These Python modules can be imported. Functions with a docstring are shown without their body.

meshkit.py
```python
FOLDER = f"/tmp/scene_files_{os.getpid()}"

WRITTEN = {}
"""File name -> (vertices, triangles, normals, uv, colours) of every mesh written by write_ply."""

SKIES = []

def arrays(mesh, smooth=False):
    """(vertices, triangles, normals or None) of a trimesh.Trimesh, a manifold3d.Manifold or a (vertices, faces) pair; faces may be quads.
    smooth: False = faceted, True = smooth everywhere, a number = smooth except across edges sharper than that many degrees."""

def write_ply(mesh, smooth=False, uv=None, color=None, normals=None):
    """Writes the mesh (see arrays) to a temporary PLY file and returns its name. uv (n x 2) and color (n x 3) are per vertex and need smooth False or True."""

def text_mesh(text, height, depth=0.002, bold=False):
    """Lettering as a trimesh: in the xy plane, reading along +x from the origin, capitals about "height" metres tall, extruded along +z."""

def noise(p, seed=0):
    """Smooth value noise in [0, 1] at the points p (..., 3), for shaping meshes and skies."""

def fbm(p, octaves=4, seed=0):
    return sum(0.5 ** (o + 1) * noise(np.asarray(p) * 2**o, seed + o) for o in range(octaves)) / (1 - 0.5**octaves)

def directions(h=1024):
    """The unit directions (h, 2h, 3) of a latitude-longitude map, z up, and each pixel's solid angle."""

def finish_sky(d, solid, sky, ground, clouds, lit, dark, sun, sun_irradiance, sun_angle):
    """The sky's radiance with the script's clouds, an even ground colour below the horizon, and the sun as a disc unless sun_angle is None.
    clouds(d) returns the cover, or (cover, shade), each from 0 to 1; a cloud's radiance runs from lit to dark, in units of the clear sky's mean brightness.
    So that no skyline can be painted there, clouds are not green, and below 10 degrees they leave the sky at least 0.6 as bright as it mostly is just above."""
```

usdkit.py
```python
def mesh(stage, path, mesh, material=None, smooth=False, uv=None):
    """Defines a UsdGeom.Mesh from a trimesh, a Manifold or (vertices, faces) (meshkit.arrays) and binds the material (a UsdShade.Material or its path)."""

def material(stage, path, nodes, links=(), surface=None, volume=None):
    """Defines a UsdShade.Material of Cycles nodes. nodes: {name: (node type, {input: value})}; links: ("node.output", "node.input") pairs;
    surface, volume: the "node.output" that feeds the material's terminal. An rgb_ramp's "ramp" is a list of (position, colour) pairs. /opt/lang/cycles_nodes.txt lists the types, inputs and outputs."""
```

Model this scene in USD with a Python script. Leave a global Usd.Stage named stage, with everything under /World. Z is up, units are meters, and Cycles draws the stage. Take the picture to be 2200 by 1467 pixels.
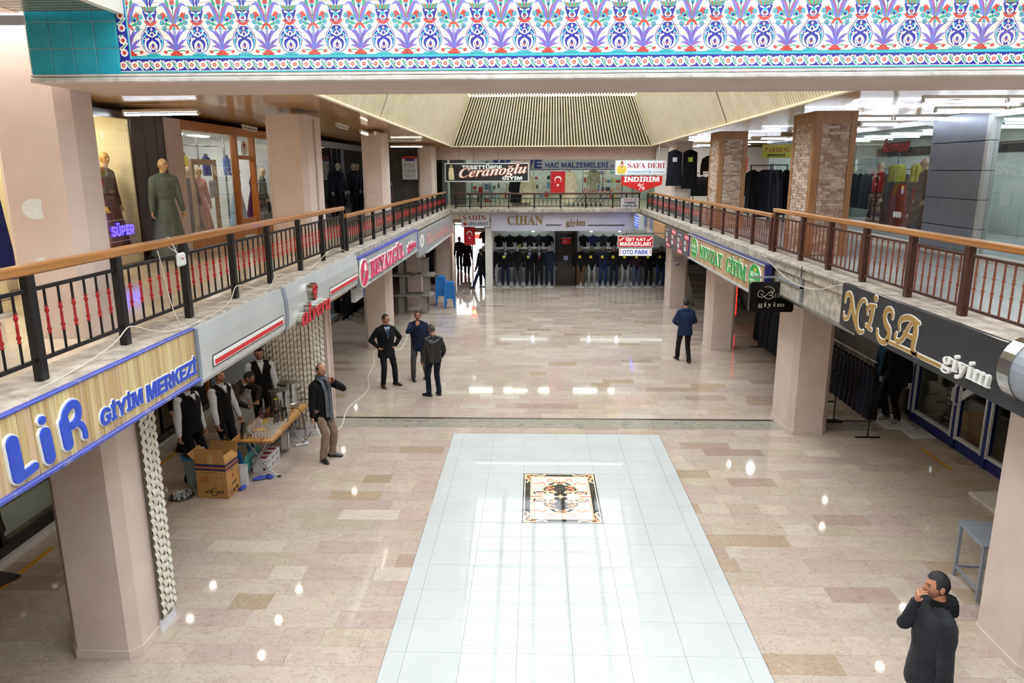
import math, random, glob
import numpy as np, trimesh, manifold3d as m3, usdkit, meshkit
import shapely, shapely.geometry as sg, shapely.affinity as sa
from shapely.ops import unary_union
from pxr import Usd, UsdGeom, UsdLux, UsdShade, Gf, Sdf, Vt
random.seed(7); RNG = np.random.default_rng(7)
stage = Usd.Stage.CreateInMemory()
UsdGeom.SetStageUpAxis(stage, 'Z'); UsdGeom.Xform.Define(stage, '/World')
PI = math.pi
# ---------------------------------------------------------------- camera, sky, exposure
cam = UsdGeom.Camera.Define(stage, '/World/camera')
EYE = np.array([0, 0, 5.05])
def cam_matrix(yaw, pitch, roll):
    f = np.array([-math.sin(yaw)*math.cos(pitch), math.cos(yaw)*math.cos(pitch), -math.sin(pitch)])
    r = np.array([math.cos(yaw), math.sin(yaw), 0]); d = np.cross(f, r)
    r2 = math.cos(roll)*r+math.sin(roll)*d; d2 = -math.sin(roll)*r+math.cos(roll)*d
    m = np.eye(4); m[0, :3] = r2; m[1, :3] = -d2; m[2, :3] = -f; m[3, :3] = EYE
    return Gf.Matrix4d(m.tolist())
cam.AddTransformOp().Set(cam_matrix(math.radians(1.85), math.radians(13.15), math.radians(.2)))
cam.CreateHorizontalApertureAttr(36.0); cam.CreateFocalLengthAttr(1571/2200*36)
cam.CreateVerticalApertureAttr(24.0)
cam.CreateClippingRangeAttr(Gf.Vec2f(.05, 500))
cam.CreateExposureAttr(-0.15)
sky = UsdLux.DomeLight.Define(stage, '/World/sky')          # even overcast winter sky above the roof lights
sky.CreateIntensityAttr(3.0); sky.CreateColorAttr(Gf.Vec3f(.97, .985, 1.0))
# ---------------------------------------------------------------- helpers
def H(h):
    h = h.lstrip('#'); c = np.array([int(h[i:i+2], 16) for i in (0, 2, 4)])/255
    return tuple(np.where(c <= .04045, c/12.92, ((c+.055)/1.055)**2.4))
def col(c): return H(c) if isinstance(c, str) else tuple(c)
class B:
    "collects triangles (with optional vertex colours) into one mesh"
    def __init__(s): s.V, s.F, s.C, s.n, s.hasc = [], [], [], 0, False
    def add(s, v, f, c=None):
        v = np.asarray(v, float).reshape(-1, 3); f = np.asarray(f, int)
        if f.shape[1] == 4: f = np.vstack([f[:, [0, 1, 2]], f[:, [0, 2, 3]]])
        s.V.append(v); s.F.append(f+s.n); s.n += len(v)
        if c is not None: s.hasc = True
        c = (1, 1, 1) if c is None else c
        s.C.append(np.broadcast_to(np.asarray(col(c) if isinstance(c, (str, tuple, list)) else c, float), (len(v), 3)))
        return s
    def mesh(s, m, c=None, T=None):
        v, f, _ = meshkit.arrays(m)
        if T is not None: v = v@np.asarray(T)[:3, :3].T+np.asarray(T)[:3, 3]
        return s.add(v, f, c)
    def hexa(s, p, c=None):                                  # 4 bottom + 4 top points, counter-clockwise seen from above
        return s.add(p, [[0, 3, 2, 1], [4, 5, 6, 7], [0, 1, 5, 4], [1, 2, 6, 5], [2, 3, 7, 6], [3, 0, 4, 7]], c)
    def box(s, x0, x1, y0, y1, z0, z1, c=None, bev=0, R=None, at=(0, 0, 0)):
        x0, x1 = min(x0, x1), max(x0, x1); y0, y1 = min(y0, y1), max(y0, y1); z0, z1 = min(z0, z1), max(z0, z1)
        if not bev:
            p = np.array([[x0, y0, z0], [x1, y0, z0], [x1, y1, z0], [x0, y1, z0], [x0, y0, z1], [x1, y0, z1], [x1, y1, z1], [x0, y1, z1]])
            f = [[0, 3, 2, 1], [4, 5, 6, 7], [0, 1, 5, 4], [1, 2, 6, 5], [2, 3, 7, 6], [3, 0, 4, 7]]
        else:
            q = []
            for a in (0, 1, 2):
                for sx in (0, 1):
                    for sy in (0, 1):
                        for sz in (0, 1):
                            sg_ = np.array([sx, sy, sz])*2-1; c_ = np.array([(x0, x1)[sx], (y0, y1)[sy], (z0, z1)[sz]])
                            o = np.full(3, bev); o[a] = 0; q.append(c_-sg_*o)
            m = m3.Manifold.hull_points(np.array(q)); mm = m.to_mesh(); p, f = mm.vert_properties[:, :3], mm.tri_verts
        p = np.asarray(p, float)
        if R is not None: p = p@np.asarray(R).T
        return s.add(p+np.asarray(at), f, c)
    def tube(s, pts, r, n=8, c=None, closed=False, caps=True):
        pts = np.asarray(pts, float); k = len(pts); r = np.broadcast_to(r, k)
        t = np.gradient(pts, axis=0) if not closed else np.roll(pts, -1, 0)-np.roll(pts, 1, 0)
        t /= np.maximum(np.linalg.norm(t, axis=1, keepdims=True), 1e-9)
        up = np.array([0, 0, 1.]) if abs(t[0, 2]) < .9 else np.array([1., 0, 0])
        V = []
        for i in range(k):
            a = up-t[i]*(up@t[i]); a /= max(np.linalg.norm(a), 1e-9); b = np.cross(t[i], a); up = a
            ang = np.arange(n)*2*PI/n
            V.append(pts[i]+r[i]*(np.cos(ang)[:, None]*a+np.sin(ang)[:, None]*b))
        F = []
        for i in range(k if closed else k-1):
            j = (i+1) % k
            for q in range(n):
                w = (q+1) % n; F.append([i*n+q, i*n+w, j*n+w, j*n+q])
        F = np.array(F); F = np.vstack([F[:, [0, 1, 2]], F[:, [0, 2, 3]]])
        if caps and not closed:
            e = [[0, w+1, w] for w in range(1, n-1)]+[[(k-1)*n, (k-1)*n+w, (k-1)*n+w+1] for w in range(1, n-1)]
            F = np.vstack([F, e])
        return s.add(np.vstack(V), F, c)
    def lathe(s, prof, at=(0, 0, 0), n=16, c=None, sx=1, sy=1, R=None, cols=None):
        prof = np.asarray(prof, float); k = len(prof); a = np.arange(n)*2*PI/n
        v = np.stack([np.outer(prof[:, 0], np.cos(a))*sx, np.outer(prof[:, 0], np.sin(a))*sy, np.repeat(prof[:, 1:2], n, 1)], -1).reshape(-1, 3)
        F = [[i*n+q, i*n+(q+1) % n, (i+1)*n+(q+1) % n, (i+1)*n+q] for i in range(k-1) for q in range(n)]
        if R is not None: v = v@np.asarray(R).T
        return s.add(v+np.asarray(at), F, np.repeat(np.array([col(x) for x in cols]), n, 0) if cols is not None else c)
    def ell(s, at, rad, c=None, R=None, sub=2):
        m = trimesh.creation.icosphere(sub, 1.0); v = np.array(m.vertices)*rad
        if R is not None: v = v@np.asarray(R).T
        return s.add(v+np.asarray(at), m.faces, c)
    def prism(s, poly, fr, depth, c=None, back=0.):
        for g in polys(poly):
            v, f = trimesh.creation.triangulate_polygon(g, engine='earcut'); o, u, w = fr; nrm = np.cross(u, w)
            n = len(v); P = lambda d: o+np.outer(v[:, 0], u)+np.outer(v[:, 1], w)+d*nrm
            fa = np.asarray(f); a_ = v[fa]
            flip = ((a_[:, 1, 0]-a_[:, 0, 0])*(a_[:, 2, 1]-a_[:, 0, 1])-(a_[:, 1, 1]-a_[:, 0, 1])*(a_[:, 2, 0]-a_[:, 0, 0])) < 0
            fa = np.where(flip[:, None], fa[:, ::-1], fa)
            s.add(P(depth), fa, c)
            for ring in [sg.polygon.orient(g).exterior]+list(sg.polygon.orient(g).interiors):
                q = np.array(ring.coords)[:-1]; k = len(q)
                lo = o+np.outer(q[:, 0], u)+np.outer(q[:, 1], w)+back*nrm; hi = lo+(depth-back)*nrm
                s.add(np.vstack([lo, hi]), [[i, (i+1) % k, k+(i+1) % k, k+i] for i in range(k)], c)
        return s
    def paint(s, layers, fr, off=0., base=None):
        "layers (polygon, colour) from back to front become one flat print without overlaps"
        done = None; o, u, w = fr; nrm = np.cross(u, w); o = o+off*nrm
        for g, c in reversed(layers):
            if base is not None: g = g.intersection(base)
            vis = g if done is None else g.difference(done)
            done = g if done is None else done.union(g)
            for p in polys(vis):
                if p.area < 1e-8: continue
                v, f = trimesh.creation.triangulate_polygon(p, engine='earcut')
                if len(f) == 0: continue
                a_ = v[f]
                flip = ((a_[:, 1, 0]-a_[:, 0, 0])*(a_[:, 2, 1]-a_[:, 0, 1])-(a_[:, 1, 1]-a_[:, 0, 1])*(a_[:, 2, 0]-a_[:, 0, 0])) < 0
                s.add(o+np.outer(v[:, 0], u)+np.outer(v[:, 1], w), np.where(flip[:, None], f[:, ::-1], f), c)
        return s
    def grid(s, P, c=None, wrap=False, flip=False):
        P = np.asarray(P, float); a, b = P.shape[:2]; F = []
        for i in range(a-1):
            for j in range(b if wrap else b-1):
                k = (j+1) % b; F.append([i*b+j, i*b+k, (i+1)*b+k, (i+1)*b+j])
        F = np.array(F)
        return s.add(P.reshape(-1, 3), F[:, ::-1] if flip else F, c)
    def get(s): return np.vstack(s.V), np.vstack(s.F)
    def xf(s, R=None, t=(0, 0, 0)):
        s.V = [(v@np.asarray(R).T if R is not None else v)+np.asarray(t) for v in s.V]; return s
def polys(g):
    if g.is_empty: return []
    if g.geom_type == 'Polygon': return [g]
    return [p for q in getattr(g, 'geoms', []) for p in polys(q)]
def A3(*v): return np.array(v, float)
def FR(o, u, w): return A3(*o), A3(*u), A3(*w)
def LW(x, y, z): return FR((x, y, z), (0, 1, 0), (0, 0, 1))      # on a wall facing +x
def RW(x, y, z): return FR((x, y, z), (0, -1, 0), (0, 0, 1))     # on a wall facing -x
def FW(x, y, z): return FR((x, y, z), (1, 0, 0), (0, 0, 1))      # on a wall facing -y
def GR(x, y, z): return FR((x, y, z), (1, 0, 0), (0, 1, 0))      # on the ground
def RZ(a): return np.array([[math.cos(a), -math.sin(a), 0], [math.sin(a), math.cos(a), 0], [0, 0, 1]])
def RX(a): return np.array([[1, 0, 0], [0, math.cos(a), -math.sin(a)], [0, math.sin(a), math.cos(a)]])
def RY(a): return np.array([[math.cos(a), 0, math.sin(a)], [0, 1, 0], [-math.sin(a), 0, math.cos(a)]])
COUNT = {}
def num(parent, name):
    k = COUNT.get((parent, name), 0); COUNT[(parent, name)] = k+1
    return f'{parent}/{name}' if k == 0 else f'{parent}/{name}_{k:03d}'
def tag(path, label=None, cat=None, group=None, kind=None):
    p = stage.GetPrimAtPath(path)
    for k, v in (('label', label), ('category', cat), ('group', group), ('kind', kind)):
        if v: p.SetCustomDataByKey(k, v)
    return path
def thing(name, label=None, cat=None, loc=(0, 0, 0), rz=0., group=None, kind=None):
    path = num('/World', name); x = UsdGeom.Xform.Define(stage, path)
    if any(loc): x.AddTranslateOp().Set(Gf.Vec3d(*map(float, loc)))
    if rz: x.AddRotateZOp().Set(float(rz))
    return tag(path, label, cat, group, kind)
def part(name, b, m, parent='/World', smooth=False, label=None, cat=None, group=None, kind=None):
    path = num(parent, name); v = None
    if isinstance(b, B): v = b.get()
    pr = usdkit.mesh(stage, path, v if v is not None else b, m, smooth=False if (isinstance(b, B) and b.hasc and smooth not in (True, False)) else smooth)
    if isinstance(b, B) and b.hasc:
        UsdGeom.PrimvarsAPI(pr).CreatePrimvar('Col', Sdf.ValueTypeNames.Color3fArray, 'vertex').Set(Vt.Vec3fArray.FromNumpy(np.vstack(b.C).astype(np.float32)))
    return tag(path, label, cat, group, kind)
def copy(src, loc, rz=0., label=None, group=None):
    p = stage.GetPrimAtPath(src); base = src.rsplit('/', 1)[1]
    while base[-4:-3] == '_' and base[-3:].isdigit(): base = base[:-4]
    path = num('/World', base); x = UsdGeom.Xform.Define(stage, path)
    x.GetPrim().GetReferences().AddInternalReference(src); x.GetPrim().SetInstanceable(True)
    x.ClearXformOpOrder()
    x.AddTranslateOp().Set(Gf.Vec3d(*map(float, loc))); x.AddRotateZOp().Set(float(rz))
    return tag(path, label, p.GetCustomDataByKey('category'), group or p.GetCustomDataByKey('group'))
LOOKS = '/World/Looks'; UsdGeom.Scope.Define(stage, LOOKS); MATS = {}
def M(name, c='#888888', r=.5, c2=None, sc=6., metal=0., bump=0., bsc=40., stretch=None, spec=.5, coat=0., emit=None, es=1., attr=False, detail=4., lo=.35, hi=.65, sheen=0., dirt=None, dsc=3., dlo=.55):
    "a principled material: colour (or the mesh's own colours) mottled with noise, with fine bump"
    if name in MATS: return MATS[name]
    n = {'tc': ('texture_coordinate', {}), 'p': ('principled_bsdf', dict(base_color=col(c), roughness=r, metallic=metal, specular_ior_level=spec, coat_weight=coat, sheen_weight=sheen))}
    L = []; v = 'tc.object'
    if stretch:
        n['mp'] = ('mapping', dict(scale=stretch)); L.append(('tc.object', 'mp.vector')); v = 'mp.vector'
    src = None
    if attr:
        n['at'] = ('attribute', dict(attribute='Col')); src = 'at.color'
    if c2 is not None:
        n['nz'] = ('noise_texture', dict(scale=sc, detail=detail)); L.append((v, 'nz.vector'))
        n['rp'] = ('rgb_ramp', {'ramp': [(0, col(c)), (lo, col(c)), (hi, col(c2)), (1, col(c2))]}); L.append(('nz.fac', 'rp.fac'))
        if src:
            n['mx'] = ('mix', dict(mix_type='multiply', fac=1.)); L += [(src, 'mx.color1'), ('rp.color', 'mx.color2')]; src = 'mx.color'
        else: src = 'rp.color'
    if dirt is not None:
        n['dz'] = ('noise_texture', dict(scale=dsc, detail=6., roughness=.65)); L.append(('tc.object', 'dz.vector'))
        n['dr'] = ('rgb_ramp', {'ramp': [(0, (0, 0, 0)), (dlo, (0, 0, 0)), (min(dlo+.15, .99), (1, 1, 1)), (1, (1, 1, 1))]}); L.append(('dz.fac', 'dr.fac'))
        n['dm'] = ('mix', dict(color1=col(c), color2=col(dirt))); L.append(('dr.color', 'dm.fac'))
        if src: L.append((src, 'dm.color1'))
        src = 'dm.color'
    if src: L.append((src, 'p.base_color'))
    if emit is not None:
        n['p'][1].update(emission_strength=es)
        if emit == 'attr': L.append(('at.color', 'p.emission_color'))
        else: n['p'][1]['emission_color'] = col(emit)
    if bump:
        n['bz'] = ('noise_texture', dict(scale=bsc, detail=3.)); n['bp'] = ('bump', dict(strength=bump, distance=.01))
        L += [(v, 'bz.vector'), ('bz.fac', 'bp.height'), ('bp.normal', 'p.normal')]
    MATS[name] = usdkit.material(stage, f'{LOOKS}/{name}', n, L, surface='p.BSDF')
    return MATS[name]
def glass(name, tint=(1, 1, 1), ior=1.45, rough=0.):
    "a pane: clear seen square on, mirroring at grazing angles"
    if name not in MATS:
        MATS[name] = usdkit.material(stage, f'{LOOKS}/{name}', {'t': ('transparent_bsdf', dict(color=tint)), 'g': ('glossy_bsdf', dict(color=(1, 1, 1), roughness=rough)), 'f': ('layer_weight', dict(blend=.5)), 'w': ('math', dict(math_type='power', value2=4.)), 'r': ('map_range', dict(to_min=.03, to_max=.8)), 'm': ('mix_closure', {})},
            [('f.facing', 'w.value1'), ('w.value', 'r.value'), ('r.result', 'm.fac'), ('t.BSDF', 'm.closure1'), ('g.BSDF', 'm.closure2')], surface='m.closure')
    return MATS[name]
PRINT = M('print', attr=True, r=.45)
# ---- lettering
FDIR = glob.glob('/opt/blender-*/*/datafiles/fonts/')[0]; TXT = {}; FONTS = {}
MATH = dict(serif=(0x1D400, 0x1D41A), script=(0x1D4D0, 0x1D4EA), bital=(0x1D468, 0x1D482), ital=(0x1D434, 0x1D44E))
DIA = {'İ': 'I.', 'Ş': 'S,', 'ş': 's,', 'ğ': 'gu', 'Ğ': 'Gu', 'ü': 'u:', 'Ü': 'U:', 'ç': 'c,', 'Ç': 'C,', 'Ö': 'O:', 'ö': 'o:'}
def glyphs(s, font, weight):
    from PIL import Image, ImageDraw, ImageFont
    key = (s, font, weight)
    if key in TXT: return TXT[key]
    fk = (font, weight)
    if fk not in FONTS:
        if font in MATH: f = ImageFont.truetype(FDIR+'NotoSansMath-Regular.woff2', 96)
        else:
            f = ImageFont.truetype(FDIR+'Inter.woff2', 96)
            try: f.set_variation_by_axes([32, weight])
            except Exception: pass
        FONTS[fk] = f
    f = FONTS[fk]; t = s
    if font in MATH:
        t = ''.join(chr(MATH[font][0]+ord(c)-65) if 'A' <= c <= 'Z' else chr(MATH[font][1]+ord(c)-97) if 'a' <= c <= 'z' else c for c in s)
    x0, y0, x1, y1 = f.getbbox(t, anchor='ls')
    im = Image.new('L', (int(x1-x0+8), int(y1-y0+8))); ImageDraw.Draw(im).text((4-x0, 4-y0), t, 255, f, anchor='ls')
    on = np.pad(np.asarray(im) > 127, ((0, 0), (1, 1))).astype(np.int8)
    rows, st = np.nonzero(np.diff(on, axis=1) == 1); en = np.nonzero(np.diff(on, axis=1) == -1)[1]
    g = unary_union([sg.box(a, -r-1, b, -r) for a, b, r in zip(st, en, rows)]).buffer(.6).buffer(-.6).simplify(.7) if len(st) else sg.Polygon()
    g = sa.translate(g, x0-4, 4-y0)
    TXT[key] = (sa.scale(g, 1/70, 1/70, origin=(0, 0)), f.getlength(t)/70)
    return TXT[key]
def text(s, h=1., font='sans', weight=700, w=None, shear=0., gap=0., at=(0, 0), center=False):
    "lettering as a polygon: capitals h tall, baseline at y=0; w squeezes it to a width"
    x, out = 0., []
    for ch in s:
        if ch == ' ': x += .38+gap; continue
        d = DIA.get(ch) if (font in MATH or ch in 'İ') else None
        g, a = glyphs(d[0] if d else ch, font, weight); g = sa.translate(g, x, 0)
        if d:
            b = g.bounds; cx = (b[0]+b[2])/2; top = b[3]
            if d[1] == '.': g = g.union(sg.Point(cx+.03, top+.14).buffer(.09, 6))
            if d[1] == ':': g = g.union(sg.Point(cx-.14, top+.13).buffer(.075, 6)).union(sg.Point(cx+.14, top+.13).buffer(.075, 6))
            if d[1] == 'u': g = g.union(sg.Point(cx, top+.22).buffer(.17, 8).difference(sg.Point(cx, top+.27).buffer(.15, 8)).intersection(sg.box(-9, -9, 99, top+.22)))
            if d[1] == ',': g = g.union(sg.LineString([(cx, .02), (cx+.02, -.1), (cx+.08, -.17), (cx, -.25), (cx-.08, -.24)]).buffer(.035, 3))
        out.append(g); x += a+gap
    g = unary_union(out); b = g.bounds
    g = sa.translate(g, -b[0], 0); W = b[2]-b[0]
    g = sa.scale(g, (w/W if w else h), h, origin=(0, 0))
    if shear: g = sa.skew(g, xs=shear, origin=(0, 0))
    if center: b = g.bounds; g = sa.translate(g, -(b[0]+b[2])/2, 0)
    return sa.translate(g, *at)
def rect(x0, y0, x1, y1): return sg.box(min(x0, x1), min(y0, y1), max(x0, x1), max(y0, y1))
def rrect(x0, y0, x1, y1, r): return rect(x0+r, y0+r, x1-r, y1-r).buffer(r, 4)
def oval(cx, cy, a, b, n=10): return sa.scale(sg.Point(cx, cy).buffer(1, n), a, b, origin=(cx, cy))
def stroke(pts, r, sm=True, n=24, taper=None):
    "a pen stroke along a smooth curve through the points"
    p = np.array(pts, float)
    if sm and len(p) > 2:
        from scipy.interpolate import CubicSpline
        t = np.r_[0, np.cumsum(np.maximum(np.linalg.norm(np.diff(p, axis=0), axis=1), 1e-6))]
        p = CubicSpline(t, p)(np.linspace(0, t[-1], n))
    if taper is None: return sg.LineString(p).buffer(r, 4)
    rr = np.interp(np.linspace(0, 1, len(p)), np.linspace(0, 1, len(taper)), taper)*r
    return unary_union([sg.MultiPoint([p[i], p[i+1]]).convex_hull.buffer(1e-4) if False else unary_union([sg.Point(p[i]).buffer(rr[i]+1e-5, 4), sg.Point(p[i+1]).buffer(rr[i+1]+1e-5, 4)]).convex_hull for i in range(len(p)-1)])
# ================================================================ THE BUILDING
PILLAR = M('pillar_paint', '#d6c4ba', .55, c2='#cebbb0', sc=2.2, bump=.05, bsc=90, dirt='#a8968c', dsc=2.5, dlo=.66)
CONC = M('worn_concrete', '#b9aea1', .8, c2='#8f867b', sc=7, bump=.5, bsc=45, dirt='#6d655c', dsc=9, dlo=.6)
PLASTER = M('pink_plaster', '#c6b1a7', .7, c2='#bda79d', sc=1.5, bump=.1, bsc=60)
WOODC = M('lacquered_lath', '#c79a66', .2, c2='#b08452', sc=3, stretch=(1.2, 26, 1), bump=.12, bsc=18, coat=.3)
SOFFIT = M('soffit_paint', '#a08873', .6, c2='#94806d', sc=3)
CREAMT = M('cream_slat', '#e6dabd', .5, c2='#dccfae', sc=2)
DARK = M('dark_gap', '#241f19', .8, c2='#2e2820', sc=4)
UPF_L = M('cream_floor', '#dccdb6', .12, c2='#d2c1a8', sc=2, bump=.01)
UPF_R = M('grey_floor', '#bfc3c6', .14, c2='#b3b8bc', sc=2)
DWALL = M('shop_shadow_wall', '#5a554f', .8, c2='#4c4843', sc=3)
WHITEW = M('white_wall', '#d9d6cf', .6, c2='#cfccc4', sc=2)
BLACKM = M('black_metal', '#121214', .35, c2='#1b1a1c', sc=20)
STEEL = M('steel', '#b4b4b2', .22, metal=1, c2='#a2a2a0', sc=9)
GREYP = M('grey_powder', '#8b9099', .45, c2='#828790', sc=5)
PANE = glass('window_pane', (.93, .95, .94))
SKYP = glass('roof_pane', (.9, .93, .94), 1.3)
def marble(name, rough=.055):
    n = {'tc': ('texture_coordinate', {}), 'at': ('attribute', dict(attribute='Col')),
         'mp': ('mapping', dict(scale=(1., 1.9, 1.), rotation=(0, 0, .5))),
         'n1': ('noise_texture', dict(scale=3.2, detail=8., roughness=.62, distortion=1.6)),
         'r1': ('rgb_ramp', {'ramp': [(0, (1, 1, 1)), (.485, (1, 1, 1)), (.5, (.52, .42, .36)), (.512, (1, 1, 1)), (1, (1, 1, 1))]}),
         'n2': ('noise_texture', dict(scale=1.7, detail=6., roughness=.6, distortion=.7)),
         'r2': ('rgb_ramp', {'ramp': [(0, (.84, .8, .78)), (.42, (.98, .97, .96)), (.6, (1.03, 1.03, 1.0)), (1, (1.1, 1.1, 1.08))]}),
         'n3': ('noise_texture', dict(scale=1.1, detail=9., roughness=.7, distortion=2.5)),
         'r3': ('rgb_ramp', {'ramp': [(0, (0, 0, 0)), (.385, (0, 0, 0)), (.39, (.5, .5, .5)), (.395, (0, 0, 0)), (1, (0, 0, 0))]}),
         'm1': ('mix', dict(mix_type='multiply', fac=.75)), 'm2': ('mix', dict(mix_type='multiply', fac=1.)), 'm3': ('mix', dict(color2=(.9, .86, .83))),
         'p': ('principled_bsdf', dict(roughness=rough, specular_ior_level=.6))}
    L = [('tc.object', 'mp.vector'), ('mp.vector', 'n1.vector'), ('mp.vector', 'n2.vector'), ('mp.vector', 'n3.vector'), ('n1.fac', 'r1.fac'), ('n2.fac', 'r2.fac'), ('n3.fac', 'r3.fac'),
         ('at.color', 'm1.color1'), ('r1.color', 'm1.color2'), ('m1.color', 'm2.color1'), ('r2.color', 'm2.color2'), ('m2.color', 'm3.color1'), ('r3.color', 'm3.fac'), ('m3.color', 'p.base_color')]
    return usdkit.material(stage, f'{LOOKS}/{name}', n, L, surface='p.BSDF')
MARBLE = marble('pink_marble')
WTILE = M('white_porcelain', '#bfc2c2', .03, c2='#babdbd', sc=1.5, spec=.18)
MEDAL = M('printed_porcelain', attr=True, r=.03, spec=.18, c='#ffffff', c2='#ece9e4', sc=30)
GREYM = M('grey_marble', '#8d877d', .12, c2='#a39c90', sc=5, stretch=(1, 5, 1), dirt='#6f6a62', dsc=4, dlo=.55)

# ---------------------------------------------------------------- floor: marble slabs, the white porcelain runner, the grey marble strip
FL = thing('floor', 'polished beige pink marble hall floor with a white tiled runner down the middle', 'floor', kind='structure')
b = B(); b.box(-11.5, 12.5, -7, 40.2, -.25, -.012); part('floor_bed', b, CONC, FL)
TONES = ['#baaba0']*8+['#b7a69c']*5+['#bdaea2']*5+['#b5a29a']*4+['#b6a898']*3+['#a99489', '#ab9783', '#c3b7ab']
slabs = []; y = 5.3; r = random.Random(3)
SK = [(-1.6, 2.44, -9, 13.63), (-4.2, 7.45, 13.95, 14.58)]
while y < 40:
    h = .33; x = -7.4+r.uniform(-.5, 0)
    while x < 8.3:
        w = r.choice([.45, .6, .75, .8, .9, 1.05]); segs = [(x, x+w)]
        ycut = [(y, y+h)]
        for a0, a1, c0, c1 in SK:
            if y+h > c0+.002 and y < c1-.002:
                ov_y = (max(y, c0), min(y+h, c1)); new = []
                for (p, q) in segs:
                    if q <= a0 or p >= a1: new.append((p, q)); continue
                    if p < a0: new.append((p, a0))
                    if q > a1: new.append((a1, q))
                    if ov_y[0] > y+.02 and c0 > 0: slabs.append((max(p, a0), min(q, a1), y, ov_y[0]))
                    if ov_y[1] < y+h-.02: slabs.append((max(p, a0), min(q, a1), ov_y[1], y+h))
                segs = new
        for p, q in segs:
            if q-p > .03: slabs.append((p, q, y, y+h))
        x += w
    y += h
rest = B(); k = 0
for (p, q, c, d) in slabs:
    t = np.array(H(r.choice(TONES)))*r.uniform(.95, 1.04); g = .0012; top = r.uniform(-.0003, .0003)
    tb = rest if k >= 290 or c < 5.9 else B()
    tb.box(p+g, q-g, c+g, d-g, -.012, top, tuple(t))
    if tb is not rest: part('marble_slab', tb, MARBLE, FL); k += 1
part('marble_paving', rest, MARBLE, FL, kind='stuff')
cx = [-1.597]+[-1.383+.6*i for i in range(7)]+[2.436]
cy = [13.62]+[13.48-.6*i for i in range(16)]
for i in range(8):
    for j in range(16):
        if 3 <= i <= 4 and 4 <= j <= 6: continue
        if cy[j+1] < 4.6: continue
        tb = B().box(cx[i]+.0017, cx[i+1]-.0017, cy[j+1]+.0017, cy[j]-.0017, -.012, .001+r.uniform(-.0002, .0002))
        part('porcelain_tile', tb, WTILE, FL)
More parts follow.
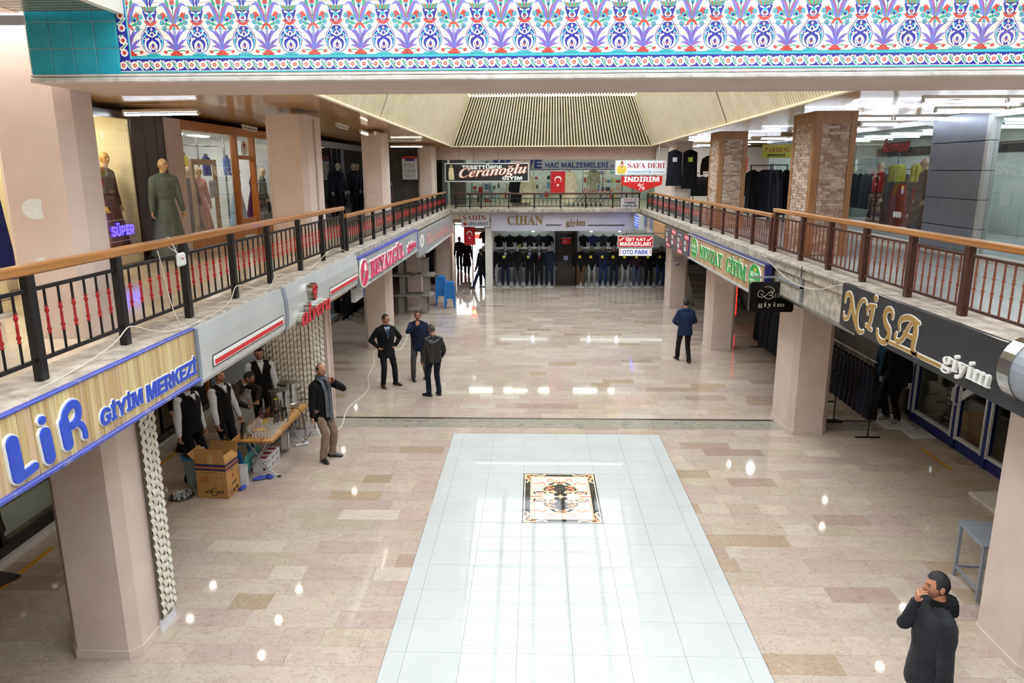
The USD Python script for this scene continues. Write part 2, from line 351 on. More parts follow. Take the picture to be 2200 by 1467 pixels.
# printed medallion over 2 x 3 tiles
def medallion():
    W, Hh = 1.2, 1.8; L = [(rect(0, 0, W, Hh), '#e9e4d8'), (rect(0, 0, W, Hh), '#3a3430')]
    L += [(rect(.018, .018, W-.018, Hh-.018), '#efe9dc'), (rect(.035, .035, W-.035, Hh-.035), '#33312f'), (rect(.115, .115, W-.115, Hh-.115), '#c9a883'), (rect(.122, .122, W-.122, Hh-.122), '#efe6d2'), (rect(.132, .132, W-.132, Hh-.132), '#cbb08e'), (rect(.142, .142, W-.142, Hh-.142), '#e6e1d4')]
    q = []                                                    # one quarter, mirrored
    q.append((oval(0, .30, .22, .27), '#34312f'))
    q.append((oval(.13, .27, .17, .13), '#3a3634'))
    for pts, rr, c in [([(0, .03), (.1, .1), (.2, .09), (.3, .05)], .018, '#e9d7bd'), ([(.02, .02), (.12, .14), (.26, .2), (.36, .12), (.3, .08)], .016, '#d9b48e'),
                       ([(.08, .12), (.14, .2), (.22, .16), (.17, .1)], .02, '#efdcc2'), ([(.05, .45), (.16, .42), (.26, .34), (.28, .24), (.22, .17)], .015, '#e8cfa9'),
                       ([(.1, .36), (.17, .33), (.2, .36), (.15, .39)], .018, '#d98d6c'), ([(.12, .24), (.2, .22), (.22, .27), (.16, .29)], .02, '#dd9272'),
                       ([(.24, .47), (.33, .52), (.38, .48), (.42, .5)], .014, '#d98d6c'), ([(.25, .44), (.34, .47), (.33, .42)], .012, '#e8cfa9'),
                       ([(.05, .56), (.13, .6), (.2, .62), (.17, .67), (.12, .65)], .013, '#d98d6c'), ([(.02, .55), (.1, .56), (.06, .62)], .011, '#e3c39c'),
                       ([(.24, .13), (.34, .18), (.42, .14), (.4, .1)], .014, '#37322f'), ([(.25, .1), (.36, .13), (.43, .19)], .013, '#d98d6c'),
                       ([(.3, .02), (.45, .0)], .012, '#d98d6c'), ([(0, .5), (.06, .5), (.09, .47)], .02, '#efe6d6'), ([(0, .54), (.04, .52)], .03, '#d98d6c')]:
        q.append((stroke(pts, rr), c))
    q.append((oval(.06, .075, .045, .06), '#37322f')); q.append((oval(.45, 0, .035, .022), '#d98d6c')); q.append((oval(0, .53, .015, .02), '#3a3634'))
    for g, c in q:
        for sx in (1, -1):
            for sy in (1, -1):
                L.append((sa.translate(sa.scale(g, sx, sy, origin=(0, 0)), W/2, Hh/2), c))
    for sx in (0, 1):
        for sy in (0, 1):
            for pts, rr, c in [([(.05, .05), (.2, .06), (.3, .09), (.36, .05)], .02, '#e3c7a2'), ([(.05, .05), (.06, .2), (.09, .3), (.05, .36)], .02, '#e3c7a2'), ([(.07, .09), (.16, .1), (.2, .06)], .014, '#d98d6c'), ([(.09, .07), (.1, .16), (.06, .24)], .014, '#d98d6c')]:
                g = stroke(pts, rr); g = sa.translate(sa.scale(g, 1-2*sx, 1-2*sy, origin=(0, 0)), sx*W, sy*Hh); L.append((g, c))
    return L
ML = medallion()
for i in range(2):
    for j in range(3):
        x0, y0 = i*.6, j*.6; bs = rect(x0+.0017, y0+.0017, x0+.5983, y0+.5983)
        tb = B().box(-.183+x0+.0017, -.183+x0+.5983, 9.88+y0+.0017, 9.88+y0+.5983, -.012, .0006, '#e6e1d4')
        tb.paint(ML, GR(-.183, 9.88, .001), base=bs); part('medallion_tile', tb, MEDAL, FL)
x = -4.2
while x < 7.4:
    w = min(.6, 7.45-x); part('grey_marble_tile', B().box(x+.002, x+w-.002, 13.952, 14.48, -.012, .0), GREYM, FL); x += .6
dg = B()
for k in range(3): dg.box(-4.2, 7.4, 14.492+k*.028, 14.508+k*.028, -.012, -.001)
part('drain_grate', dg, STEEL, FL)
YEL = M('yellow_line_paint', '#d19a1c', .45, c2='#b98716', sc=14)
for (x, a, c) in [(-6.65, 6.2, 9.0), (-6.63, 11.2, 13.3), (-6.55, 20.2, 22.1), (-6.5, 24.6, 27.6), (-6.75, 17, 19.2), (7.18, 10.2, 11.1), (7.18, 12.0, 13.0), (7.2, 15.6, 17.0), (7.18, 8.2, 9.55)]:
    part('floor_line', B().box(x-.035, x+.035, a, c, .0003, .0013), YEL, FL)

# ---------------------------------------------------------------- pillars (x, front y) and storeys
def pillar_poly(x0, x1, y0, y1, ch=.1):
    return sg.Polygon([(x0+ch, y0), (x1-ch, y0), (x1, y0+ch), (x1, y1-ch), (x1-ch, y1), (x0+ch, y1), (x0, y1-ch), (x0, y0+ch)])
def pillar(x0, x1, y0, y1, z0, z1, label, plinth=True):
    t = thing('pillar', label, 'pillar', group=None)
    part('shaft', B().prism(pillar_poly(x0, x1, y0, y1), GR(0, 0, z0), z1-z0), PILLAR, t)
    if plinth and z0 < 1: part('skirting', B().prism(pillar_poly(x0-.012, x1+.012, y0-.012, y1+.012), GR(0, 0, .002), .1), PILLAR, t)
    return t
UC = 6.06
PL = [pillar(-4.95, -4.2, 6.68, 7.43, 0, 2.93, 'nearest lower left beige pillar with a woven strip on its side'),
      pillar(-5.0, -4.2, 13.6, 14.7, 0, 2.93, 'lower left beige pillar behind the basket-weave screen by the tea table', False),
      pillar(-4.95, -4.2, 20.62, 21.37, 0, 2.93, 'lower left beige pillar behind the three standing men, under the pink rose sign'),
      pillar(-4.95, -4.2, 27.3, 28.05, 0, 2.93, 'lower left beige pillar behind the stacked grey tables')]
PU = pillar(-4.95, -4.2, 6.7, 7.22, 3.5, 6.3, 'big upper left pillar in the foreground with white plaster patches')
pb = B()
for cy_, cz, a, c_ in [(5.0, 4.72, .095, .115), (4.6, 4.24, .045, .04)]:
    pb.prism(sg.Polygon([(-4.62+a*math.cos(t)*(1+.25*math.sin(3*t+cz)), cz+c_*math.sin(t)*(1+.2*math.cos(2*t))) for t in np.linspace(0, 2*PI, 18)[:-1]]), FW(0, 6.7, 0), .002)
part('plaster_patch', pb, M('fresh_plaster', '#dfe2e0', .7, c2='#d5d9d8', sc=20), PU, label='white filler patch')
pillar(-4.95, -4.2, 13.7, 14.8, 3.5, UC, 'second upper left pillar beside the black railing, the one with a pipe down its side')
part('downpipe', B().tube([(-4.18, 14.25, 3.5), (-4.18, 14.25, 6.0)], .025, 8), PILLAR, '/World/pillar_005')
pillar(-4.8, -4.15, 20.6, 21.35, 3.5, UC, 'third upper left pillar, behind it the rack of trousers')
pillar(-5.0, -4.3, 31.6, 32.6, 3.5, UC, 'farthest upper left pillar, at the corner of the gallery')
for (y0, lb) in [(6.6, 'big lower right pillar cut off by the right edge of the picture'), (13.68, 'lower right pillar between the black hanging sign and the dark coat rack'), (20.57, 'lower right pillar under the green lettered sign'), (27.28, 'far lower right pillar carrying a small white arrow notice')]:
    pillar(4.95, 5.7, y0, y0+(1.12 if 13 < y0 < 14 else .9 if y0 < 7 else .75), 0, 2.93, lb)
pillar(4.95, 5.65, 27.3, 28.3, 3.5, UC, 'far upper right pillar with two dark coats hanging on it')
pillar(-4.55, -3.85, 32.75, 33.9, 0, 2.93, 'dark beige pillar beside the bright passage at the far left')
# ---------------------------------------------------------------- galleries
def slab(name, x0, x1, y0, y1, z0, z1, mt, kind='structure', label=None):
    return part(name, B().box(x0, x1, y0, y1, z0, z1), mt, kind='structure', label=label, cat=None)
slab('floor', -11.5, -3.78, -7, 31.0, 3.06, 3.498, UPF_L, label='cream polished floor of the left gallery')
slab('floor', 4.62, 12.5, -7, 31.0, 3.06, 3.498, UPF_R, label='grey polished floor of the right gallery')
slab('floor', -11.5, 12.5, 31.32, 40.0, 3.06, 3.498, UPF_L, label='gallery floor at the far end')
def ledge(name, x0, x1, y0, y1, z0=2.86, label=''):
    t = thing(name, label, 'ledge', kind='structure')
    n = int(max(y1-y0, x1-x0)/1.9); b_ = B()
    if y1-y0 > x1-x0:
        e = np.linspace(y0, y1, n+1)
        for i in range(n): part('coping', B().box(x0, x1, e[i]+.003, e[i+1]-.003, 3.3, 3.5, bev=.012), CONC, t)
        part('fascia', B().box(x0+.05, x1-.05, y0, y1, z0, 3.3), CONC, t)
    else:
        e = np.linspace(x0, x1, n+1)
        for i in range(n): part('coping', B().box(e[i]+.003, e[i+1]-.003, y0, y1, 3.36, 3.5, bev=.012), CONC, t)
        part('fascia', B().box(x0, x1, y0+.02, y1-.02, z0, 3.36), CONC, t)
ledge('trim_1', -4.05, -3.55, -2, 31.0, label='worn concrete edge of the left gallery under the railing')
ledge('trim_2', 4.38, 4.88, -2, 31.0, label='worn concrete edge of the right gallery under the railing')
ledge('trim_3', -3.54, 4.37, 30.9, 31.18, label='concrete edge of the far gallery', z0=3.335)
slab('ceiling', -11.5, -4.06, -7, 31, 2.93, 3.05, SOFFIT); slab('ceiling', 4.9, 12.5, -7, 31, 2.93, 3.05, SOFFIT); slab('ceiling', -11.5, 12.5, 31.35, 40, 2.9, 3.05, SOFFIT)
# upper ceilings: lacquered laths left and right, the slatted hopper between them
WL0, WL1, WR0, WR1, WY0, WY1 = -2.86, -3.6, 4.0, 4.88, 7.36, 32.3
def ceil(name, pts, z0, z1, mt): return part(name, B().prism(sg.Polygon(pts), GR(0, 0, z0), z1-z0), mt, kind='structure')
ceil('ceiling', [(-11.5, 7.32), (WL0, 7.32), (WL1, WY1), (WL1, 33), (-11.5, 33)], UC, UC+.1, WOODC)
ceil('ceiling', [(12.5, 7.32), (12.5, 33), (WR1, 33), (WR1, WY1), (WR0, 7.32)], UC, UC+.1, WOODC)
ceil('ceiling', [(WL1, WY1+.05), (WR1, WY1+.05), (WR1, 33), (WL1, 33)], UC, UC+.1, WOODC)
TZ = 7.98; TL0, TL1, TR0, TR1, TY1 = -2.05, -2.73, 3.1, 4.0, 31.35
def slats(name, A0, A1, T0, T1, n, label, gaps=()):
    "laths running up a sloping panel from edge A0-A1 to edge T0-T1 over a dark backing"
    t = thing(name, label, 'slatted panel', kind='structure'); A0, A1, T0, T1 = map(lambda q: np.array(q, float), (A0, A1, T0, T1))
    nr = np.cross(A1-A0, T0-A0); nr /= np.linalg.norm(nr)
    if nr[2] > 0: nr = -nr
    bk = B(); o = -nr*.09; q = np.array([A0, A1, T1, T0])
    bk.hexa(np.vstack([q-nr*.03, q-nr*.06])); part('backing', bk, M('black_void', '#0b0a09', .9, c2='#100e0c', sc=4), t)
    for i in range(n):
        u0, u1 = (i+.1)/n, (i+(.7 if n < 100 else .8))/n
        if any(a < (u0+u1)/2 < c for a, c in gaps): continue
        e = np.array([A0+(A1-A0)*u0, A0+(A1-A0)*u1, T0+(T1-T0)*u1, T0+(T1-T0)*u0])
        part('slat', B().hexa(np.vstack([e-nr*.025, e])), CREAMT, t)
    ed = B(); ed.tube([A0+nr*.01, A1+nr*.01], .03, 6); part('edge_bead', ed, CREAMT, t)
slats('trim_4', (WL0, WY0, UC), (WL1, WY1, UC), (TL0, WY0, TZ), (TL1, TY1, TZ), 190, 'cream slatted slope on the left side of the roof light', [(.305, .312)])
slats('trim_5', (WR0, WY0, UC), (WR1, WY1, UC), (TR0, WY0, TZ), (TR1, TY1, TZ), 190, 'cream slatted slope on the right side of the roof light', [(.405, .412)])
slats('trim_6', (WL1, WY1, UC), (WR1, WY1, UC), (TL1, TY1, TZ), (TR1, TY1, TZ), 65, 'cream slatted slope at the far end of the roof light')
slats('trim_7', (TL1, TY1-.02, TZ+.06), (TR1, TY1-.02, TZ+.06), (TL1, TY1-.02, 9.7), (TR1, TY1-.02, 9.7), 54, 'pale upright slats above the far slope of the roof light')
WELL = M('pale_lining', '#dedbd2', .6, c2='#d6d2c8', sc=3)
for (a, c) in (((TL0, TL1), -1), ((TR0, TR1), 1)):
    q = B(); q.hexa([(a[0], WY0, TZ), (a[0]+c*.1, WY0, TZ), (a[1]+c*.1, TY1, TZ), (a[1], TY1, TZ), (a[0], WY0, 9.75), (a[0]+c*.1, WY0, 9.75), (a[1]+c*.1, TY1, 9.75), (a[1], TY1, 9.75)])
    part('wall_well', q, WELL, kind='structure')
def skylight(name, x0a, x0b, x1a, x1b, y0, y1, z, nx, ny, label):
    t = thing(name, label, 'roof light', kind='structure'); fr = M('white_frame', '#d8dcdc', .4, c2='#cfd3d3', sc=4)
    L = lambda v: x0a+(x0b-x0a)*v; R_ = lambda v: x1a+(x1b-x1a)*v
    for i in range(nx+1):
        u = i/nx; p0 = L(0)+(R_(0)-L(0))*u; p1 = L(1)+(R_(1)-L(1))*u
        part('glazing_bar', B().hexa([(p0-.09, y0, z-.12), (p0+.09, y0, z-.12), (p1+.09, y1, z-.12), (p1-.09, y1, z-.12), (p0-.09, y0, z+.04), (p0+.09, y0, z+.04), (p1+.09, y1, z+.04), (p1-.09, y1, z+.04)]), fr, t)
    for j in range(ny+1):
        v = j/ny; yy = y0+(y1-y0)*v
        part('purlin', B().box(L(v), R_(v), yy-.035, yy+.035, z-.06, z+.02), fr, t)
    for i in range(nx):
        for j in range(ny):
            va, vb = j/ny, (j+1)/ny; f = lambda u, v: L(v)+(R_(v)-L(v))*u
            ua, ub = i/nx, (i+1)/nx; ya, yb = y0+(y1-y0)*va, y0+(y1-y0)*vb
            part('pane', B().hexa([(f(ua, va)+.05, ya+.02, z), (f(ub, va)-.05, ya+.02, z), (f(ub, vb)-.05, yb-.02, z), (f(ua, vb)+.05, yb-.02, z), (f(ua, va)+.05, ya+.02, z+.008), (f(ub, va)-.05, ya+.02, z+.008), (f(ub, vb)-.05, yb-.02, z+.008), (f(ua, vb)+.05, yb-.02, z+.008)]), SKYP, t)
skylight('window_1', TL0, TL1, TR0, TR1, WY0, TY1, 9.8, 5, 20, 'glazed roof light over the main hall')
# the roof around it and the near hall's own roof light
ceil('ceiling', [(-11.5, 7.3), (WL0-.1, 7.3), (WL1-.1, 33), (WL1-.1, 41), (-11.5, 41)], 6.3, 6.5, DARK); ceil('ceiling', [(12.5, 7.3), (12.5, 41), (WR1+.1, 41), (WR1+.1, 33), (WR0+.1, 7.3)], 6.3, 6.5, DARK)
part('wall_back', B().box(-11.6, 12.6, -7.2, -7, -.2, 10), PLASTER, kind='structure')
part('wall_left', B().box(-11.7, -11.5, -7, 41, -.2, 6.6), PLASTER, kind='structure')
part('wall_right', B().box(12.5, 12.7, -7, 41, -.2, 6.6), PLASTER, kind='structure')
part('wall_far', B().box(-11.6, -4.4, 40, 40.2, -.2, 6.6).box(-2.7, 12.6, 40, 40.2, -.2, 6.6).box(-4.4, -2.7, 40, 40.2, 2.75, 6.6), WHITEW, kind='structure')
METL = M('grey_metal_lath', '#8d8f86', .3, metal=.6, c2='#7c7e76', sc=3, stretch=(1, 20, 1))
slab('ceiling', -11.5, -4.16, -7, 6.2, 6.3, 6.42, WOODC); slab('ceiling', 4.96, 12.5, -7, 6.2, 6.3, 6.42, WOODC)
for k in range(24): pass
ml = thing('ceiling', 'grey metal laths over the near hall beside the tiled beam', kind='structure')
for k in range(30):
    yy = 6.18-k*.09; part('slat', B().box(-4.15, -3.36, yy-.082, yy, 6.3, 6.34, bev=.004), METL, ml)
part('wall_well', B().box(-3.36, -3.3, -6.9, 6.2, 6.28, 9.0), WELL, kind='structure'); part('wall_well', B().box(4.14, 4.2, -6.9, 6.2, 6.28, 9.0), WELL, kind='structure')
skylight('window_2', -3.3, -3.3, 4.14, 4.14, -6.9, 6.2, 9.05, 5, 10, 'glazed roof light over the near hall')
slab('floor', -3.5, 4.37, -7, -.9, 3.2, 3.498, UPF_R)

# ---------------------------------------------------------------- the tiled beam across the hall
BY, BZ = 6.2, 5.765
BM = thing('trim_8', 'deep beam across the hall faced with blue and red floral tiles', 'tiled beam', kind='structure')
part('beam', B().box(-4.13, 4.95, BY+.012, 7.3, BZ, 9.0), PLASTER, BM)
part('drip_edge', B().box(-4.13, 4.95, BY-.03, BY+.03, BZ-.004, BZ+.035, bev=.008).box(-4.13, 4.95, BY-.015, BY+.03, BZ+.04, BZ+.062, bev=.006), M('flaking_paint', '#cfcbc6', .6, c2='#b9b4ae', sc=9, dirt='#7d5a44', dsc=11, dlo=.6, bump=.4), BM)
IZ = M('glazed_tile', attr=True, r=.12, spec=.6, c='#ffffff', c2='#f1ede6', sc=12)
WH, RED, BLU, LAV, TUR, GRN, NAV = '#e9e3d9', '#c8453f', '#2b2ea0', '#6f74cf', '#39b3c4', '#3f9f86', '#23237f'
def iznik():
    "one repeat 0.375 wide and 0.8 tall: flask in the middle, plant between flasks"
    Wd, Ht = .375, .8; L = [(rect(0, 0, Wd, Ht), WH)]; c = Wd/2
    def sym(g, color, both=True, about=c):
        L.append((g, color))
        if both: L.append((sa.scale(g, -1, 1, origin=(about, 0)), color))
    def at(g, x, y): return sa.translate(g, x, y)
    def leaf(pts, r, color, taper=(.25, 1, .9, .15)): return stroke(pts, r, taper=taper, n=14)
    def flower(x, y, s):
        for k in range(6): L.append((oval(x+math.cos(k*PI/3)*s*.55, y+math.sin(k*PI/3)*s*.55, s*.5, s*.5, 4), NAV))
        for k in range(6): L.append((oval(x+math.cos(k*PI/3)*s*.55, y+math.sin(k*PI/3)*s*.55, s*.36, s*.36, 4), TUR))
        L.append((oval(x, y, s*.3, s*.3, 4), RED))
    for s0 in (-c, c):                                        # plants at both edges of the repeat (half of each shows)
        X = c+s0
        for sx in (1, -1):
            for (a, b_, r0, color) in [((.035, .16), (.085, .19), .016, LAV), ((.05, .1), (.09, .125), .013, LAV), ((.03, .06), (.08, .07), .01, LAV), ((.012, .12), (.05, .2), .012, '#5c63c4')]:
                L.append((leaf([(X+sx*.004, .035), (X+sx*a[0], a[1]), (X+sx*b_[0], b_[1])], r0, color), color))
                L.append((leaf([(X+sx*.006, .04), (X+sx*a[0]*.9, a[1]*.93), (X+sx*b_[0]*.8, b_[1]*.9)], .003, RED), '#a2407c'))
            L.append((stroke([(X+sx*.004, .03), (X+sx*.007, .2)], .0035, sm=False), LAV))
            L.append((stroke([(X+sx*.02, .03), (X+sx*.05, .04), (X+sx*.08, .03)], .004), GRN)); L.append((sa.rotate(oval(X+sx*.088, .028, .016, .011, 5), sx*30), RED))
            L.append((leaf([(X+sx*.004, .24), (X+sx*.035, .33), (X+sx*.075, .385), (X+sx*.11, .37)], .02, LAV), LAV))
            L.append((leaf([(X+sx*.004, .25), (X+sx*.03, .34), (X+sx*.07, .392)], .004, RED), RED))
            L.append((leaf([(X+sx*.125, .375), (X+sx*.145, .34), (X+sx*.15, .29)], .012, '#7a70c8'), '#7a70c8'))
            L.append((leaf([(X+sx*.01, .22), (X+sx*.05, .24), (X+sx*.075, .27)], .006, GRN), GRN)); L.append((leaf([(X+sx*.03, .25), (X+sx*.045, .28), (X+sx*.03, .31)], .009, GRN), GRN))
            L.append((leaf([(X+sx*.03, .235), (X+sx*.06, .235), (X+sx*.085, .255)], .009, GRN), GRN))
            tl = sg.Polygon([(-.016, 0), (.016, 0), (.024, .035), (.02, .07), (.008, .06), (0, .078), (-.008, .06), (-.02, .07), (-.024, .035)])
            L.append((at(sa.rotate(tl, -sx*38, origin=(0, 0)), X+sx*.055, .265), RED))
            L.append((at(sa.rotate(oval(0, .012, .017, .016, 5), -sx*38, origin=(0, 0)), X+sx*.055, .265), TUR)); L.append((at(sa.rotate(oval(0, .003, .01, .012, 5), -sx*38, origin=(0, 0)), X+sx*.055, .265), NAV))
            L.append((leaf([(X+sx*.03, .36), (X+sx*.045, .4), (X+sx*.052, .43)], .012, GRN), GRN)); L.append((oval(X+sx*.056, .452, .018, .022, 6), RED)); L.append((oval(X+sx*.058, .452, .007, .013, 5), '#e7c9c0'))
            L.append((leaf([(X+sx*.075, .42), (X+sx*.1, .45)], .008, LAV), LAV))
            flower(X+sx*.108, .292, .019); flower(X+sx*.095, .25, .019); flower(X+sx*.078, .208, .019)
            L.append((leaf([(X+sx*.12, .32), (X+sx*.13, .3)], .008, GRN), GRN))
            L.append((sa.scale(oval(X+sx*.135, .535, .045, .052, 8), 1, 1), NAV)); L.append((oval(X+sx*.135, .535, .038, .045, 8), TUR)); L.append((oval(X+sx*.142, .55, .018, .02, 6), RED))
        L.append((oval(X, .022, .03, .018, 6), RED)); L.append((oval(X-.02, .01, .03, .012, 5), RED)); L.append((oval(X+.02, .01, .03, .012, 5), RED))
        L.append((leaf([(X-.035, .2), (X, .232), (X+.035, .2)], .012, RED, (.6, 1, .6)), RED)); L.append((oval(X, .207, .012, .012, 5), TUR))
        L.append((stroke([(X, .24), (X, .37)], .005, sm=False), GRN)); L.append((oval(X, .37, .016, .016, 5), TUR)); L.append((oval(X, .358, .009, .012, 5), NAV))
        L.append((at(sg.Polygon([(-.02, 0), (.02, 0), (.014, .045), (.008, .03), (0, .085), (-.008, .03), (-.014, .045)]), X, .383), RED))
        for sx in (1, -1): L.append((leaf([(X+sx*.018, .4), (X+sx*.03, .44)], .007, GRN), GRN))
        L.append((leaf([(X, .47), (X, .53)], .007, GRN), GRN))
    for sx in (1, -1):                                        # spray above the flask
        L.append((leaf([(c+sx*.012, .385), (c+sx*.05, .47), (c+sx*.1, .56), (c+sx*.13, .66)], .034, LAV, (.3, 1, 1, .5)), '#6267c6'))
        L.append((leaf([(c+sx*.02, .4), (c+sx*.06, .49), (c+sx*.1, .57)], .009, '#4f7f9d'), '#4f7f9d'))
        L.append((sa.rotate(oval(c+sx*.1, .575, .017, .036, 6), -sx*28), RED))
        L.append((stroke([(c+sx*.012, .37), (c+sx*.018, .47), (c+sx*.03, .52)], .005), BLU)); flower(c+sx*.045, .56, .021)
        L.append((leaf([(c+sx*.018, .45), (c+sx*.035, .48)], .009, BLU), BLU))
    L.append((oval(c, .585, .042, .04, 8), RED)); L.append((oval(c, .6, .024, .026, 6), BLU)); L.append((oval(c, .605, .012, .014, 5), TUR))
    for k in range(-4, 5): L.append((leaf([(c+k*.006, .33), (c+k*.012, .36), (c+k*.0165+(k > 0)*.004-(k < 0)*.004, .372-abs(k)*.001)], .009, GRN, (1, 1, .2)), GRN if k % 3 else '#b8603f'))
    body = unary_union([oval(c, .115, .094, .1, 16), sg.Polygon([(c-.08, .15), (c+.08, .15), (c+.03, .245), (c-.03, .245)])]).buffer(.01).buffer(-.01)
    L.append((body, NAV)); L.append((body.buffer(-.005), WH)); L.append((body.buffer(-.011), BLU))
    orn = []
    for sx in (1, -1):
        orn += [(stroke([(c, .02), (c+sx*.05, .05), (c+sx*.06, .1), (c+sx*.03, .13)], .007), WH), (stroke([(c+sx*.07, .06), (c+sx*.08, .11), (c+sx*.05, .16)], .006), TUR), (stroke([(c, .15), (c+sx*.04, .17), (c+sx*.045, .2), (c, .225)], .006), WH),
                (oval(c+sx*.062, .135, .014, .012, 5), WH), (oval(c+sx*.062, .135, .008, .007, 5), BLU), (stroke([(c+sx*.02, .04), (c+sx*.03, .08), (c, .11)], .006), WH), (oval(c+sx*.03, .185, .011, .009, 5), TUR)]
    orn += [(oval(c, .16, .02, .022, 6), WH), (oval(c, .16, .011, .013, 5), BLU), (oval(c, .075, .022, .03, 6), WH), (oval(c, .075, .012, .02, 5), BLU), (oval(c, .065, .008, .009, 5), RED), (oval(c, .2, .01, .012, 5), WH)]
    L += [(g.intersection(body.buffer(-.008)), k) for g, k in orn]
    neck = sg.Polygon([(c-.032, .255), (c+.032, .255), (c+.06, .335), (c-.06, .335)])
    L.append((neck, NAV)); L.append((neck.buffer(-.005), BLU))
    for sx in (1, -1): L.append((stroke([(c, .265), (c+sx*.022, .28), (c+sx*.012, .3), (c+sx*.035, .325)], .006).intersection(neck), WH))
    L += [(oval(c, .305, .017, .014, 6), TUR), (oval(c, .275, .008, .012, 5), RED)]
    L.append((leaf([(c-.042, .258), (c, .237), (c+.042, .258)], .013, RED, (.7, 1, .7)), RED))
    L.append((oval(c, .006, .06, .012, 8), TUR))
    return L
IZL = iznik()
def tile_body(tb, x0, x1, z0, z1, c): return tb.box(x0+.0012, x1-.0012, BY, BY+.014, z0+.0012, z1-.0012, c)
X0, ZB = -3.28, BZ+.07                                        # the pattern starts after the left border
zt = ZB+.105
cells = {}
for i in range(2):
    for j in range(4):
        bs = rect(i*.1875+.0012, j*.2+.0012, i*.1875+.1863, j*.2+.1988)
        q = B(); q.paint(IZL, FW(-i*.1875, 0, -j*.2), base=bs); cells[i, j] = (np.vstack(q.V), np.vstack(q.F), np.vstack(q.C))
kx = 0
while X0+kx*.1875 < 4.2:
    xx = X0+kx*.1875
    for j in range(3):
        v, f, c_ = cells[kx % 2, j]; tb = B(); tile_body(tb, xx, xx+.1875, zt+.024+j*.2, zt+.224+j*.2, WH)
        tb.add(v+A3(xx, BY-.0006+random.uniform(-.0004, .0004), zt+.024+j*.2), f, c_*random.uniform(.94, 1.03)); part('floral_tile', tb, IZ, BM)
    kx += 1
def border(tb, x0, z0, w, h, vert=False):
    L = [(rect(0, 0, w, h), BLU), (rect(0, 0, w, .012), TUR), (rect(0, .012, w, .017), WH)]
    for k in range(2):
        cx_ = w*(.25+.5*k)-.02; 
        for a in range(8): L.append((oval(cx_+.021*math.cos(a*PI/4), h*.55+.021*math.sin(a*PI/4), .012, .012, 4), WH))
        L += [(oval(cx_, h*.55, .02, .02, 6), WH), (oval(cx_, h*.55, .015, .015, 5), RED), (oval(cx_, h*.55, .006, .006, 4), WH)]
        L += [(stroke([(cx_+.03, h*.8), (cx_+.045, h*.5), (cx_+.068, h*.3)], .013), WH), (stroke([(cx_+.034, h*.78), (cx_+.047, h*.5), (cx_+.064, h*.32)], .006), GRN), (stroke([(cx_+.05, h*.84), (cx_+.066, h*.62)], .006), WH)]
    L = [(g.intersection(rect(.001, .001, w-.001, h-.001)), c) for g, c in L]
    tb.box(x0+.001, x0+w-.001, BY, BY+.014, z0+.001, z0+h-.001, WH)
    if not vert: tb.paint(L, FW(x0, BY-.0006, z0))
    else: tb.paint([(sa.scale(sa.rotate(g, 90, origin=(0, 0)), -1, 1, origin=(0, 0)), c) for g, c in L], FW(x0, BY-.0006, z0))
xx = -3.38
while xx < 4.2:
    tb = B(); border(tb, xx, ZB, .1875, .105); part('border_tile', tb, IZ, BM); xx += .1875
part('turquoise_strip', B().box(-3.28, 4.3, BY-.001, BY+.014, zt+.001, zt+.023), M('turquoise_glaze', '#3fb2bd', .12, c2='#39a5b2', sc=20), BM)
zz = zt
while zz < 6.5:
    tb = B()
    L = [(rect(0, 0, .095, .1875), BLU), (rect(.085, 0, .095, .1875), TUR), (rect(0, 0, .006, .1875), TUR)]
    for k in range(2):
        c0 = .05+.094*k
        for a in range(8): L.append((oval(.045+.02*math.cos(a*PI/4), c0+.02*math.sin(a*PI/4), .012, .012, 4), WH))
        L += [(oval(.045, c0, .015, .015, 5), RED), (stroke([(.02, c0+.028), (.045, c0+.045), (.07, c0+.07)], .012), WH), (stroke([(.025, c0+.032), (.045, c0+.045), (.065, c0+.066)], .005), GRN)]
    tb.box(-3.379, -3.281, BY, BY+.014, zz+.001, zz+.1865, WH); tb.paint([(g.intersection(rect(0, .001, .097, .1865)), c) for g, c in L], FW(-3.379, BY-.0006, zz)); part('border_tile', tb, IZ, BM); zz += .1875
TQ = M('turquoise_tile', '#29adc2', .08, c2='#1b99b0', sc=3.5, dirt='#2c6f78', dsc=9, dlo=.68, spec=.6)
for i in range(4):
    for j in range(4):
        xa = -4.12+i*.185; part('turquoise_tile', B().box(xa+.003, xa+.182, BY-.002-random.uniform(0, .003), BY+.014, ZB+.003-.01+j*.2, ZB+.187+j*.2, bev=.003), TQ, BM)
part('grout', B().box(-4.13, -3.38, BY+.008, BY+.013, ZB, 6.6), WHITEW, BM)
# ================================================================ RAILINGS
part('ceiling', B().box(WL1-.1, WR1+.1, 32.45, 41, 6.3, 6.5), DARK, kind='structure')
OAK = M('varnished_oak', '#b07a45', .3, c2='#96622f', sc=5, stretch=(1, .12, 6), coat=.3, bump=.05)
BRN = M('brown_paint', '#4a2a20', .4, c2='#412318', sc=8); BALW = M('baluster_paint', attr=True, r=.35)
def baluster(z0, z1, c0, c1):
    h = z1-z0; P = [(.0105, 0), (.0105, .3)]
    P += [(.015, .305), (.015, .325), (.009, .335), (.019, .38), (.009, .43)]
    for k in range(6): P += [(.0135, .44+k*.028), (.0085, .454+k*.028)]
    P += [(.009, .61), (.019, .66), (.009, .7), (.015, .71), (.015, .73), (.0105, .735), (.0105, 1.0)]
    P = [(r_, z0+t*h) for r_, t in P]; q = B(); q.lathe(P, n=7, cols=[c0 if (t-z0)/h < .301 or (t-z0)/h > .734 else c1 for r_, t in P]); return np.vstack(q.V), np.vstack(q.F), np.vstack(q.C)
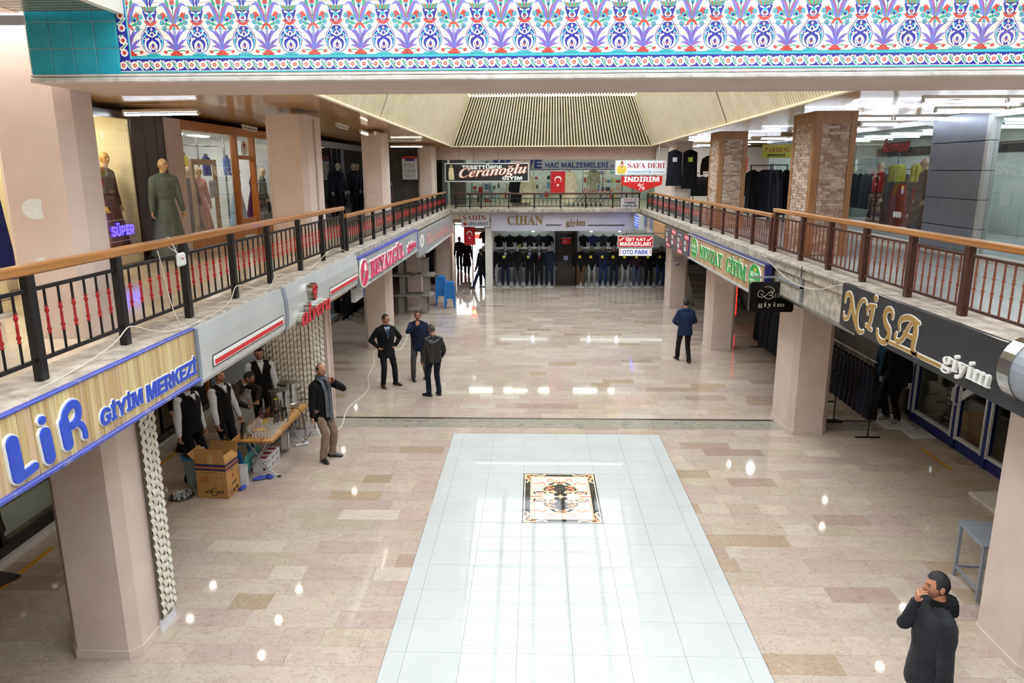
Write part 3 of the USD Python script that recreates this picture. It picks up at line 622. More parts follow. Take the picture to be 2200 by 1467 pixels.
def railing(label, pts, ax, fixed, rz, ztop, zup, zlo, style, post, nb, zb=3.5, hand=None):
    "posts at pts along axis ax; style(y) gives the colours"
    t = thing('railing', label, 'railing', kind=None); pos = lambda a, o=0: (fixed+o, a) if ax == 'y' else (a, fixed+o)
    def bx(a0, a1, w, z0, z1, m, nm, bev=0):
        b_ = B(); b_.box(fixed-w, fixed+w, a0, a1, z0, z1, bev=bev) if ax == 'y' else b_.box(a0, a1, fixed-w, fixed+w, z0, z1, bev=bev)
        part(nm, b_, m, t)
    pm, c0, c1, hm = style
    bx(pts[0]-.06, pts[-1]+.06, .055, ztop-.075, ztop, hm, 'handrail', .012)
    for k, p in enumerate(pts): bx(p-post, p+post, post*.75, zb, ztop-.07, pm, 'post', .006)
    for p, q in zip(pts[:-1], pts[1:]):
        bx(p+post, q-post, .013, zup-.02, zup+.01, pm, 'top_bar'); bx(p+post, q-post, .013, zlo-.015, zlo+.015, pm, 'bottom_bar')
        for i in range(nb):
            a = p+(q-p)*(i+1)/(nb+1); v, f, c = baluster(zlo+.01, zup-.01, c0, c1)
            x, y = pos(a); part('baluster', B().add(v+A3(x, y, 0), f, c), BALW, t, smooth=True)
    return t
BLK, RDB = '#101014', '#a01c22'
LSTY = (BLACKM, BLK, RDB, OAK); RSTY = (BRN, '#7c4634', '#8a4f3a', OAK)
ly1 = [2.75, 4.02, 5.27, 6.45, 7.72, 8.98, 10.23, 11.6, 12.9, 14.3]; ly2 = list(np.linspace(14.55, 30.9, 14))
railing('near left gallery railing: oak handrail, black posts and red turned balusters', ly1, 'y', -3.77, 0, 4.385, 4.2, 3.66, LSTY, .045, 6)
railing('far left gallery railing with red middles, dimmer and lower than the near one', ly2, 'y', -3.77, 0, 4.22, 4.06, 3.64, LSTY, .045, 6)
ry1 = [2.9, 4.15, 5.4, 6.7, 7.95, 9.15, 10.44, 11.69, 12.92, 14.4]; ry2 = list(np.linspace(14.6, 20.9, 6)); ry3 = list(np.linspace(22.15, 30.9, 8))
railing('near right gallery railing with oak handrail and brown posts', ry1, 'y', 4.63, 0, 4.33, 4.16, 3.6, RSTY, .05, 7)
railing('middle right gallery railing, brown and lower, above the green lettered sign', ry2, 'y', 4.63, 0, 4.22, 4.06, 3.6, RSTY, .045, 7)
railing('far right gallery railing with black posts and red balusters', [20.95]+ry3, 'y', 4.63, 0, 4.2, 4.05, 3.62, LSTY, .045, 6)
railing('plain black railing across the far end of the hall', [-3.35, -2.75, -2.28, -1.12, -.05, 1.04, 2.09, 3.21, 3.77, 4.3], 'x', 31.08, 0, 4.15, 3.92, 3.6, (BLACKM, '#17171a', '#17171a', BRN), .03, 5)
# loose cables along the ledges and the little router hung on the left rail
CABW = M('white_cable', '#d8d2c6', .6, c2='#c6beb0', sc=20)
def cable(label, pts, r=.006, m=CABW, cat='cable', nm='cable'):
    from scipy.interpolate import CubicSpline
    p = np.array(pts, float); t = np.arange(len(p)); q = CubicSpline(t, p)(np.linspace(0, len(p)-1, len(p)*6))
    return part(nm, B().tube(q, r, 6), m, smooth=True, label=label, cat=cat)
cable('thin white cable lying along the left ledge by the railing feet', [(-3.62, 4.2, 3.51), (-3.66, 5.4, 3.508), (-3.7, 6.2, 3.6), (-3.72, 6.5, 3.66), (-3.62, 6.9, 3.52), (-3.57, 7.6, 3.506), (-3.68, 8.6, 3.53), (-3.72, 9.0, 3.66), (-3.6, 9.6, 3.506), (-3.69, 10.3, 3.6), (-3.6, 11.2, 3.507), (-3.72, 12.9, 3.62), (-3.62, 14, 3.507)])
cable('white cable drooping from the router on the left handrail down to the ledge', [(-3.70, 7.06, 4.3), (-3.7, 7.12, 4.1), (-3.70, 7.2, 3.8), (-3.62, 7.25, 3.52), (-3.55, 7.5, 3.51), (-3.5, 7.3, 3.48)], .005)
rt = thing('router', 'small white router box hung by a loop from the left handrail', 'router', (-3.69, 7.5, 4.16))
q = B(); q.box(-.02, .02, -.085, .085, -.07, .07, bev=.018); part('case', q, M('white_plastic', '#e4e4e2', .35, c2='#dadad8', sc=8), rt)
part('logo_print', B().prism(oval(0, .01, .03, .008), LW(.0205, 0, 0), .0006), M('red_ink', '#b23a34', .5, c2='#a8342e', sc=9), rt)
part('loop', B().tube([(0, -.06, .06), (-.02, -.09, .15), (-.06, -.1, .24), (-.14, -.09, .2), (-.1, -.05, .14), (-.02, -.02, .07)], .006, 6), M('white_plastic'), rt)
cable('white cable swagged along the right ledge above the concrete fascia', [(4.36, 14.2, 3.45), (4.35, 13.6, 3.36), (4.34, 12.4, 3.2), (4.34, 11.2, 3.27), (4.36, 10.4, 3.46), (4.36, 9.2, 3.5), (4.36, 7.6, 3.49), (4.3, 6.6, 3.52)])
part('conduit', B().tube([(4.35, 13.9, 3.44), (4.35, 10.6, 3.46)], .014, 8), STEEL, label='straight metal conduit clipped along the right ledge', cat='conduit')

# ================================================================ SHOP SIGNS
def V(name, m, b_, par, **k): return part(name, b_, m, par, **k)
LETB = M('blue_letter', '#2a4cc4', .35, c2='#2445b6', sc=6); LETW = M('white_letter', '#e9e7e2', .4, c2='#dedcd6', sc=6)
LETR = M('red_letter', '#cf2f3e', .35, c2='#c02734', sc=6); LETG = M('green_letter', '#35a648', .4, c2='#2c973f', sc=6)
TRIMB = M('blue_trim', '#4a55b4', .4, c2='#4049a0', sc=6, dirt='#8a86a4', dsc=6)
ALU = M('silver_panel', '#c9cccb', .32, metal=.25, c2='#c0c4c4', sc=2); REDS = M('red_stripe', '#c8202c', .4, c2='#bb1c27', sc=6)
SILV = M('chrome_letter', '#b9b5aa', .2, metal=1., c2='#a6a298', sc=12)
def raised(par, name, poly, fr, m, depth, rim=None, rimm=None):
    if rim: V(name+'_rim', rimm, B().prism(poly.buffer(rim, 4), fr, depth*.55), par)
    V(name, m, B().prism(poly, fr, depth), par)
def letters(par, s, fr, m, depth, rim=None, rimm=None, sx=None, **k):
    "every letter a part of its own"
    g = text(s, **k)
    for p in sorted(polys(g), key=lambda p: p.bounds[0]): raised(par, 'letter', p, fr, m, depth, rim, rimm)
# left 1: timber board sign with blue letters
T = thing('shop_sign', 'timber-slat shop sign lettered in blue, LİR GİYİM MERKEZİ', 'shop sign')
SLA = M('sign_timber', attr=True, c='#ffffff', c2='#e3d9c2', sc=3, stretch=(1, 14, .6), r=.45)
y = 1.9; r = random.Random(5)
while y < 7.2:
    w = min(r.choice([.05, .065, .08]), 7.21-y); V('slat', SLA, B().box(-3.53, -3.5+r.uniform(-.002, .002), y+.0015, y+w-.0015, 2.965, 3.475, r.choice(['#cdb98a', '#c9b285', '#d3bf93', '#c0a67c', '#cbb091', '#d6c595'])), T); y += w
V('backing_board', DARK, B().box(-3.545, -3.531, 1.9, 7.21, 2.95, 3.49), T)
V('frame_trim', TRIMB, B().box(-3.54, -3.485, 1.9, 7.22, 3.475, 3.497, bev=.006).box(-3.54, -3.465, 1.9, 7.22, 2.93, 2.965, bev=.006), T)
def bubble(pts, r_): return stroke(pts, r_, n=30)
F0 = LW(-3.5, 0, 0)
big = [bubble([(4.475, 3.3), (4.475, 3.04), (4.5, 3.03), (4.62, 3.045)], .05) if False else unary_union([stroke([(4.48, 3.29), (4.49, 3.06)], .055, sm=False), stroke([(4.5, 3.035), (4.66, 3.055)], .028, sm=False)]),
       stroke([(4.805, 3.235), (4.82, 3.06)], .052, sm=False), oval(4.795, 3.345, .034, .03),
       unary_union([stroke([(5.02, 3.24), (5.035, 3.075)], .05, sm=False), stroke([(5.03, 3.27), (5.1, 3.345), (5.18, 3.34), (5.2, 3.27), (5.16, 3.21), (5.1, 3.195)], .03), stroke([(5.15, 3.2), (5.215, 3.16), (5.245, 3.06)], .024)])]
for g in big: raised(T, 'letter', g, F0, LETB, .03, .014, LETW)
letters(T, 'GİYİM', F0, LETB, .02, .009, LETW, h=.135, w=.64, font='sans', weight=800, shear=4, at=(5.47, 3.05))
letters(T, 'MERKEZİ', F0, LETB, .02, .009, LETW, h=.15, w=.98, font='sans', weight=800, shear=4, at=(6.18, 3.03))
# left 2: silver curved fascia with red stripes and the raised name
T = thing('shop_sign', 'silver metal fascia with red stripes and raised red lettering, alvera', 'shop sign')
def fascia(y0, y1, nm, out=0.):
    P = [(-3.56, 3.48), (-3.5-.0+out, 3.475), (-3.47+out, 3.3), (-3.462+out, 3.1), (-3.475+out, 2.92), (-3.52+out, 2.86), (-3.6, 2.86)]
    V(nm, ALU, B().prism(sg.Polygon(P), (A3(0, y1, 0), A3(1, 0, 0), A3(0, 0, 1)), y1-y0), T)
fascia(7.26, 9.86, 'panel'); fascia(9.98, 11.96, 'panel', .012); fascia(11.97, 14.16, 'panel')
V('joint_strip', M('grey_strip', '#8c94a0', .4, metal=.3, c2='#828a96', sc=4), B().prism(sg.Polygon([(-3.58, 3.47), (-3.49, 3.47), (-3.455, 3.3), (-3.45, 3.1), (-3.465, 2.9), (-3.53, 2.84)]), (A3(0, 9.98, 0), A3(1, 0, 0), A3(0, 0, 1)), .115), T)
V('end_cap', M('grey_strip'), B().box(-3.56, -3.475, 7.215, 7.262, 2.87, 3.475), T)
for (a, c) in ((7.5, 9.78), (12.08, 14.12)):
    q = B(); z0 = 2.995
    q.paint([(rect(a, z0, c, z0+.135), '#1c1a1c'), (rect(a+.015, z0+.012, c-.015, z0+.123), '#e4e4e2'), (rect(a+.05, z0+.02, c-.05, z0+.075), '#c8202c')], LW(-3.458, 0, 0)); V('stripe', PRINT, q, T)
q = text('alvera', h=.27, w=1.5, font='bital', at=(10.28, 2.86), shear=-4)
for p in sorted(polys(q), key=lambda p: p.bounds[0]): V('letter_body', SILV, B().prism(p.buffer(.008), LW(-3.46, 0, 0), .085), T); V('letter', LETR, B().prism(p, LW(-3.375, 0, 0), .012), T)
flw = unary_union([stroke([(10.98+.05*math.cos(a)+dx, 3.27+.055*math.sin(a)+dz) for a in np.linspace(0, 5.4, 9)], .014) for dx, dz in ((-.05, .02), (.05, .03), (0, -.06))])
V('emblem_body', SILV, B().prism(flw.buffer(.02), LW(-3.46, 0, 0), .09), T); V('emblem', LETR, B().prism(flw, LW(-3.37, 0, 0), .012), T)
V('under_board', M('pine_board', '#c9a368', .5, c2='#b98f55', sc=4, stretch=(1, 8, 1)), B().box(-4.3, -3.56, 12.4, 13.7, 2.82, 2.85), T)
# left 3: grey sign with pink rose
T = thing('shop_sign', 'grey shop sign with a pink oval rose emblem, BEYAZGÜL giyim', 'shop sign')
V('board', M('grey_board', '#9ba0a2', .4, c2='#92979a', sc=3), B().box(-3.53, -3.45, 14.2, 21.4, 2.8, 3.36), T)
V('frame_trim', TRIMB, B().box(-3.54, -3.44, 14.2, 21.42, 3.36, 3.395), T); V('frame_bottom', ALU, B().box(-3.54, -3.43, 14.2, 21.4, 2.775, 2.805), T); V('frame_end', TRIMB, B().box(-3.54, -3.44, 21.4, 21.5, 2.78, 3.39), T)
F0 = LW(-3.45, 0, 0); ov = oval(14.5, 3.06, .34, .26, 16)
V('emblem_rim', LETW, B().prism(ov.buffer(.03), F0, .03), T)
q = B(); rose = [(oval(14.5, 3.06, .34, .26, 16), '#d8285e'), (stroke([(14.36, 2.87), (14.47, 3.03), (14.6, 3.12)], .016), '#cfe0d2'), (oval(14.58, 3.2, .09, .06), '#f0ece6'), (oval(14.66, 3.14, .08, .055), '#e9e4de'), (oval(14.54, 3.15, .06, .045), '#fbf8f2'), (stroke([(14.4, 2.99), (14.33, 3.08), (14.35, 3.12)], .02), '#4f9a6a'), (stroke([(14.47, 3.0), (14.56, 3.03), (14.6, 2.98)], .018), '#4f9a6a')]
q.paint(rose, F0, .031); V('emblem', PRINT, q, T)
PNK = M('pink_letter', '#d84a72', .4, c2='#c93f66', sc=6)
g = text('BEYAZGÜL', h=.36, w=3.95, font='serif', at=(15.0, 2.88)); g2 = text('giyim', h=.2, w=1.4, font='serif', at=(19.55, 2.95))
for p in sorted(polys(g)+polys(g2), key=lambda p: p.bounds[0]): raised(T, 'letter', p, F0, PNK, .045, .022, LETW)
q = B().box(-3.66, -3.58, 14.25, 14.95, 2.5, 2.77); V('hanging_panel', ALU, q, T); V('hanging_trim', TRIMB, B().box(-3.67, -3.57, 14.95, 15.03, 2.5, 2.77), T)
# left 4
T = thing('shop_sign', 'long grey fascia sign in red and white script at the far left, Ceranoğlu', 'shop sign')
V('board', M('grey_fascia', '#98999a', .45, c2='#8f9091', sc=3), B().box(-3.53, -3.45, 21.55, 30.8, 2.55, 3.26), T)
q = B(); q.paint([(oval(22.3, 2.98, .42, .22, 14), '#8d8d8d'), (oval(22.3, 2.98, .4, .205, 14), '#e9e7e2'), (text('C', h=.2, font='script', at=(22.15, 2.88)), '#222226'), (text('3', h=.2, font='sans', at=(22.24, 2.88)), '#222226')], LW(-3.449, 0, 0)); V('emblem', PRINT, q, T)
g = text('Ceranoğlu', h=.38, w=5.6, font='script', at=(23.3, 2.75)); q = B()
q.paint([(g.buffer(.045), '#5c2a28'), (g.buffer(.02), '#e8e2da'), (g, '#a8343a')], LW(-3.449, 0, 0)); V('lettering', PRINT, q, T)
V('frame_bottom', ALU, B().box(-3.53, -3.4, 23, 30.8, 2.52, 2.56), T)
# right 1
T = thing('shop_sign', 'black shop sign with gold and white lettering, NİSA giyim', 'shop sign')
V('board', M('black_board', '#2b2b2f', .5, c2='#252529', sc=3), B().box(4.33, 4.4, 4.9, 10.34, 2.9, 3.5), T)
GOLD = M('gold_letter', '#a8854a', .4, c2='#9a773d', sc=6); F0 = RW(4.33, 0, 0)
def sw(*strokes): return unary_union([stroke([(-a, z) for a, z in pts], r_, taper=tp) for pts, r_, tp in strokes])
TP = (.5, 1, 1.15, .9, .6)
L4 = [sw(([(10.2, 3.26), (10.17, 3.36), (10.06, 3.38), (9.95, 3.24), (9.82, 3.05), (9.69, 2.95), (9.57, 2.97)], .034, TP), ([(10.21, 3.1), (10.17, 3.03), (10.08, 3.05), (10.02, 3.16), (10.0, 3.3)], .024, TP), ([(9.72, 2.98), (9.79, 3.15), (9.74, 3.3), (9.63, 3.38), (9.55, 3.35)], .026, TP)),
      sw(([(9.48, 3.22), (9.5, 3.29), (9.4, 3.34), (9.28, 3.36)], .026, TP), ([(9.35, 3.33), (9.37, 3.2), (9.42, 3.06)], .034, (1, 1, 1)), ([(9.5, 3.07), (9.34, 3.04)], .02, (1, 1))), oval(-9.3, 3.455, .045, .036),
      sw(([(8.82, 3.3), (8.84, 3.37), (8.95, 3.38), (9.02, 3.3), (8.97, 3.2), (8.86, 3.12), (8.9, 3.0), (9.05, 2.96), (9.16, 3.02), (9.17, 3.07)], .034, TP)),
      sw(([(8.62, 3.2), (8.64, 3.28), (8.52, 3.36), (8.36, 3.38), (8.2, 3.36)], .028, TP), ([(8.3, 3.35), (8.26, 3.2), (8.26, 3.02), (8.18, 3.0)], .034, (1, 1.2, 1, .6)), ([(8.33, 3.34), (8.5, 3.14), (8.62, 3.06), (8.7, 3.08), (8.68, 3.14)], .024, TP), ([(8.5, 3.18), (8.27, 3.17)], .02, (1, 1))),
      stroke([(-8.88, 3.0), (-7.68, 3.005)], .018, sm=False)]
for g in L4: raised(T, 'letter' if g is not L4[-1] else 'flourish', g, F0, GOLD, .016, .014, LETW)
letters(T, 'giyim', F0, LETW, .035, h=.19, w=.82, font='serif', at=(-7.62, 3.02), shear=8)
V('frame_rail', STEEL, B().box(4.36, 4.44, 9.9, 14.3, 2.84, 2.875), T)
T = thing('awning_box', 'rounded silver shop fascia end at the right edge of the picture', 'shop sign')
q = sg.Polygon([(4.45, 3.58)]+[(4.45-.24*math.sin(a), 3.29+.29*math.cos(a)) for a in np.linspace(0.1, PI-.1, 14)]+[(4.45, 3.0)])
V('front', GREYP, B().prism(q, (A3(0, 6.4, 0), A3(1, 0, 0), A3(0, 0, 1)), 4.0), T); V('chrome_band', STEEL, B().prism(q.buffer(.012), (A3(0, 6.56, 0), A3(1, 0, 0), A3(0, 0, 1)), .17), T)
V('bracket', BLACKM, B().box(4.5, 4.62, 6.4, 6.6, 2.84, 2.98), T)
# right 2
T = thing('shop_sign', 'wood-effect shop sign with green letters and oval badges, NEVZAT GİYİM', 'shop sign')
y = 13.62; r = random.Random(8)
while y < 20.4:
    w = min(r.choice([.14, .18, .22]), 20.42-y); V('plank', SLA, B().box(4.26+r.uniform(0, .003), 4.33, y+.003, y+w-.003, 2.72, 3.3, r.choice(['#c3a588', '#bb9c80', '#cbae92', '#b39478', '#c8ab8c'])), T); y += w
V('frame_trim', M('navy_trim', '#28306e', .4, c2='#222a62', sc=6), B().box(4.24, 4.36, 13.55, 13.62, 2.68, 3.33).box(4.24, 4.36, 20.42, 20.5, 2.68, 3.33).box(4.24, 4.36, 13.6, 20.45, 3.3, 3.345), T); V('frame_light', ALU, B().box(4.23, 4.3, 13.6, 20.45, 3.31, 3.335).box(4.23, 4.36, 13.6, 20.45, 2.675, 2.715), T)
F0 = RW(4.26, 0, 0)
letters(T, 'NEVZAT', F0, LETG, .03, .012, LETW, h=.32, w=2.3, font='serif', at=(-19.05, 2.86)); letters(T, 'GİYİM', F0, LETG, .03, .012, LETW, h=.32, w=1.55, font='serif', at=(-16.35, 2.86))
for yc in (19.75, 14.22):
    V('badge_rim', LETW, B().prism(oval(-yc, 3.01, .4, .28, 16), F0, .02), T); q = B()
    q.paint([(oval(-yc, 3.01, .38, .265, 16), '#2f9a44'), (oval(-yc+.03, 3.17, .1, .035), '#c9b440'), (oval(-yc, 2.8, .09, .03), '#c9b440'), (text('NEVZAT', h=.1, w=.5, center=True, at=(-yc, 3.02)), '#f2f2ee'), (text('PARDESÜ GİYİM', h=.055, w=.6, center=True, at=(-yc, 2.92)), '#f2f2ee')], F0, .021); V('badge', PRINT, q, T)
# right 3: price banners, plywood, shawl posters, screen
q = B(); L = [(rect(-24.5, 2.62, -20.5, 3.27), '#4d4c50')]
for k in range(4):
    a = -24.4+k*1.0
    L += [(text('yeni sezon', h=.07, w=.55, at=(a+.05, 3.15)), '#cfcfcf'), (rect(a+.05, 2.78, a+.33, 2.9), '#d8d6d2'), (rect(a+.05, 2.95, a+.33, 3.07), '#d8d6d2'), (text('AL', h=.09, at=(a+.1, 2.97)), '#3a393c'), (text('3', h=.09, at=(a+.12, 2.8)), '#3a393c'), (text('95', h=.18, w=.25, at=(a+.4, 2.82)), '#cf3a40')]
    if k % 2: L += [(rect(a+.05, 3.1, a+.75, 3.26), '#c93038'), (text('YENİ SEZON', h=.08, w=.58, at=(a+.1, 3.14)), '#f1efec')]
    else: L += [(rect(a+.1, 2.63, a+.8, 2.77), '#c93038'), (text('YENİ SEZON', h=.07, w=.58, at=(a+.15, 2.66)), '#f1efec')]
q.paint(L, RW(4.29, 0, 0)); T = thing('banner', 'dark vinyl banner with red YENİ SEZON boxes hung on the right gallery edge', 'banner'); V('print', PRINT, q, T); V('sheet', DARK, B().box(4.292, 4.3, 20.5, 24.5, 2.62, 3.27), T)
part('plywood_panel', B().box(4.27, 4.33, 24.6, 26.95, 2.82, 3.27), M('plywood', '#b98f63', .6, c2='#ab8257', sc=3, stretch=(1, 6, 1)), label='plain plywood panel on the right gallery edge beside the banner', cat='panel')
q = B(); L = []
for k, c in enumerate(['#8d8f9a', '#3a5a9a', '#6a4a44', '#9aa3b0', '#b98a62', '#4a6b9c', '#7d8794']): L.append((rect(-29.5+k*.35, 2.72, -29.15+k*.35, 3.3), c)); L.append((oval(-29.32+k*.35, 2.83, .08, .1), '#d9d5cd'))
q.paint(L, RW(4.28, 0, 0)); T = thing('banner', 'banner of pale and blue scarves on the right gallery edge next to the blue screen', 'banner'); V('print', PRINT, q, T); V('sheet', DARK, B().box(4.282, 4.3, 27.05, 29.5, 2.72, 3.3), T)
T = thing('display_screen', 'bright blue LED text screen at the far right corner of the gallery edge', 'screen'); V('casing', ALU, B().box(4.1, 4.3, 29.55, 30.85, 2.75, 3.3), T)
q = B(); L = [(rect(-30.8, 2.8, -29.6, 3.25), '#2a2ae8')]
r = random.Random(4)
for i in range(4):
    for j in range(6): L.append((rect(-30.75+j*.19, 2.84+i*.1, -30.75+j*.19+r.uniform(.06, .16), 2.9+i*.1), '#9db4ff'))
q.paint(L, RW(4.099, 0, 0)); V('screen', M('led_screen', attr=True, r=.4, emit='attr', es=2.), q, T)
# hanging signs
T = thing('hanging_sign', 'black rounded hanging sign, Burç giyim, on a grey arm by the right pillar', 'hanging sign')
q = rrect(3.9, 2.52, 4.7, 3.07, .05); V('panel', M('gloss_black', '#0c0c0d', .2, c2='#101011', sc=5), B().prism(q, FW(0, 13.36, 0), .1), T)
q = B(); L = [(stroke([(4.15, 2.87), (4.06, 2.9), (4.05, 2.82), (4.14, 2.8), (4.22, 2.86), (4.3, 2.9), (4.3, 2.84), (4.24, 2.83), (4.32, 2.81), (4.28, 2.77), (4.18, 2.79), (4.1, 2.86)], .006, n=60), '#b9b39f'), (stroke([(4.16, 2.97), (4.3, 2.96), (4.33, 2.93), (4.26, 2.87)], .005), '#b9b39f'), (text('urç', h=.11, font='ital', w=.25, at=(4.34, 2.79)), '#85817a'), (text('giyim', h=.085, font='serif', w=.48, at=(4.06, 2.62), gap=.12), '#b4ae9b')]
q.paint(L, FW(0, 13.259, 0)); V('lettering', PRINT, q, T); V('arm', GREYP, B().box(3.95, 4.42, 13.3, 13.33, 3.14, 3.17).box(4.38, 4.42, 12.1, 12.14, 2.9, 3.5).box(4.38, 4.42, 12.1, 13.33, 3.13, 3.17), T)
T = thing('hanging_sign', 'red and white hanging sign, ÜST KAT MAĞAZALARI above OTO PARK', 'hanging sign')
V('casing', ALU, B().box(2.73, 3.9, 24.45, 24.55, 2.55, 2.94).box(2.78, 3.87, 24.45, 24.55, 2.27, 2.53), T); q = B()
L = [(rect(2.755, 2.575, 3.875, 2.915), '#c01c22'), (text('ÜST KAT', h=.1, w=.66, weight=900, at=(2.99, 2.77)), '#f4f2ee'), (text('MAĞAZALARI', h=.125, w=1.03, weight=900, at=(2.8, 2.61)), '#f4f2ee'), (stroke([(2.78, 2.8), (2.84, 2.8), (2.88, 2.84), (2.93, 2.87)], .018), '#f4f2ee'), (stroke([(3.7, 2.8), (3.76, 2.8), (3.8, 2.84), (3.85, 2.87)], .018), '#f4f2ee'),
     (rect(2.8, 2.29, 3.85, 2.51), '#eef0ee'), (text('OTO PARK', h=.14, w=.84, weight=700, at=(2.9, 2.33)), '#2038b0'), (stroke([(2.83, 2.34), (2.83, 2.46), (2.86, 2.47)], .01, sm=False), '#b01c22'), (stroke([(3.82, 2.34), (3.82, 2.46), (3.79, 2.47)], .01, sm=False), '#b01c22')]
LITS = M('lit_sign', attr=True, r=.4, emit='attr', es=.3)
q.paint(L, FW(0, 24.449, 0)); V('lit_face', LITS, q, T); V('bracket', STEEL, B().box(3.0, 4.4, 24.48, 24.52, 3.0, 3.03).box(3.85, 3.88, 24.48, 24.52, 2.9, 3.03).box(3.0, 3.03, 24.48, 24.52, 2.9, 3.03), T)
T = thing('hanging_sign', 'black hanging sign with a pale robed figure, TESETTÜRDE Ceranoğlu GİYİM', 'hanging sign')
V('casing', ALU, B().box(-3.52, -.26, 29, 29.12, 4.63, 5.34), T); q = B()
L = [(rect(-3.48, 4.67, -.3, 5.3), '#15120f'), (text('TESETTÜRDE', h=.15, w=1.55, weight=900, at=(-2.85, 5.1)), '#dfe8e0')]
g = text('Ceranoğlu', h=.36, w=2.62, font='bital', shear=10, at=(-2.98, 4.79)); g = sa.rotate(g, 4, origin=(-2.9, 4.8)); L += [(g.buffer(.025), '#8a3a22'), (g, '#ece6da')]
L += [(text('GİYİM', h=.13, w=.78, weight=900, at=(-1.3, 4.7)), '#dfe8e0'), (sg.Polygon([(-3.36, 4.72), (-3.16, 4.72), (-3.18, 4.95), (-3.2, 5.16), (-3.34, 5.16), (-3.37, 4.95)]).buffer(.01), '#d2c49a'), (oval(-3.27, 5.22, .05, .06), '#8a8a4e')]
q.paint(L, FW(0, 28.999, 0)); V('lettering', PRINT, q, T)
for xx_ in (-2.95, -2.4, -1.45, -.85): V('hanger_rod', STEEL, B().tube([(xx_, 29.06, 5.34), (xx_, 29.06, UC)], .008, 5), T)
T = thing('hanging_sign', 'white lit hanging sign with a yellow coat, SAFA DERİ KONFEKSİYON', 'hanging sign')
V('casing', ALU, B().box(3.1, 5.1, 29.5, 29.62, 4.86, 5.44), T); q = B()
L = [(rect(3.13, 4.89, 5.07, 5.41), '#dfe6ee'), (text('SAFA DERİ', h=.2, w=1.44, font='serif', at=(3.6, 5.13)), '#a31e22'), (text('KONFEKSİYON', h=.1, w=.92, weight=600, at=(3.6, 4.93)), '#3f86a6'), (text('Tel.3523140', h=.06, w=.46, at=(4.57, 4.94)), '#232326'), (oval(3.36, 5.08, .2, .17), '#d9c04c'), (sg.Polygon([(3.22, 4.91), (3.5, 4.91), (3.46, 5.1), (3.26, 5.1)]), '#d1b645'), (sg.Polygon([(3.28, 5.32), (3.46, 5.32), (3.36, 5.14)]), '#f2efe6'), (oval(3.37, 5.33, .05, .07), '#8a4a2a'), (stroke([(3.3, 5.28), (3.36, 5.14), (3.44, 5.3)], .01, sm=False), '#a31e22')]
q.paint(L, FW(0, 29.499, 0)); V('lit_face', LITS, q, T); V('hanger_rod', STEEL, B().tube([(3.4, 29.56, 5.44), (3.4, 29.56, UC)], .01, 5).tube([(4.8, 29.56, 5.44), (4.8, 29.56, UC)], .01, 5), T)
T = thing('hanging_sign', 'red arrow-shaped discount sign, İNDİRİM %, below the white lit sign', 'hanging sign')
g = sg.Polygon([(3.37, 4.83), (4.96, 4.83), (4.96, 4.5), (4.17, 4.22), (3.37, 4.5)]); V('board', REDS, B().prism(g, FW(0, 29.58, 0), .04), T); q = B()
q.paint([(g, '#c31e22'), (text('İNDİRİM', h=.2, w=1.38, weight=900, at=(3.47, 4.6)), '#ecebe8'), (text('%', h=.24, weight=700, at=(4.02, 4.3)), '#ecebe8')], FW(0, 29.539, 0)); V('lettering', LITS, q, T)
T = thing('shop_sign', 'white sign with a red maple leaf mark, ŞAHİN DERİ MONT, over the passage', 'shop sign'); V('casing', M('dull_white', '#c3c3c4', .5, c2='#b9b9ba', sc=4), B().box(-3.14, -1.94, 31.201, 31.3, 2.74, 3.27), T); q = B()
q.paint([(text('ŞAHİN', h=.2, w=1.0, font='serif', at=(-3.07, 3.02)), '#8a2026'), (text('DERİ MONT', h=.13, w=.86, weight=700, at=(-2.84, 2.8)), '#2a2f63'), (oval(-2.98, 2.86, .09, .07), '#a32026')], FW(0, 31.2, 0)); V('lettering', PRINT, q, T)
T = thing('shop_sign', 'long pale lilac fascia sign with gilt letters, CİHAN giyim', 'shop sign'); V('board', M('lilac_board', '#b9b7c4', .5, c2='#b0aebc', sc=2), B().box(-1.88, 4.2, 31.2, 31.3, 2.56, 3.33), T)
F0 = FW(0, 31.2, 0); GILT = M('gilt_letter', '#a0834f', .25, metal=.8, c2='#8f7444', sc=9)
letters(T, 'CİHAN', F0, GILT, .04, h=.36, w=1.5, font='serif', at=(-1.18, 2.84)); letters(T, 'giyim', F0, GILT, .04, h=.25, w=.82, font='serif', at=(1.28, 2.8)); V('flourish', DARK, B().box(.42, 1.1, 31.17, 31.2, 2.8, 2.83).box(2.2, 3.75, 31.17, 31.2, 2.79, 2.82), T)
T = thing('notice', 'small notice tied to the far railing, BOYA ve TAMİR YAPILIR', 'notice'); V('sheet', M('dull_white'), B().box(3.55, 4.28, 31.0, 31.02, 3.53, 3.93), T); q = B()
q.paint([(text('BOYA ve', h=.08, w=.5, at=(3.68, 3.82)), '#a3262b'), (text('TAMİR', h=.09, w=.5, weight=900, at=(3.66, 3.69)), '#20243f'), (text('YAPILIR', h=.09, w=.58, weight=900, at=(3.62, 3.56)), '#20243f')], FW(0, 30.999, 0)); V('lettering', PRINT, q, T)
T = thing('notice', 'small white ÜST KAT arrow notice on the far right pillar', 'notice'); V('sheet', M('dull_white'), B().box(5.1, 5.47, 27.255, 27.275, 1.5, 1.95), T); q = B()
q.paint([(text('ÜST KAT', h=.07, w=.26, at=(5.15, 1.84)), '#a3262b'), (text('MAĞAZALARI', h=.05, w=.28, at=(5.14, 1.75)), '#a3262b'), (stroke([(5.2, 1.6), (5.28, 1.61), (5.36, 1.68)], .018), '#8a1c22')], FW(0, 27.254, 0)); V('lettering', PRINT, q, T)

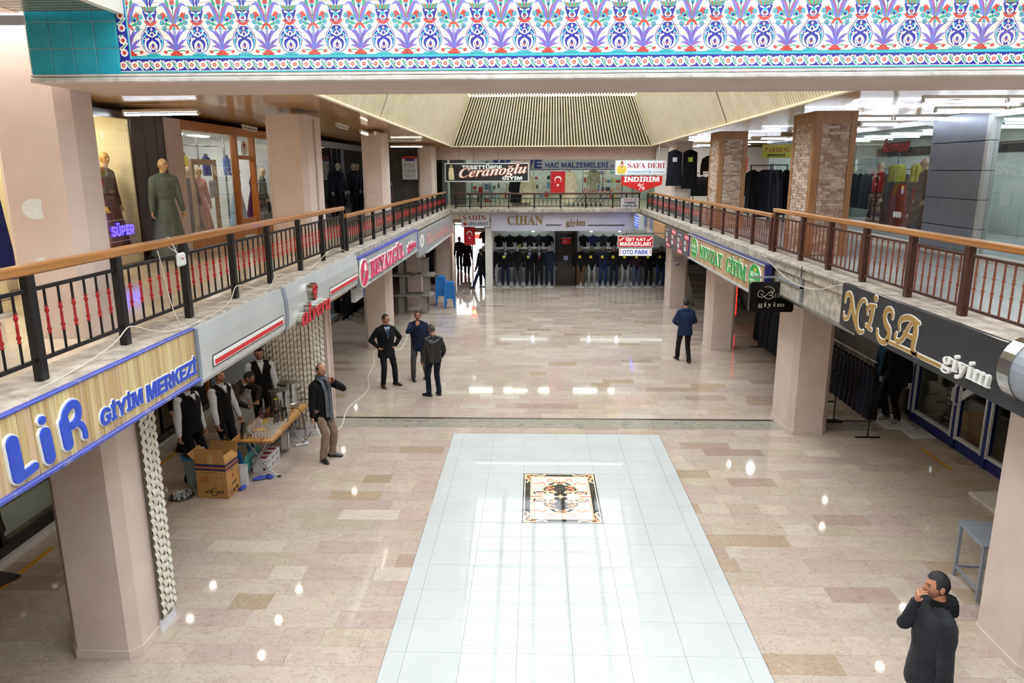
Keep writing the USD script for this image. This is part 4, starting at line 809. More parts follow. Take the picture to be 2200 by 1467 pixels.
# ================================================================ LAMPS
TUBE = M('tube_glow', '#ffffff', .4, emit='#e8f0ff', es=26., c2='#fafcff'); TUBW = M('tube_glow_warm', '#ffffff', .4, emit='#ffeed8', es=9., c2='#fffaf2'); FIX = M('lamp_body', '#d6d4cc', .5, c2='#c9c7bf', sc=7)
def tube(x, y, L, rot, label, on=TUBE, group=None, z=UC):
    t = thing('tube_lamp', label, 'lamp', (x, y, z), rot, group=group)
    part('body', B().box(-L/2, L/2, -.035, .035, -.05, -.001, bev=.008), FIX, t); part('lamp_holder', B().box(-L/2-.01, -L/2+.03, -.02, .02, -.1, -.05), FIX, t); part('lamp_holder', B().box(L/2-.03, L/2+.01, -.02, .02, -.1, -.05), FIX, t)
    part('tube', B().tube([(-L/2+.02, 0, -.085), (L/2-.02, 0, -.085)], .019, 10), on, t)
GT = 'lit fluorescent tubes in rows on the right gallery ceiling'
for x, y in [(6.02, 10.98), (7.2, 11.0), (7.18, 12.87), (8.4, 12.9), (7.4, 14.75), (8.6, 14.75), (6.2, 14.75), (7.55, 16.55), (8.75, 16.55), (6.3, 16.55), (7.9, 18.4), (7.5, 23.6), (8.7, 23.6), (8.4, 9.2), (7.1, 9.2), (9.6, 12.9), (9.6, 16.5), (9.2, 20.5), (7.9, 26.5)]: tube(x, y, 1.18, 2, f'lit tube, right gallery ceiling, {y:.1f} metres in, {x-4.6:.1f} from the railing', group=GT)
tube(-6.2, 12.45, 1.35, -6, 'brightest fluorescent tube, on the left gallery ceiling near the cream shop window')
OFF = M('dead_tube', '#cfccc2', .4, c2='#c4c1b6', sc=8)
tube(-6.5, 17.1, 1.25, 98, 'unlit tube lamp above the orange framed shop', OFF); tube(-4.25, 16.6, 1.25, 94, 'unlit slanting tube lamp between the second and third upper left pillars', OFF); tube(-4.37, 19.2, 1.2, 94, 'lit slanting tube lamp by the third upper left pillar', TUBW); tube(-4.25, 20.4, 1.2, 94, 'unlit lamp right beside the lit one at the third upper left pillar', OFF)
tube(-4.4, 24.4, 1.0, 0, 'dim tube lamp behind the third upper left pillar', OFF); tube(-5.1, 29.7, 1.3, 0, 'wide tube lamp at the far left end of the gallery ceiling', TUBW)
SPOT = M('spot_glow', '#ffffff', .4, emit='#fff2dc', es=170., c2='#fffaf0')
def down(x, y, label, grp, z=2.93, r_=.05, m=None):
    t = thing('downlight', label, 'lamp', (x, y, z), group=grp); part('ring', B().lathe([(r_+.002, -.001), (r_+.025, -.001), (r_+.02, -.016), (r_+.002, -.016)], n=16), FIX, t); part('lens', B().lathe([(.0005, -.006), (r_, -.006)], n=14), m or SPOT, t)
for x, y in [(-6.35, 12.8), (-6.3, 11.7), (-4.66, 11.7), (-4.6, 10.7), (-4.6, 12.7), (-4.6, 17.2), (-6.3, 9.2), (-5.6, 20), (-6.2, 24)]: down(x, y, 'small round downlight in the soffit under the left gallery', 'downlights under the left gallery')
for x, y in [(5.4, 19.2), (7.2, 17), (6.6, 15.6), (5.7, 10.7), (5.5, 9.2), (6.9, 12.4)]: down(x, y, 'small round downlight in the soffit under the right gallery', 'downlights under the right gallery')
# ================================================================ FIGURES: people, mannequins, garments
def sph(p, r, seg=14):
    m = m3.Manifold.sphere(1.0, seg); r = (r, r, r) if np.isscalar(r) else r
    return m.scale(r).translate(tuple(map(float, p)))
def hull(*ms): return m3.Manifold.batch_hull(list(ms))
def disc(p, rx, ry, R=None, t=.012, seg=18):
    m = m3.Manifold.cylinder(t, 1, 1, seg, True).scale((rx, ry, 1))
    if R is not None: m = m.transform(np.hstack([np.asarray(R), np.zeros((3, 1))]))
    return m.translate(tuple(map(float, p)))
def chain(pts, seg=14):
    return [hull(sph(*a, seg=seg), sph(*c, seg=seg)) for a, c in zip(pts[:-1], pts[1:])]
def union(ms): return m3.Manifold.batch_boolean(ms, m3.OpType.Add)
def soft(m, l=.03, it=8, wrinkle=0., seed=1, sc=9.):
    m = m.refine_to_length(l); q = m.to_mesh(); t = trimesh.Trimesh(q.vert_properties[:, :3], q.tri_verts, process=True)
    if it: trimesh.smoothing.filter_taubin(t, .5, .53, it)
    if wrinkle:
        v = np.array(t.vertices); n = np.array(t.vertex_normals); t.vertices = v+n*((meshkit.fbm(v*sc+seed*7.3, 3, seed)-.5)*2*wrinkle)[:, None]
    return np.array(t.vertices), np.array(t.faces)
def ik(a, c, l1, l2, hint):
    a, c, hint = A3(*a), A3(*c), A3(*hint); d = np.linalg.norm(c-a)
    if d > (l1+l2)*.998: c = a+(c-a)*(l1+l2)*.998/d; d = (l1+l2)*.998
    u = (c-a)/d; x = (l1*l1-l2*l2+d*d)/(2*d); hgt = math.sqrt(max(l1*l1-x*x, 1e-6)); w = hint-u*(hint@u); w /= max(np.linalg.norm(w), 1e-6)
    return a+u*x+w*hgt, c
G2 = lambda x, s: np.exp(-x*x/(2*s*s))
def head_mesh(sub=4, skin='#b98a6c', brow='#2a1d16', stub=None, must=False, scale=1., eyes=True, lips='#9a5a4c'):
    t = trimesh.creation.icosphere(sub, 1.0); n = np.array(t.vertices); x, y, z = n.T
    v = n*A3(.076, .096, .118); low = np.clip(-z, 0, 1)
    v[:, 0] *= 1-.3*low**1.3; v[:, 1] *= np.where(y < 0, 1-.3*low, .94)
    f = (y > 0)
    v[:, 1] += f*(.028*G2(x, .1)*G2(z+.16, .13)+.012*G2(x, .07)*G2(z-.05, .15)-.009*(G2(x-.34, .15)+G2(x+.34, .15))*G2(z-.06, .12)+.006*G2(z-.22, .07)*G2(x, .5)+.005*G2(x, .22)*G2(z+.44, .06)+.012*G2(x, .25)*G2(z+.8, .16)-.006*G2(x, .3)*G2(z+.58, .06))
    C = np.tile(np.array(H(skin)), (len(v), 1)); red = np.array(H(lips))
    def mixc(w, c): 
        nonlocal C
        w = np.clip(w, 0, 1)[:, None]; C = C*(1-w)+np.array(H(c) if isinstance(c, str) else c)*w
    if stub: mixc(f*(z < -.2)*.55*np.clip((-.15-z)*4, 0, 1), stub)
    mixc(f*.35*G2(x, .45)*G2(z+.15, .2), '#b06a55'); mixc(f*(G2(x, .2)*G2(z+.44, .045))*.9, lips)
    if eyes:
        for s in (-1, 1):
            e = ((x-s*.34)/.15)**2+((z-.06)/.06)**2; mixc(f*(e < 1), '#d9d2ca'); mixc(f*(((x-s*.33)/.06)**2+((z-.06)/.062)**2 < 1), '#20150f')
            mixc(f*(np.abs(z-.13-.02*(1-((x-s*.34)/.2)**2)) < .03)*(np.abs(x-s*.34) < .2)*.6, '#4a2f22')
            mixc(f*(np.abs(z-.24-.03*(1-((x-s*.36)/.24)**2)) < .042)*(np.abs(x-s*.36) < .24)*.9, brow)
    if must: mixc(f*(np.abs(z+.34) < .07)*(np.abs(x) < .32)*.95, '#201713')
    F = np.array(t.faces); vs, fs, cs = [v], [F], [C]; k = len(v)
    for s in (-1, 1):
        e = trimesh.creation.icosphere(2, 1.0); ev = np.array(e.vertices)*A3(.011, .024, .034)+A3(s*.077, -.008, -.004); vs.append(ev); fs.append(np.array(e.faces)+k); k += len(ev); cs.append(np.tile(np.array(H(skin))*.92, (len(ev), 1)))
    return np.vstack(vs)*scale, np.vstack(fs), np.vstack(cs), n, F
def hair_shell(n, F, bald=0., scale=1., puff=.007, seed=1, long=0., beard=False):
    x, y, z = n.T; v = n*A3(.076, .096, .118); low = np.clip(-z, 0, 1); v[:, 0] *= 1-.3*low**1.3; v[:, 1] *= np.where(y < 0, 1-.3*low, .94)
    on = (z > .6+bald*.35) | ((y < .42-bald*.3) & (z > .0)) | ((y < .08) & (z > -.42-long)) | ((y < .26) & (np.abs(x) > .8) & (z > -.22))
    if bald > .3: on &= ~((z > .55) & (y > -.2))
    v[:, 2] += np.clip(z, 0, 1)**2*.008*(1-bald)
    if beard: on = (y > .1) & (z < -.38) & (z > -1.0)
    v = v+n*(puff*(.6+.8*meshkit.fbm(n*7+seed, 3, seed)))[:, None]
    keep = on[F].all(1); Fk = F[keep]; used = np.unique(Fk); mp = -np.ones(len(v), int); mp[used] = np.arange(len(used))
    return v[used]*scale, mp[Fk]
def hand_bones(w, fwd, palm, side, curl=.5, s=1.):
    "palm, four unequal bent fingers and a thumb from the side of the palm"
    w, f, p = A3(*w), A3(*fwd), A3(*palm); f /= np.linalg.norm(f); p -= f*(p@f); p /= np.linalg.norm(p); t = np.cross(p, f)*side
    K = [w+f*.07*s+t*o*s for o in (.03, .01, -.01, -.029)]; out = [hull(sph(w, .024*s, 10), sph(K[0], .0125*s, 10), sph(K[3], .0115*s, 10), sph(w+f*.04*s+t*.028*s, .014*s, 10))]
    for k, L, sp in zip(K, (.066, .074, .069, .054), (.1, .03, -.04, -.12)):
        d = f+t*sp; a = curl*1.25; d1 = d*math.cos(a)+p*math.sin(a); d2 = d*math.cos(a*2.0)+p*math.sin(a*2.0)
        q1 = k+d1*L*.52*s; q2 = q1+d2*L*.5*s; out += chain([(k, .0098*s), (q1, .0088*s), (q2, .0072*s)], 8)
    b0 = w+f*.018*s+t*.022*s; d = (f*.62+t*.75+p*.25*(1+curl)); q1 = b0+d*.036*s; d2 = f*.85+t*.35+p*.4*curl; q2 = q1+d2*.03*s
    out += chain([(b0, .013*s), (q1, .0108*s), (q2, .0085*s)], 8)
    return out
SKIN = M('skin', attr=True, r=.5, c='#ffffff', c2='#f1e6e0', sc=30)
def cloth(name, c, c2=None, r=.9, sheen=.04, **k): return M(name, c, r, c2=c2 or tuple(np.array(H(c))*.75), sc=7, bump=.25, bsc=120, spec=.25, sheen=sheen, **k)
BLKC = cloth('black_wool', '#0f0f11'); NAVC = cloth('navy_cloth', '#1a2338'); SHOE = M('black_leather', '#121214', .3, c2='#1b1b1d', sc=20); BRSHOE = M('brown_leather', '#4a3023', .35, c2='#3d261b', sc=20)
SHIRT = cloth('white_shirt', '#d9dbe0', '#c9ccd4'); HAIRB = M('black_hair', '#0d0b0b', .55, c2='#171413', sc=60, bump=.6, bsc=200); HAIRG = M('grey_hair', '#55514d', .6, c2='#2f2c2a', sc=70, bump=.6, bsc=200)
def person(label, loc, rz, h=1.75, skin='#c2957a', hair=HAIRB, bald=0., feet=((-.11, 0, 0), (.11, .02, 0)), lift=(0, 0), lean=0., twist=0., hands=None, palms=None, curls=(.5, .5), hints=((-.5, -1, -.2), (.5, -1, -.2)), fwds=(None, None),
           head=(0, 0, 0), top=BLKC, hem=.80, girth=1., collar=None, pants=BLKC, shoes=SHOE, sleeve=None, vest=False, shirt=None, stub='#5a4a42', must=False, brow='#221813', hips=0., name='person', hairlong=0., flare=1., extra=None, kneeh=None, wr=.012, seed=1, mesh_l=.03, knees=((0, 1, 0), (0, 1, 0)), cat='person', group=None, glasses=False, nohair=False, plain=None, cuffs=None):
    t = thing(name, label, cat, loc, rz, group=group); s = h/1.75; P = lambda *v: A3(*v)*s
    Rl = RZ(twist)@RX(-lean); hz = .93+hips; hip0 = A3(0, 0, hz); up = lambda v: (hip0+Rl@(A3(*v)-A3(0, 0, .93)))*s
    ank = [P(f[0], f[1], .085+l) for f, l in zip(feet, lift)]; hip = [(hip0+A3(sd*.095, 0, -.01))*s for sd in (-1, 1)]
    kn = [ik(hip[i], ank[i], .44*s, .435*s, knees[i]) for i in (0, 1)]
    sh = [up((sd*.178, 0, 1.405)) for sd in (-1, 1)]; hands = hands or ((-.26, .04, .82), (.26, .04, .82)); hd = [P(*q) for q in hands]
    el = [ik(sh[i], hd[i], .30*s, .265*s, hints[i]) for i in (0, 1)]; wrist = [e[1] for e in el]; el = [e[0] for e in el]
    nk0, nk1 = up((0, -.01, 1.46)), up((0, .015, 1.56)); Rh = RZ(head[0]+twist)@RX(head[1]-lean*.55)@RY(head[2]); hc = nk1+Rh@(A3(0, .012, .095)*s)
    # body (skin)
    bd = [hull(sph(up((0, 0, .94)), (.14*s, .1*s, .09*s)), sph(up((0, 0, 1.1)), (.125*s, .09*s, .09*s))), hull(sph(up((0, 0, 1.1)), (.125*s, .09*s, .09*s)), sph(up((0, 0, 1.32)), (.15*s, .1*s, .11*s)), sph(sh[0], .05*s), sph(sh[1], .05*s))]
    bd += chain([(nk0, .058*s), (nk1+(hc-nk1)*.35, .052*s)])
    for i in (0, 1):
        bd += chain([(hip[i], .078*s), (kn[i][0], .052*s), (ank[i], .036*s)])+chain([(sh[i], .048*s), (el[i], .039*s), (wrist[i], .026*s)])
        sd = (-1, 1)[i]; fw = fwds[i] if fwds[i] is not None else (wrist[i]-el[i]); pl = (palms or ((.9, .1, 0), (-.9, .1, 0)))[i]
        bd += hand_bones(wrist[i], fw, pl, sd if sd < 0 else 1, curls[i], s*1.05) if not plain or plain == 'hands' else hand_bones(wrist[i], fw, pl, sd, curls[i], s)
    v, f = soft(union(bd), .028*s if not plain else .05, 2)
    hv, hf, hcol, n_, F_ = head_mesh(4 if not plain else 3, skin, brow, stub, must, 1.0*s, eyes=not plain or plain == 'face', lips='#9a5a4c' if not plain else skin)
    b = B(); b.add(v, f, skin); b.add(hv@Rh.T+hc, hf, hcol); part('body', b, SKIN if not plain else MATS['mannequin_skin'], t, smooth=True)
    if not nohair:
        q, g = hair_shell(n_, F_, bald, s, long=hairlong, seed=seed); part('hair', (q@Rh.T+hc, g), hair, t, smooth=True)
    if glasses:
        b = B()
        for sd in (-1, 1): b.tube([(Rh@(A3(sd*.03+.02*math.cos(a), .098, .006+.015*math.sin(a))*s)+hc) for a in np.linspace(0, 2*PI, 14)[:-1]], .0015*s, 5, closed=True); b.tube([(Rh@(A3(sd*.05, .094, .008)*s)+hc), (Rh@(A3(sd*.08, .0, .012)*s)+hc)], .0015*s, 5)
        part('glasses', b, BLACKM, t)
    # trousers, shoes
    if pants is not None:
        pm = [hull(sph((hip0+A3(0, 0, .06))*s, (.165*s*girth, .12*s*girth, .09*s)), sph(hip[0], .1*s), sph(hip[1], .1*s))]
        for i in (0, 1): pm += [hull(sph(hip[i], .096*s), sph(kn[i][0], .07*s)), hull(sph(kn[i][0], .07*s), disc(ank[i]+A3(0, 0, -.03*s), .06*s, .068*s))]
        part('trousers', soft(union(pm), .035*s, 5, wr*.8, seed+3), pants, t, smooth=True)
    for i, ft in enumerate(feet):
        if shoes is None: break
        a = ft[2]; D = RZ(a)@A3(0, 1, 0); base = A3(ft[0], ft[1], lift[i])*s; pit = 0
        m = hull(sph(base+D*(-.055)*s+A3(0, 0, .035)*s, (.037*s, .037*s, .04*s)), sph(base+D*.08*s+A3(0, 0, .026)*s, (.047*s, .047*s, .034*s)), sph(base+D*.165*s+A3(0, 0, .02)*s, (.036*s, .036*s, .026*s)), sph(base+A3(0, 0, .075)*s, .038*s))
        m = m.trim_by_plane((0, 0, 1), float(base[2])+.002) if lift[i] == 0 else m
        part('shoe', soft(m, .03, 0), shoes, t, smooth=40)
    # coat, jacket, dress or vest
    g = girth; Rr = RZ(twist)@RX(-lean*.55)
    tor = [hull(sph(up((0, 0, 1.02)), (.168*s*g, .125*s*g, .12*s)), sph(up((0, .005, 1.3)), (.185*s*g, .13*s*g, .12*s)), sph(sh[0]+A3(0, 0, -.005), .07*s), sph(sh[1]+A3(0, 0, -.005), .07*s)), hull(sph(nk0+A3(0, 0, .012), .07*s), sph(sh[0]+A3(0, 0, .012), .056*s)), hull(sph(nk0+A3(0, 0, .012), .07*s), sph(sh[1]+A3(0, 0, .012), .056*s)), hull(sph(nk0, .07*s), sph(up((0, .005, 1.3)), (.15*s, .125*s, .1*s)))]
    hemc = up((0, .0, hem)) if lean < .3 else up((0, 0, max(hem, .82)))
    if top is not None:
        tor.append(hull(sph(up((0, 0, 1.02)), (.168*s*g, .125*s*g, .12*s)), disc(hemc, .185*s*g*flare, .145*s*g*flare, Rr)))
        arms = []
        for i in (0, 1):
            arms += [hull(sph(sh[i], .074*s), sph(el[i], .06*s)), hull(sph(el[i], .06*s), sph(wrist[i]-(wrist[i]-el[i])*.09, .043*s))]
        if vest or sleeve is not None:
            part('vest' if vest else 'top', soft(union(tor), .03*s, 5, wr, seed), top, t, smooth=True); part('shirt', soft(union(arms), .03*s, 4, wr*.8, seed+9), sleeve or SHIRT, t, smooth=True)
        else: part('coat', soft(union(tor+arms), .03*s, 5, wr, seed), top, t, smooth=True)
        if collar is not None:
            part('collar', soft(hull(disc(nk0+A3(0, 0, .01), .078*s, .085*s, Rr), disc(nk0+(nk1-nk0)*.55, .068*s, .072*s, Rr)), .02, 2), collar, t, smooth=40)
    info = dict(t=t, s=s, up=up, hc=hc, Rh=Rh, sh=sh, el=el, wrist=wrist, nk0=nk0, nk1=nk1, hip=hip)
    if extra: extra(info)
    return t
def vneck(mat, w=.075, z0=1.24, dy=.146, tie=None, g=1.):
    def f(I):
        s, up = I['s'], I['up']; b = B(); a = [up((-w, .1*g, 1.49)), up((w, .1*g, 1.49)), up((0, dy*g, z0))]; o = up((0, 1, 1.4))-up((0, 0, 1.4)); o = o/np.linalg.norm(o)*.012
        m = up((0, dy*g, 1.38)); b.add([a[0]+o, a[1]+o, a[2]+o, m+o*1.2, a[0]-o*3, a[1]-o*3, a[2]-o*2], [[0, 2, 3], [3, 2, 1], [0, 3, 1], [4, 6, 2], [4, 2, 0], [6, 5, 1], [6, 1, 2]]); part('shirt_front', b, mat, I['t'])
        if tie is not None:
            q = B(); p = [up((-.02, .15*g, 1.445)), up((.02, .15*g, 1.445)), up((.028, .168*g, z0+.02)), up((0, .17*g, z0-.03)), up((-.028, .168*g, z0+.02))]; q.add(p+[x+o for x in p], [[0, 1, 2], [0, 2, 4], [4, 2, 3], [5, 7, 6], [5, 9, 7], [9, 8, 7]]); part('tie', q, tie, I['t'])
    return f
# ---- mannequins and garments on stands, one unit of each kind
M('mannequin_skin', attr=True, r=.35, c='#ffffff', c2='#f4efe8', sc=20)
def gown(zs, rx, ry, folds=9, amp=.02, n=48, seed=0, closed=True):
    "a hanging skirt or coat: rings with folds that deepen downward"
    a = np.arange(n)*2*PI/n; P = []; z0, z1 = zs[0], zs[-1]
    for z, p, q in zip(zs, rx, ry):
        k = (z0-z)/(z0-z1)
        w = 1+amp/max(p, .05)*k*(np.cos(folds*a+seed)+.5*np.cos((folds*2+1)*a+seed*2)); P.append(np.stack([p*w*np.cos(a), q*w*np.sin(a), np.full(n, z)], 1))
    b = B(); b.grid(np.array(P), wrap=True, flip=True)
    v0 = P[0].mean(0); b.add(np.vstack([P[0], v0]), [[i, (i+1) % n, n] for i in range(n)]); v1 = P[-1].mean(0); b.add(np.vstack([P[-1], v1]), [[(i+1) % n, i, n] for i in range(n)])
    return b
def lady(label, loc, rz, dress, skin='#d9b98f', h=1.74, head=(0, 0, 0), scarf=None, belt=None, group=None, hands=None, trim=None, base=True, arms=True):
    "bald display mannequin in a floor-length dress"
    def ex(I):
        s = I['s']; z = np.array([1.1, 1.0, .9, .7, .45, .2, .07])*s
        part('skirt', gown(z, np.array([.13, .155, .18, .215, .255, .295, .32])*s, np.array([.1, .125, .15, .185, .225, .265, .29])*s, 9, .016, seed=rz), dress, I['t'], smooth=True)
        if belt is not None: part('belt', B().lathe([(.142*s, 1.075*s), (.15*s, 1.08*s), (.15*s, 1.115*s), (.142*s, 1.12*s)], sx=1, sy=.76, n=24), belt, I['t'])
        if trim: trim(I)
        if base: part('stand_base', B().lathe([(.001, .03), (.16, .03), (.17, .015), (.17, .003)], n=20), STEEL, I['t'])
    return person(label, loc, rz, h, skin=skin, pants=None, shoes=None, nohair=True, plain='face', top=dress, hem=1.02, girth=.84, hands=hands or ((-.27, .07, .83), (.27, .07, .83)), head=head, brow='#7a5a40', stub=None, extra=ex, wr=.005, cat='mannequin', name='mannequin', group=group, collar=scarf, feet=((-.07, 0, 0), (.07, 0, 0)))
def gent(label, loc, coat, pants, hem=.8, rz=180, skin='#a3a4a6', group=None, tag_=True, tie=None, shirt=None, h=1.8, neck=None, pcol='#d9cf3c'):
    "headed display mannequin in a men's coat and trousers, price card on the chest"
    def ex(I):
        s, up = I['s'], I['up']
        if shirt is not None: vneck(shirt, tie=tie)(I)
        if tag_:
            o = up((.06, .16, 1.3)); part('price_card', B().box(o[0]-.055, o[0]+.055, o[1]-.004, o[1]+.004, o[2]-.06, o[2]+.06), M('yellow_card', '#d6cb35', .5, c2='#c9be2c', sc=12), I['t'])
        part('stand_base', B().box(-.19, .19, -.14, .2, .001, .02, bev=.006), WHITEW, I['t'])
    return person(label, loc, rz, h, skin=skin, pants=pants, shoes=M('display_shoe', '#8d8a84', .5, c2='#7e7b75', sc=12), nohair=True, plain=True, top=coat, hem=hem, stub=None, brow=skin, extra=ex, cat='mannequin', name='mannequin', group=group, collar=neck if neck is not None else coat, wr=.008, hands=((-.3, .03, .8), (.3, .03, .8)), feet=((-.12, 0, .1), (.12, 0, -.1)), lift=(.022, .022), mesh_l=.05)
def bust(label, loc, rz, m, group=None, card=False, long=.42):
    t = thing('torso_form', label, 'torso form', loc, rz, group=group)
    tor = [hull(sph((0, 0, .42), (.15, .1, .08)), sph((-.17, 0, .4), .06), sph((.17, 0, .4), .06), sph((0, 0, .2), (.14, .1, .1))), hull(sph((0, 0, .2), (.14, .1, .1)), disc((0, 0, .0), .15, .105))]
    for sd in (-1, 1): tor.append(hull(sph((sd*.19, 0, .38), .06), sph((sd*.235, .01, .22), .05)))
    part('shirt', soft(union(tor), .04, 3, .006, 2), m, t, smooth=True); part('neck', B().lathe([(.055, .46), (.045, .5), (.05, .55), (.001, .555)], n=14), M('bust_neck', '#54504a', .5, c2='#4a4640', sc=9), t, smooth=True)
    if card: part('price_card', B().box(-.06, .06, .108, .114, .02, .13), MATS['yellow_card'], t)
    return t
def hung(nm, label, loc, rz, m, L=1.15, W=.44, T=.09, group=None, sleeves=True, seed=0, cat='coat', pin=None):
    "a coat on a hanger; the hook sits at the origin, the coat hangs below and is W wide along x"
    t = thing(nm, label, cat, loc, rz, group=group); n = 28; a = np.arange(n)*2*PI/n; P = []
    for k, (z, w, th) in enumerate([(-.1, .06, .035), (-.13, .13, .05), (-.19, W/2*.98, T*.55), (-.3, W/2, T*.75), (-.6, W/2*.98, T), (-L*.8-.1, W/2*1.05, T*1.1), (-L-.1, W/2*1.12, T*1.15)]):
        q = 1+.1*min(k/6, 1)*np.cos(7*a+seed)
        P.append(np.stack([w*np.cos(a)*q, th*np.sign(np.sin(a))*np.abs(np.sin(a))**.8*q, np.full(n, z)], 1))
    b = B(); b.grid(np.array(P), wrap=True, flip=True); b.add(np.vstack([P[-1], P[-1].mean(0)]), [[(i+1) % n, i, n] for i in range(n)])
    part('coat', b, m, t, smooth=True)
    if sleeves:
        for sd in (-1, 1): part('sleeve', B().tube([(sd*W*.44, 0, -.2), (sd*W*.53, .01, -.4), (sd*W*.56, .02, -.62), (sd*W*.55, .03, -.78)], [.055, .06, .055, .048], 9), m, t, smooth=True)
    part('hanger', B().tube([(0, 0, -.1), (0, 0, -.02), (.02, 0, .015), (0, 0, .03), (-.02, 0, .012)], .004, 5), STEEL, t)
    if pin: part('price_card', B().box(-.08, .08, -T-.012, -T-.006, -.52, -.36), M('card_'+pin.strip('#'), pin, .5, c2=tuple(np.array(H(pin))*.9), sc=9), t)
    return t
# ================================================================ PEOPLE
CH = cloth('charcoal_wool', '#24262b', '#1b1c21'); DNAVY = cloth('navy_parka', '#18223a', '#121a2e'); LEATH = M('black_leather_jacket', '#1a1917', .42, c2='#25231f', sc=12, bump=.35, bsc=35)
GREYT = cloth('grey_trousers', '#4a4548', '#3e3a3d'); KHA = cloth('khaki_trousers', '#8f7a6b', '#7d695c'); BROWNJ = cloth('brown_jacket', '#3a2c26', '#2d221d'); JEAN = cloth('blue_jeans', '#232e4a', '#1a2338'); TIEB = M('blue_tie', '#34466e', .4, c2='#24345a', sc=30)
def front_collar(I):
    b = B(); s = I['s']
    part('fur_collar', soft(hull(disc(I['nk0']+A3(0, -.03, -.02), .13*s, .11*s), disc(I['nk0']+A3(0, -.03, .07), .105*s, .1*s)), .02, 2, .012, 3, 30), cloth('black_fur', '#0c0c0e', '#060607', sheen=.0), I['t'], smooth=True)
person('man in a charcoal coat at the lower right corner, hand raised to his mouth', (3.42, 5.62, 0), 82, 1.74, skin='#b07d62', top=CH, hem=.72, pants=BLKC, girth=1.28, hands=((-.27, .02, .84), (.02, .17, 1.49)), hints=((-.4, -1, -.2), (.25, .15, -1)), fwds=(None, (-.15, .0, 1)), palms=((.9, .1, 0), (-.2, -1, .1)), curls=(.5, .55), head=(.05, -.08, 0), extra=front_collar, stub='#6f5a4e', feet=((-.1, .22, 0), (.12, -.22, -.1)), lift=(0, 0), seed=4)
def scarf(I):
    s, up, t = I['s'], I['up'], I['t']; b = B()
    for x0, L in ((-.05, .78), (.05, .72)):
        pts = [up((x0*1.6, .02, 1.53)), up((x0*1.3, .115, 1.46)), up((x0, .165, 1.3)), up((x0*.9, .175, 1.1)), up((x0*.9, .178, 1.53-L+.02))]
        for k, p in enumerate(pts[:-1]):
            q = pts[k+1]; w = A3(.038, 0, 0); o = A3(0, .008, 0); b.hexa([p-w-o, p+w-o, p+w+o, p-w+o, q-w-o, q+w-o, q+w+o, q-w+o])
    for k in range(6): b.tube([up((-.075+k*.012, .178, .78)), up((-.075+k*.012, .18, .7))], .003, 4)
    b.lathe([(.075*s, 1.47*s), (.095*s, 1.5*s), (.08*s, 1.56*s), (.066*s, 1.57*s)], n=18)
    part('scarf', b, cloth('grey_scarf', '#5c6068', '#4b4f57'), t, smooth=30)
    p = I['wrist'][1]; part('paper', B().hexa([p+A3(-.02, .0, -.27), p+A3(.012, -.17, -.24), p+A3(.014, -.17, -.238), p+A3(-.018, .0, -.268), p+A3(-.0, .06, -.05), p+A3(.03, -.1, -.05), p+A3(.032, -.1, -.05), p+A3(.002, .06, -.05)]), M('printed_paper', '#d5d3d6', .6, c2='#b9b2b6', sc=25), t, label='folded printed sheet in the hanging hand')
    # glass in the raised hand
    h = I['wrist'][0]+A3(.075, .05, .035)*s; part('tea_glass', B().lathe([(.016, -.045), (.021, -.02), (.016, .0), (.024, .04)], at=h, n=12), M('tea', '#5a1408', .1, c2='#6a1a0a', sc=9), t, smooth=True, label='glass of dark tea at his lips')
person('balding man in khaki trousers and grey scarf drinking tea beside the table', (-3.78, 12.27, 0), -118, 1.75, skin='#b98a6e', bald=.55, top=BLKC, hem=.76, girth=1.12, pants=KHA, hands=((-.12, .2, 1.46), (.27, .02, .8)), hints=((-.75, .25, -.75), (.5, -1, -.2)), fwds=((.75, .15, .45), None), palms=((.3, -1, 0), (-.9, .1, 0)), curls=(.6, .6), head=(-.1, -.12, 0), extra=scarf, feet=((-.13, .05, .5), (.13, .08, -.35)), seed=5, collar=BLKC)
person('man with moustache and glasses in a black coat, hands on his hips', (-3.55, 16.85, 0), -150, 1.74, skin='#b98467', must=True, glasses=True, top=BLKC, hem=.74, girth=1.15, pants=cloth('dark_trousers', '#16171c'), shoes=BRSHOE, hands=((-.2, .06, .98), (.2, .06, .98)), hints=((-1, -.35, .1), (1, -.35, .1)), fwds=((.6, .4, -.5), (-.6, .4, -.5)), curls=(.8, .8), head=(.6, -.02, 0), extra=vneck(cloth('pale_blue_shirt', '#8fa3b8'), tie=TIEB, g=1.14), feet=((-.2, .02, .6), (.14, .08, 0)), seed=6, collar=BLKC)
person('man in a navy coat and grey trousers with his hand over his mouth', (-2.86, 17.45, 0), 178, 1.72, skin='#b5806a', top=DNAVY, hem=.76, girth=1.14, pants=GREYT, hands=((-.25, .02, .85), (.0, .2, 1.43)), hints=((-.5, -1, -.2), (1, .1, -.6)), fwds=(None, (-.25, -.05, 1)), palms=((.9, .1, 0), (.1, -1, .2)), curls=(.5, .7), head=(.0, -.05, 0), glasses=True, feet=((-.16, -.12, -.2), (.14, .12, .4)), seed=7, collar=DNAVY, extra=vneck(SHIRT, w=.05, z0=1.38, g=1.12))
person('grey-haired man in a black leather jacket and dark jeans, seen from behind', (-2.31, 16.05, 0), 24, 1.66, skin='#a97c66', hair=HAIRG, top=LEATH, hem=.88, girth=1.1, pants=cloth('dark_jeans', '#171d2d'), hands=((-.25, .12, .86), (.24, .14, .92)), head=(.25, -.3, 0), feet=((-.12, .04, .7), (.14, .04, .1)), seed=8, collar=LEATH)
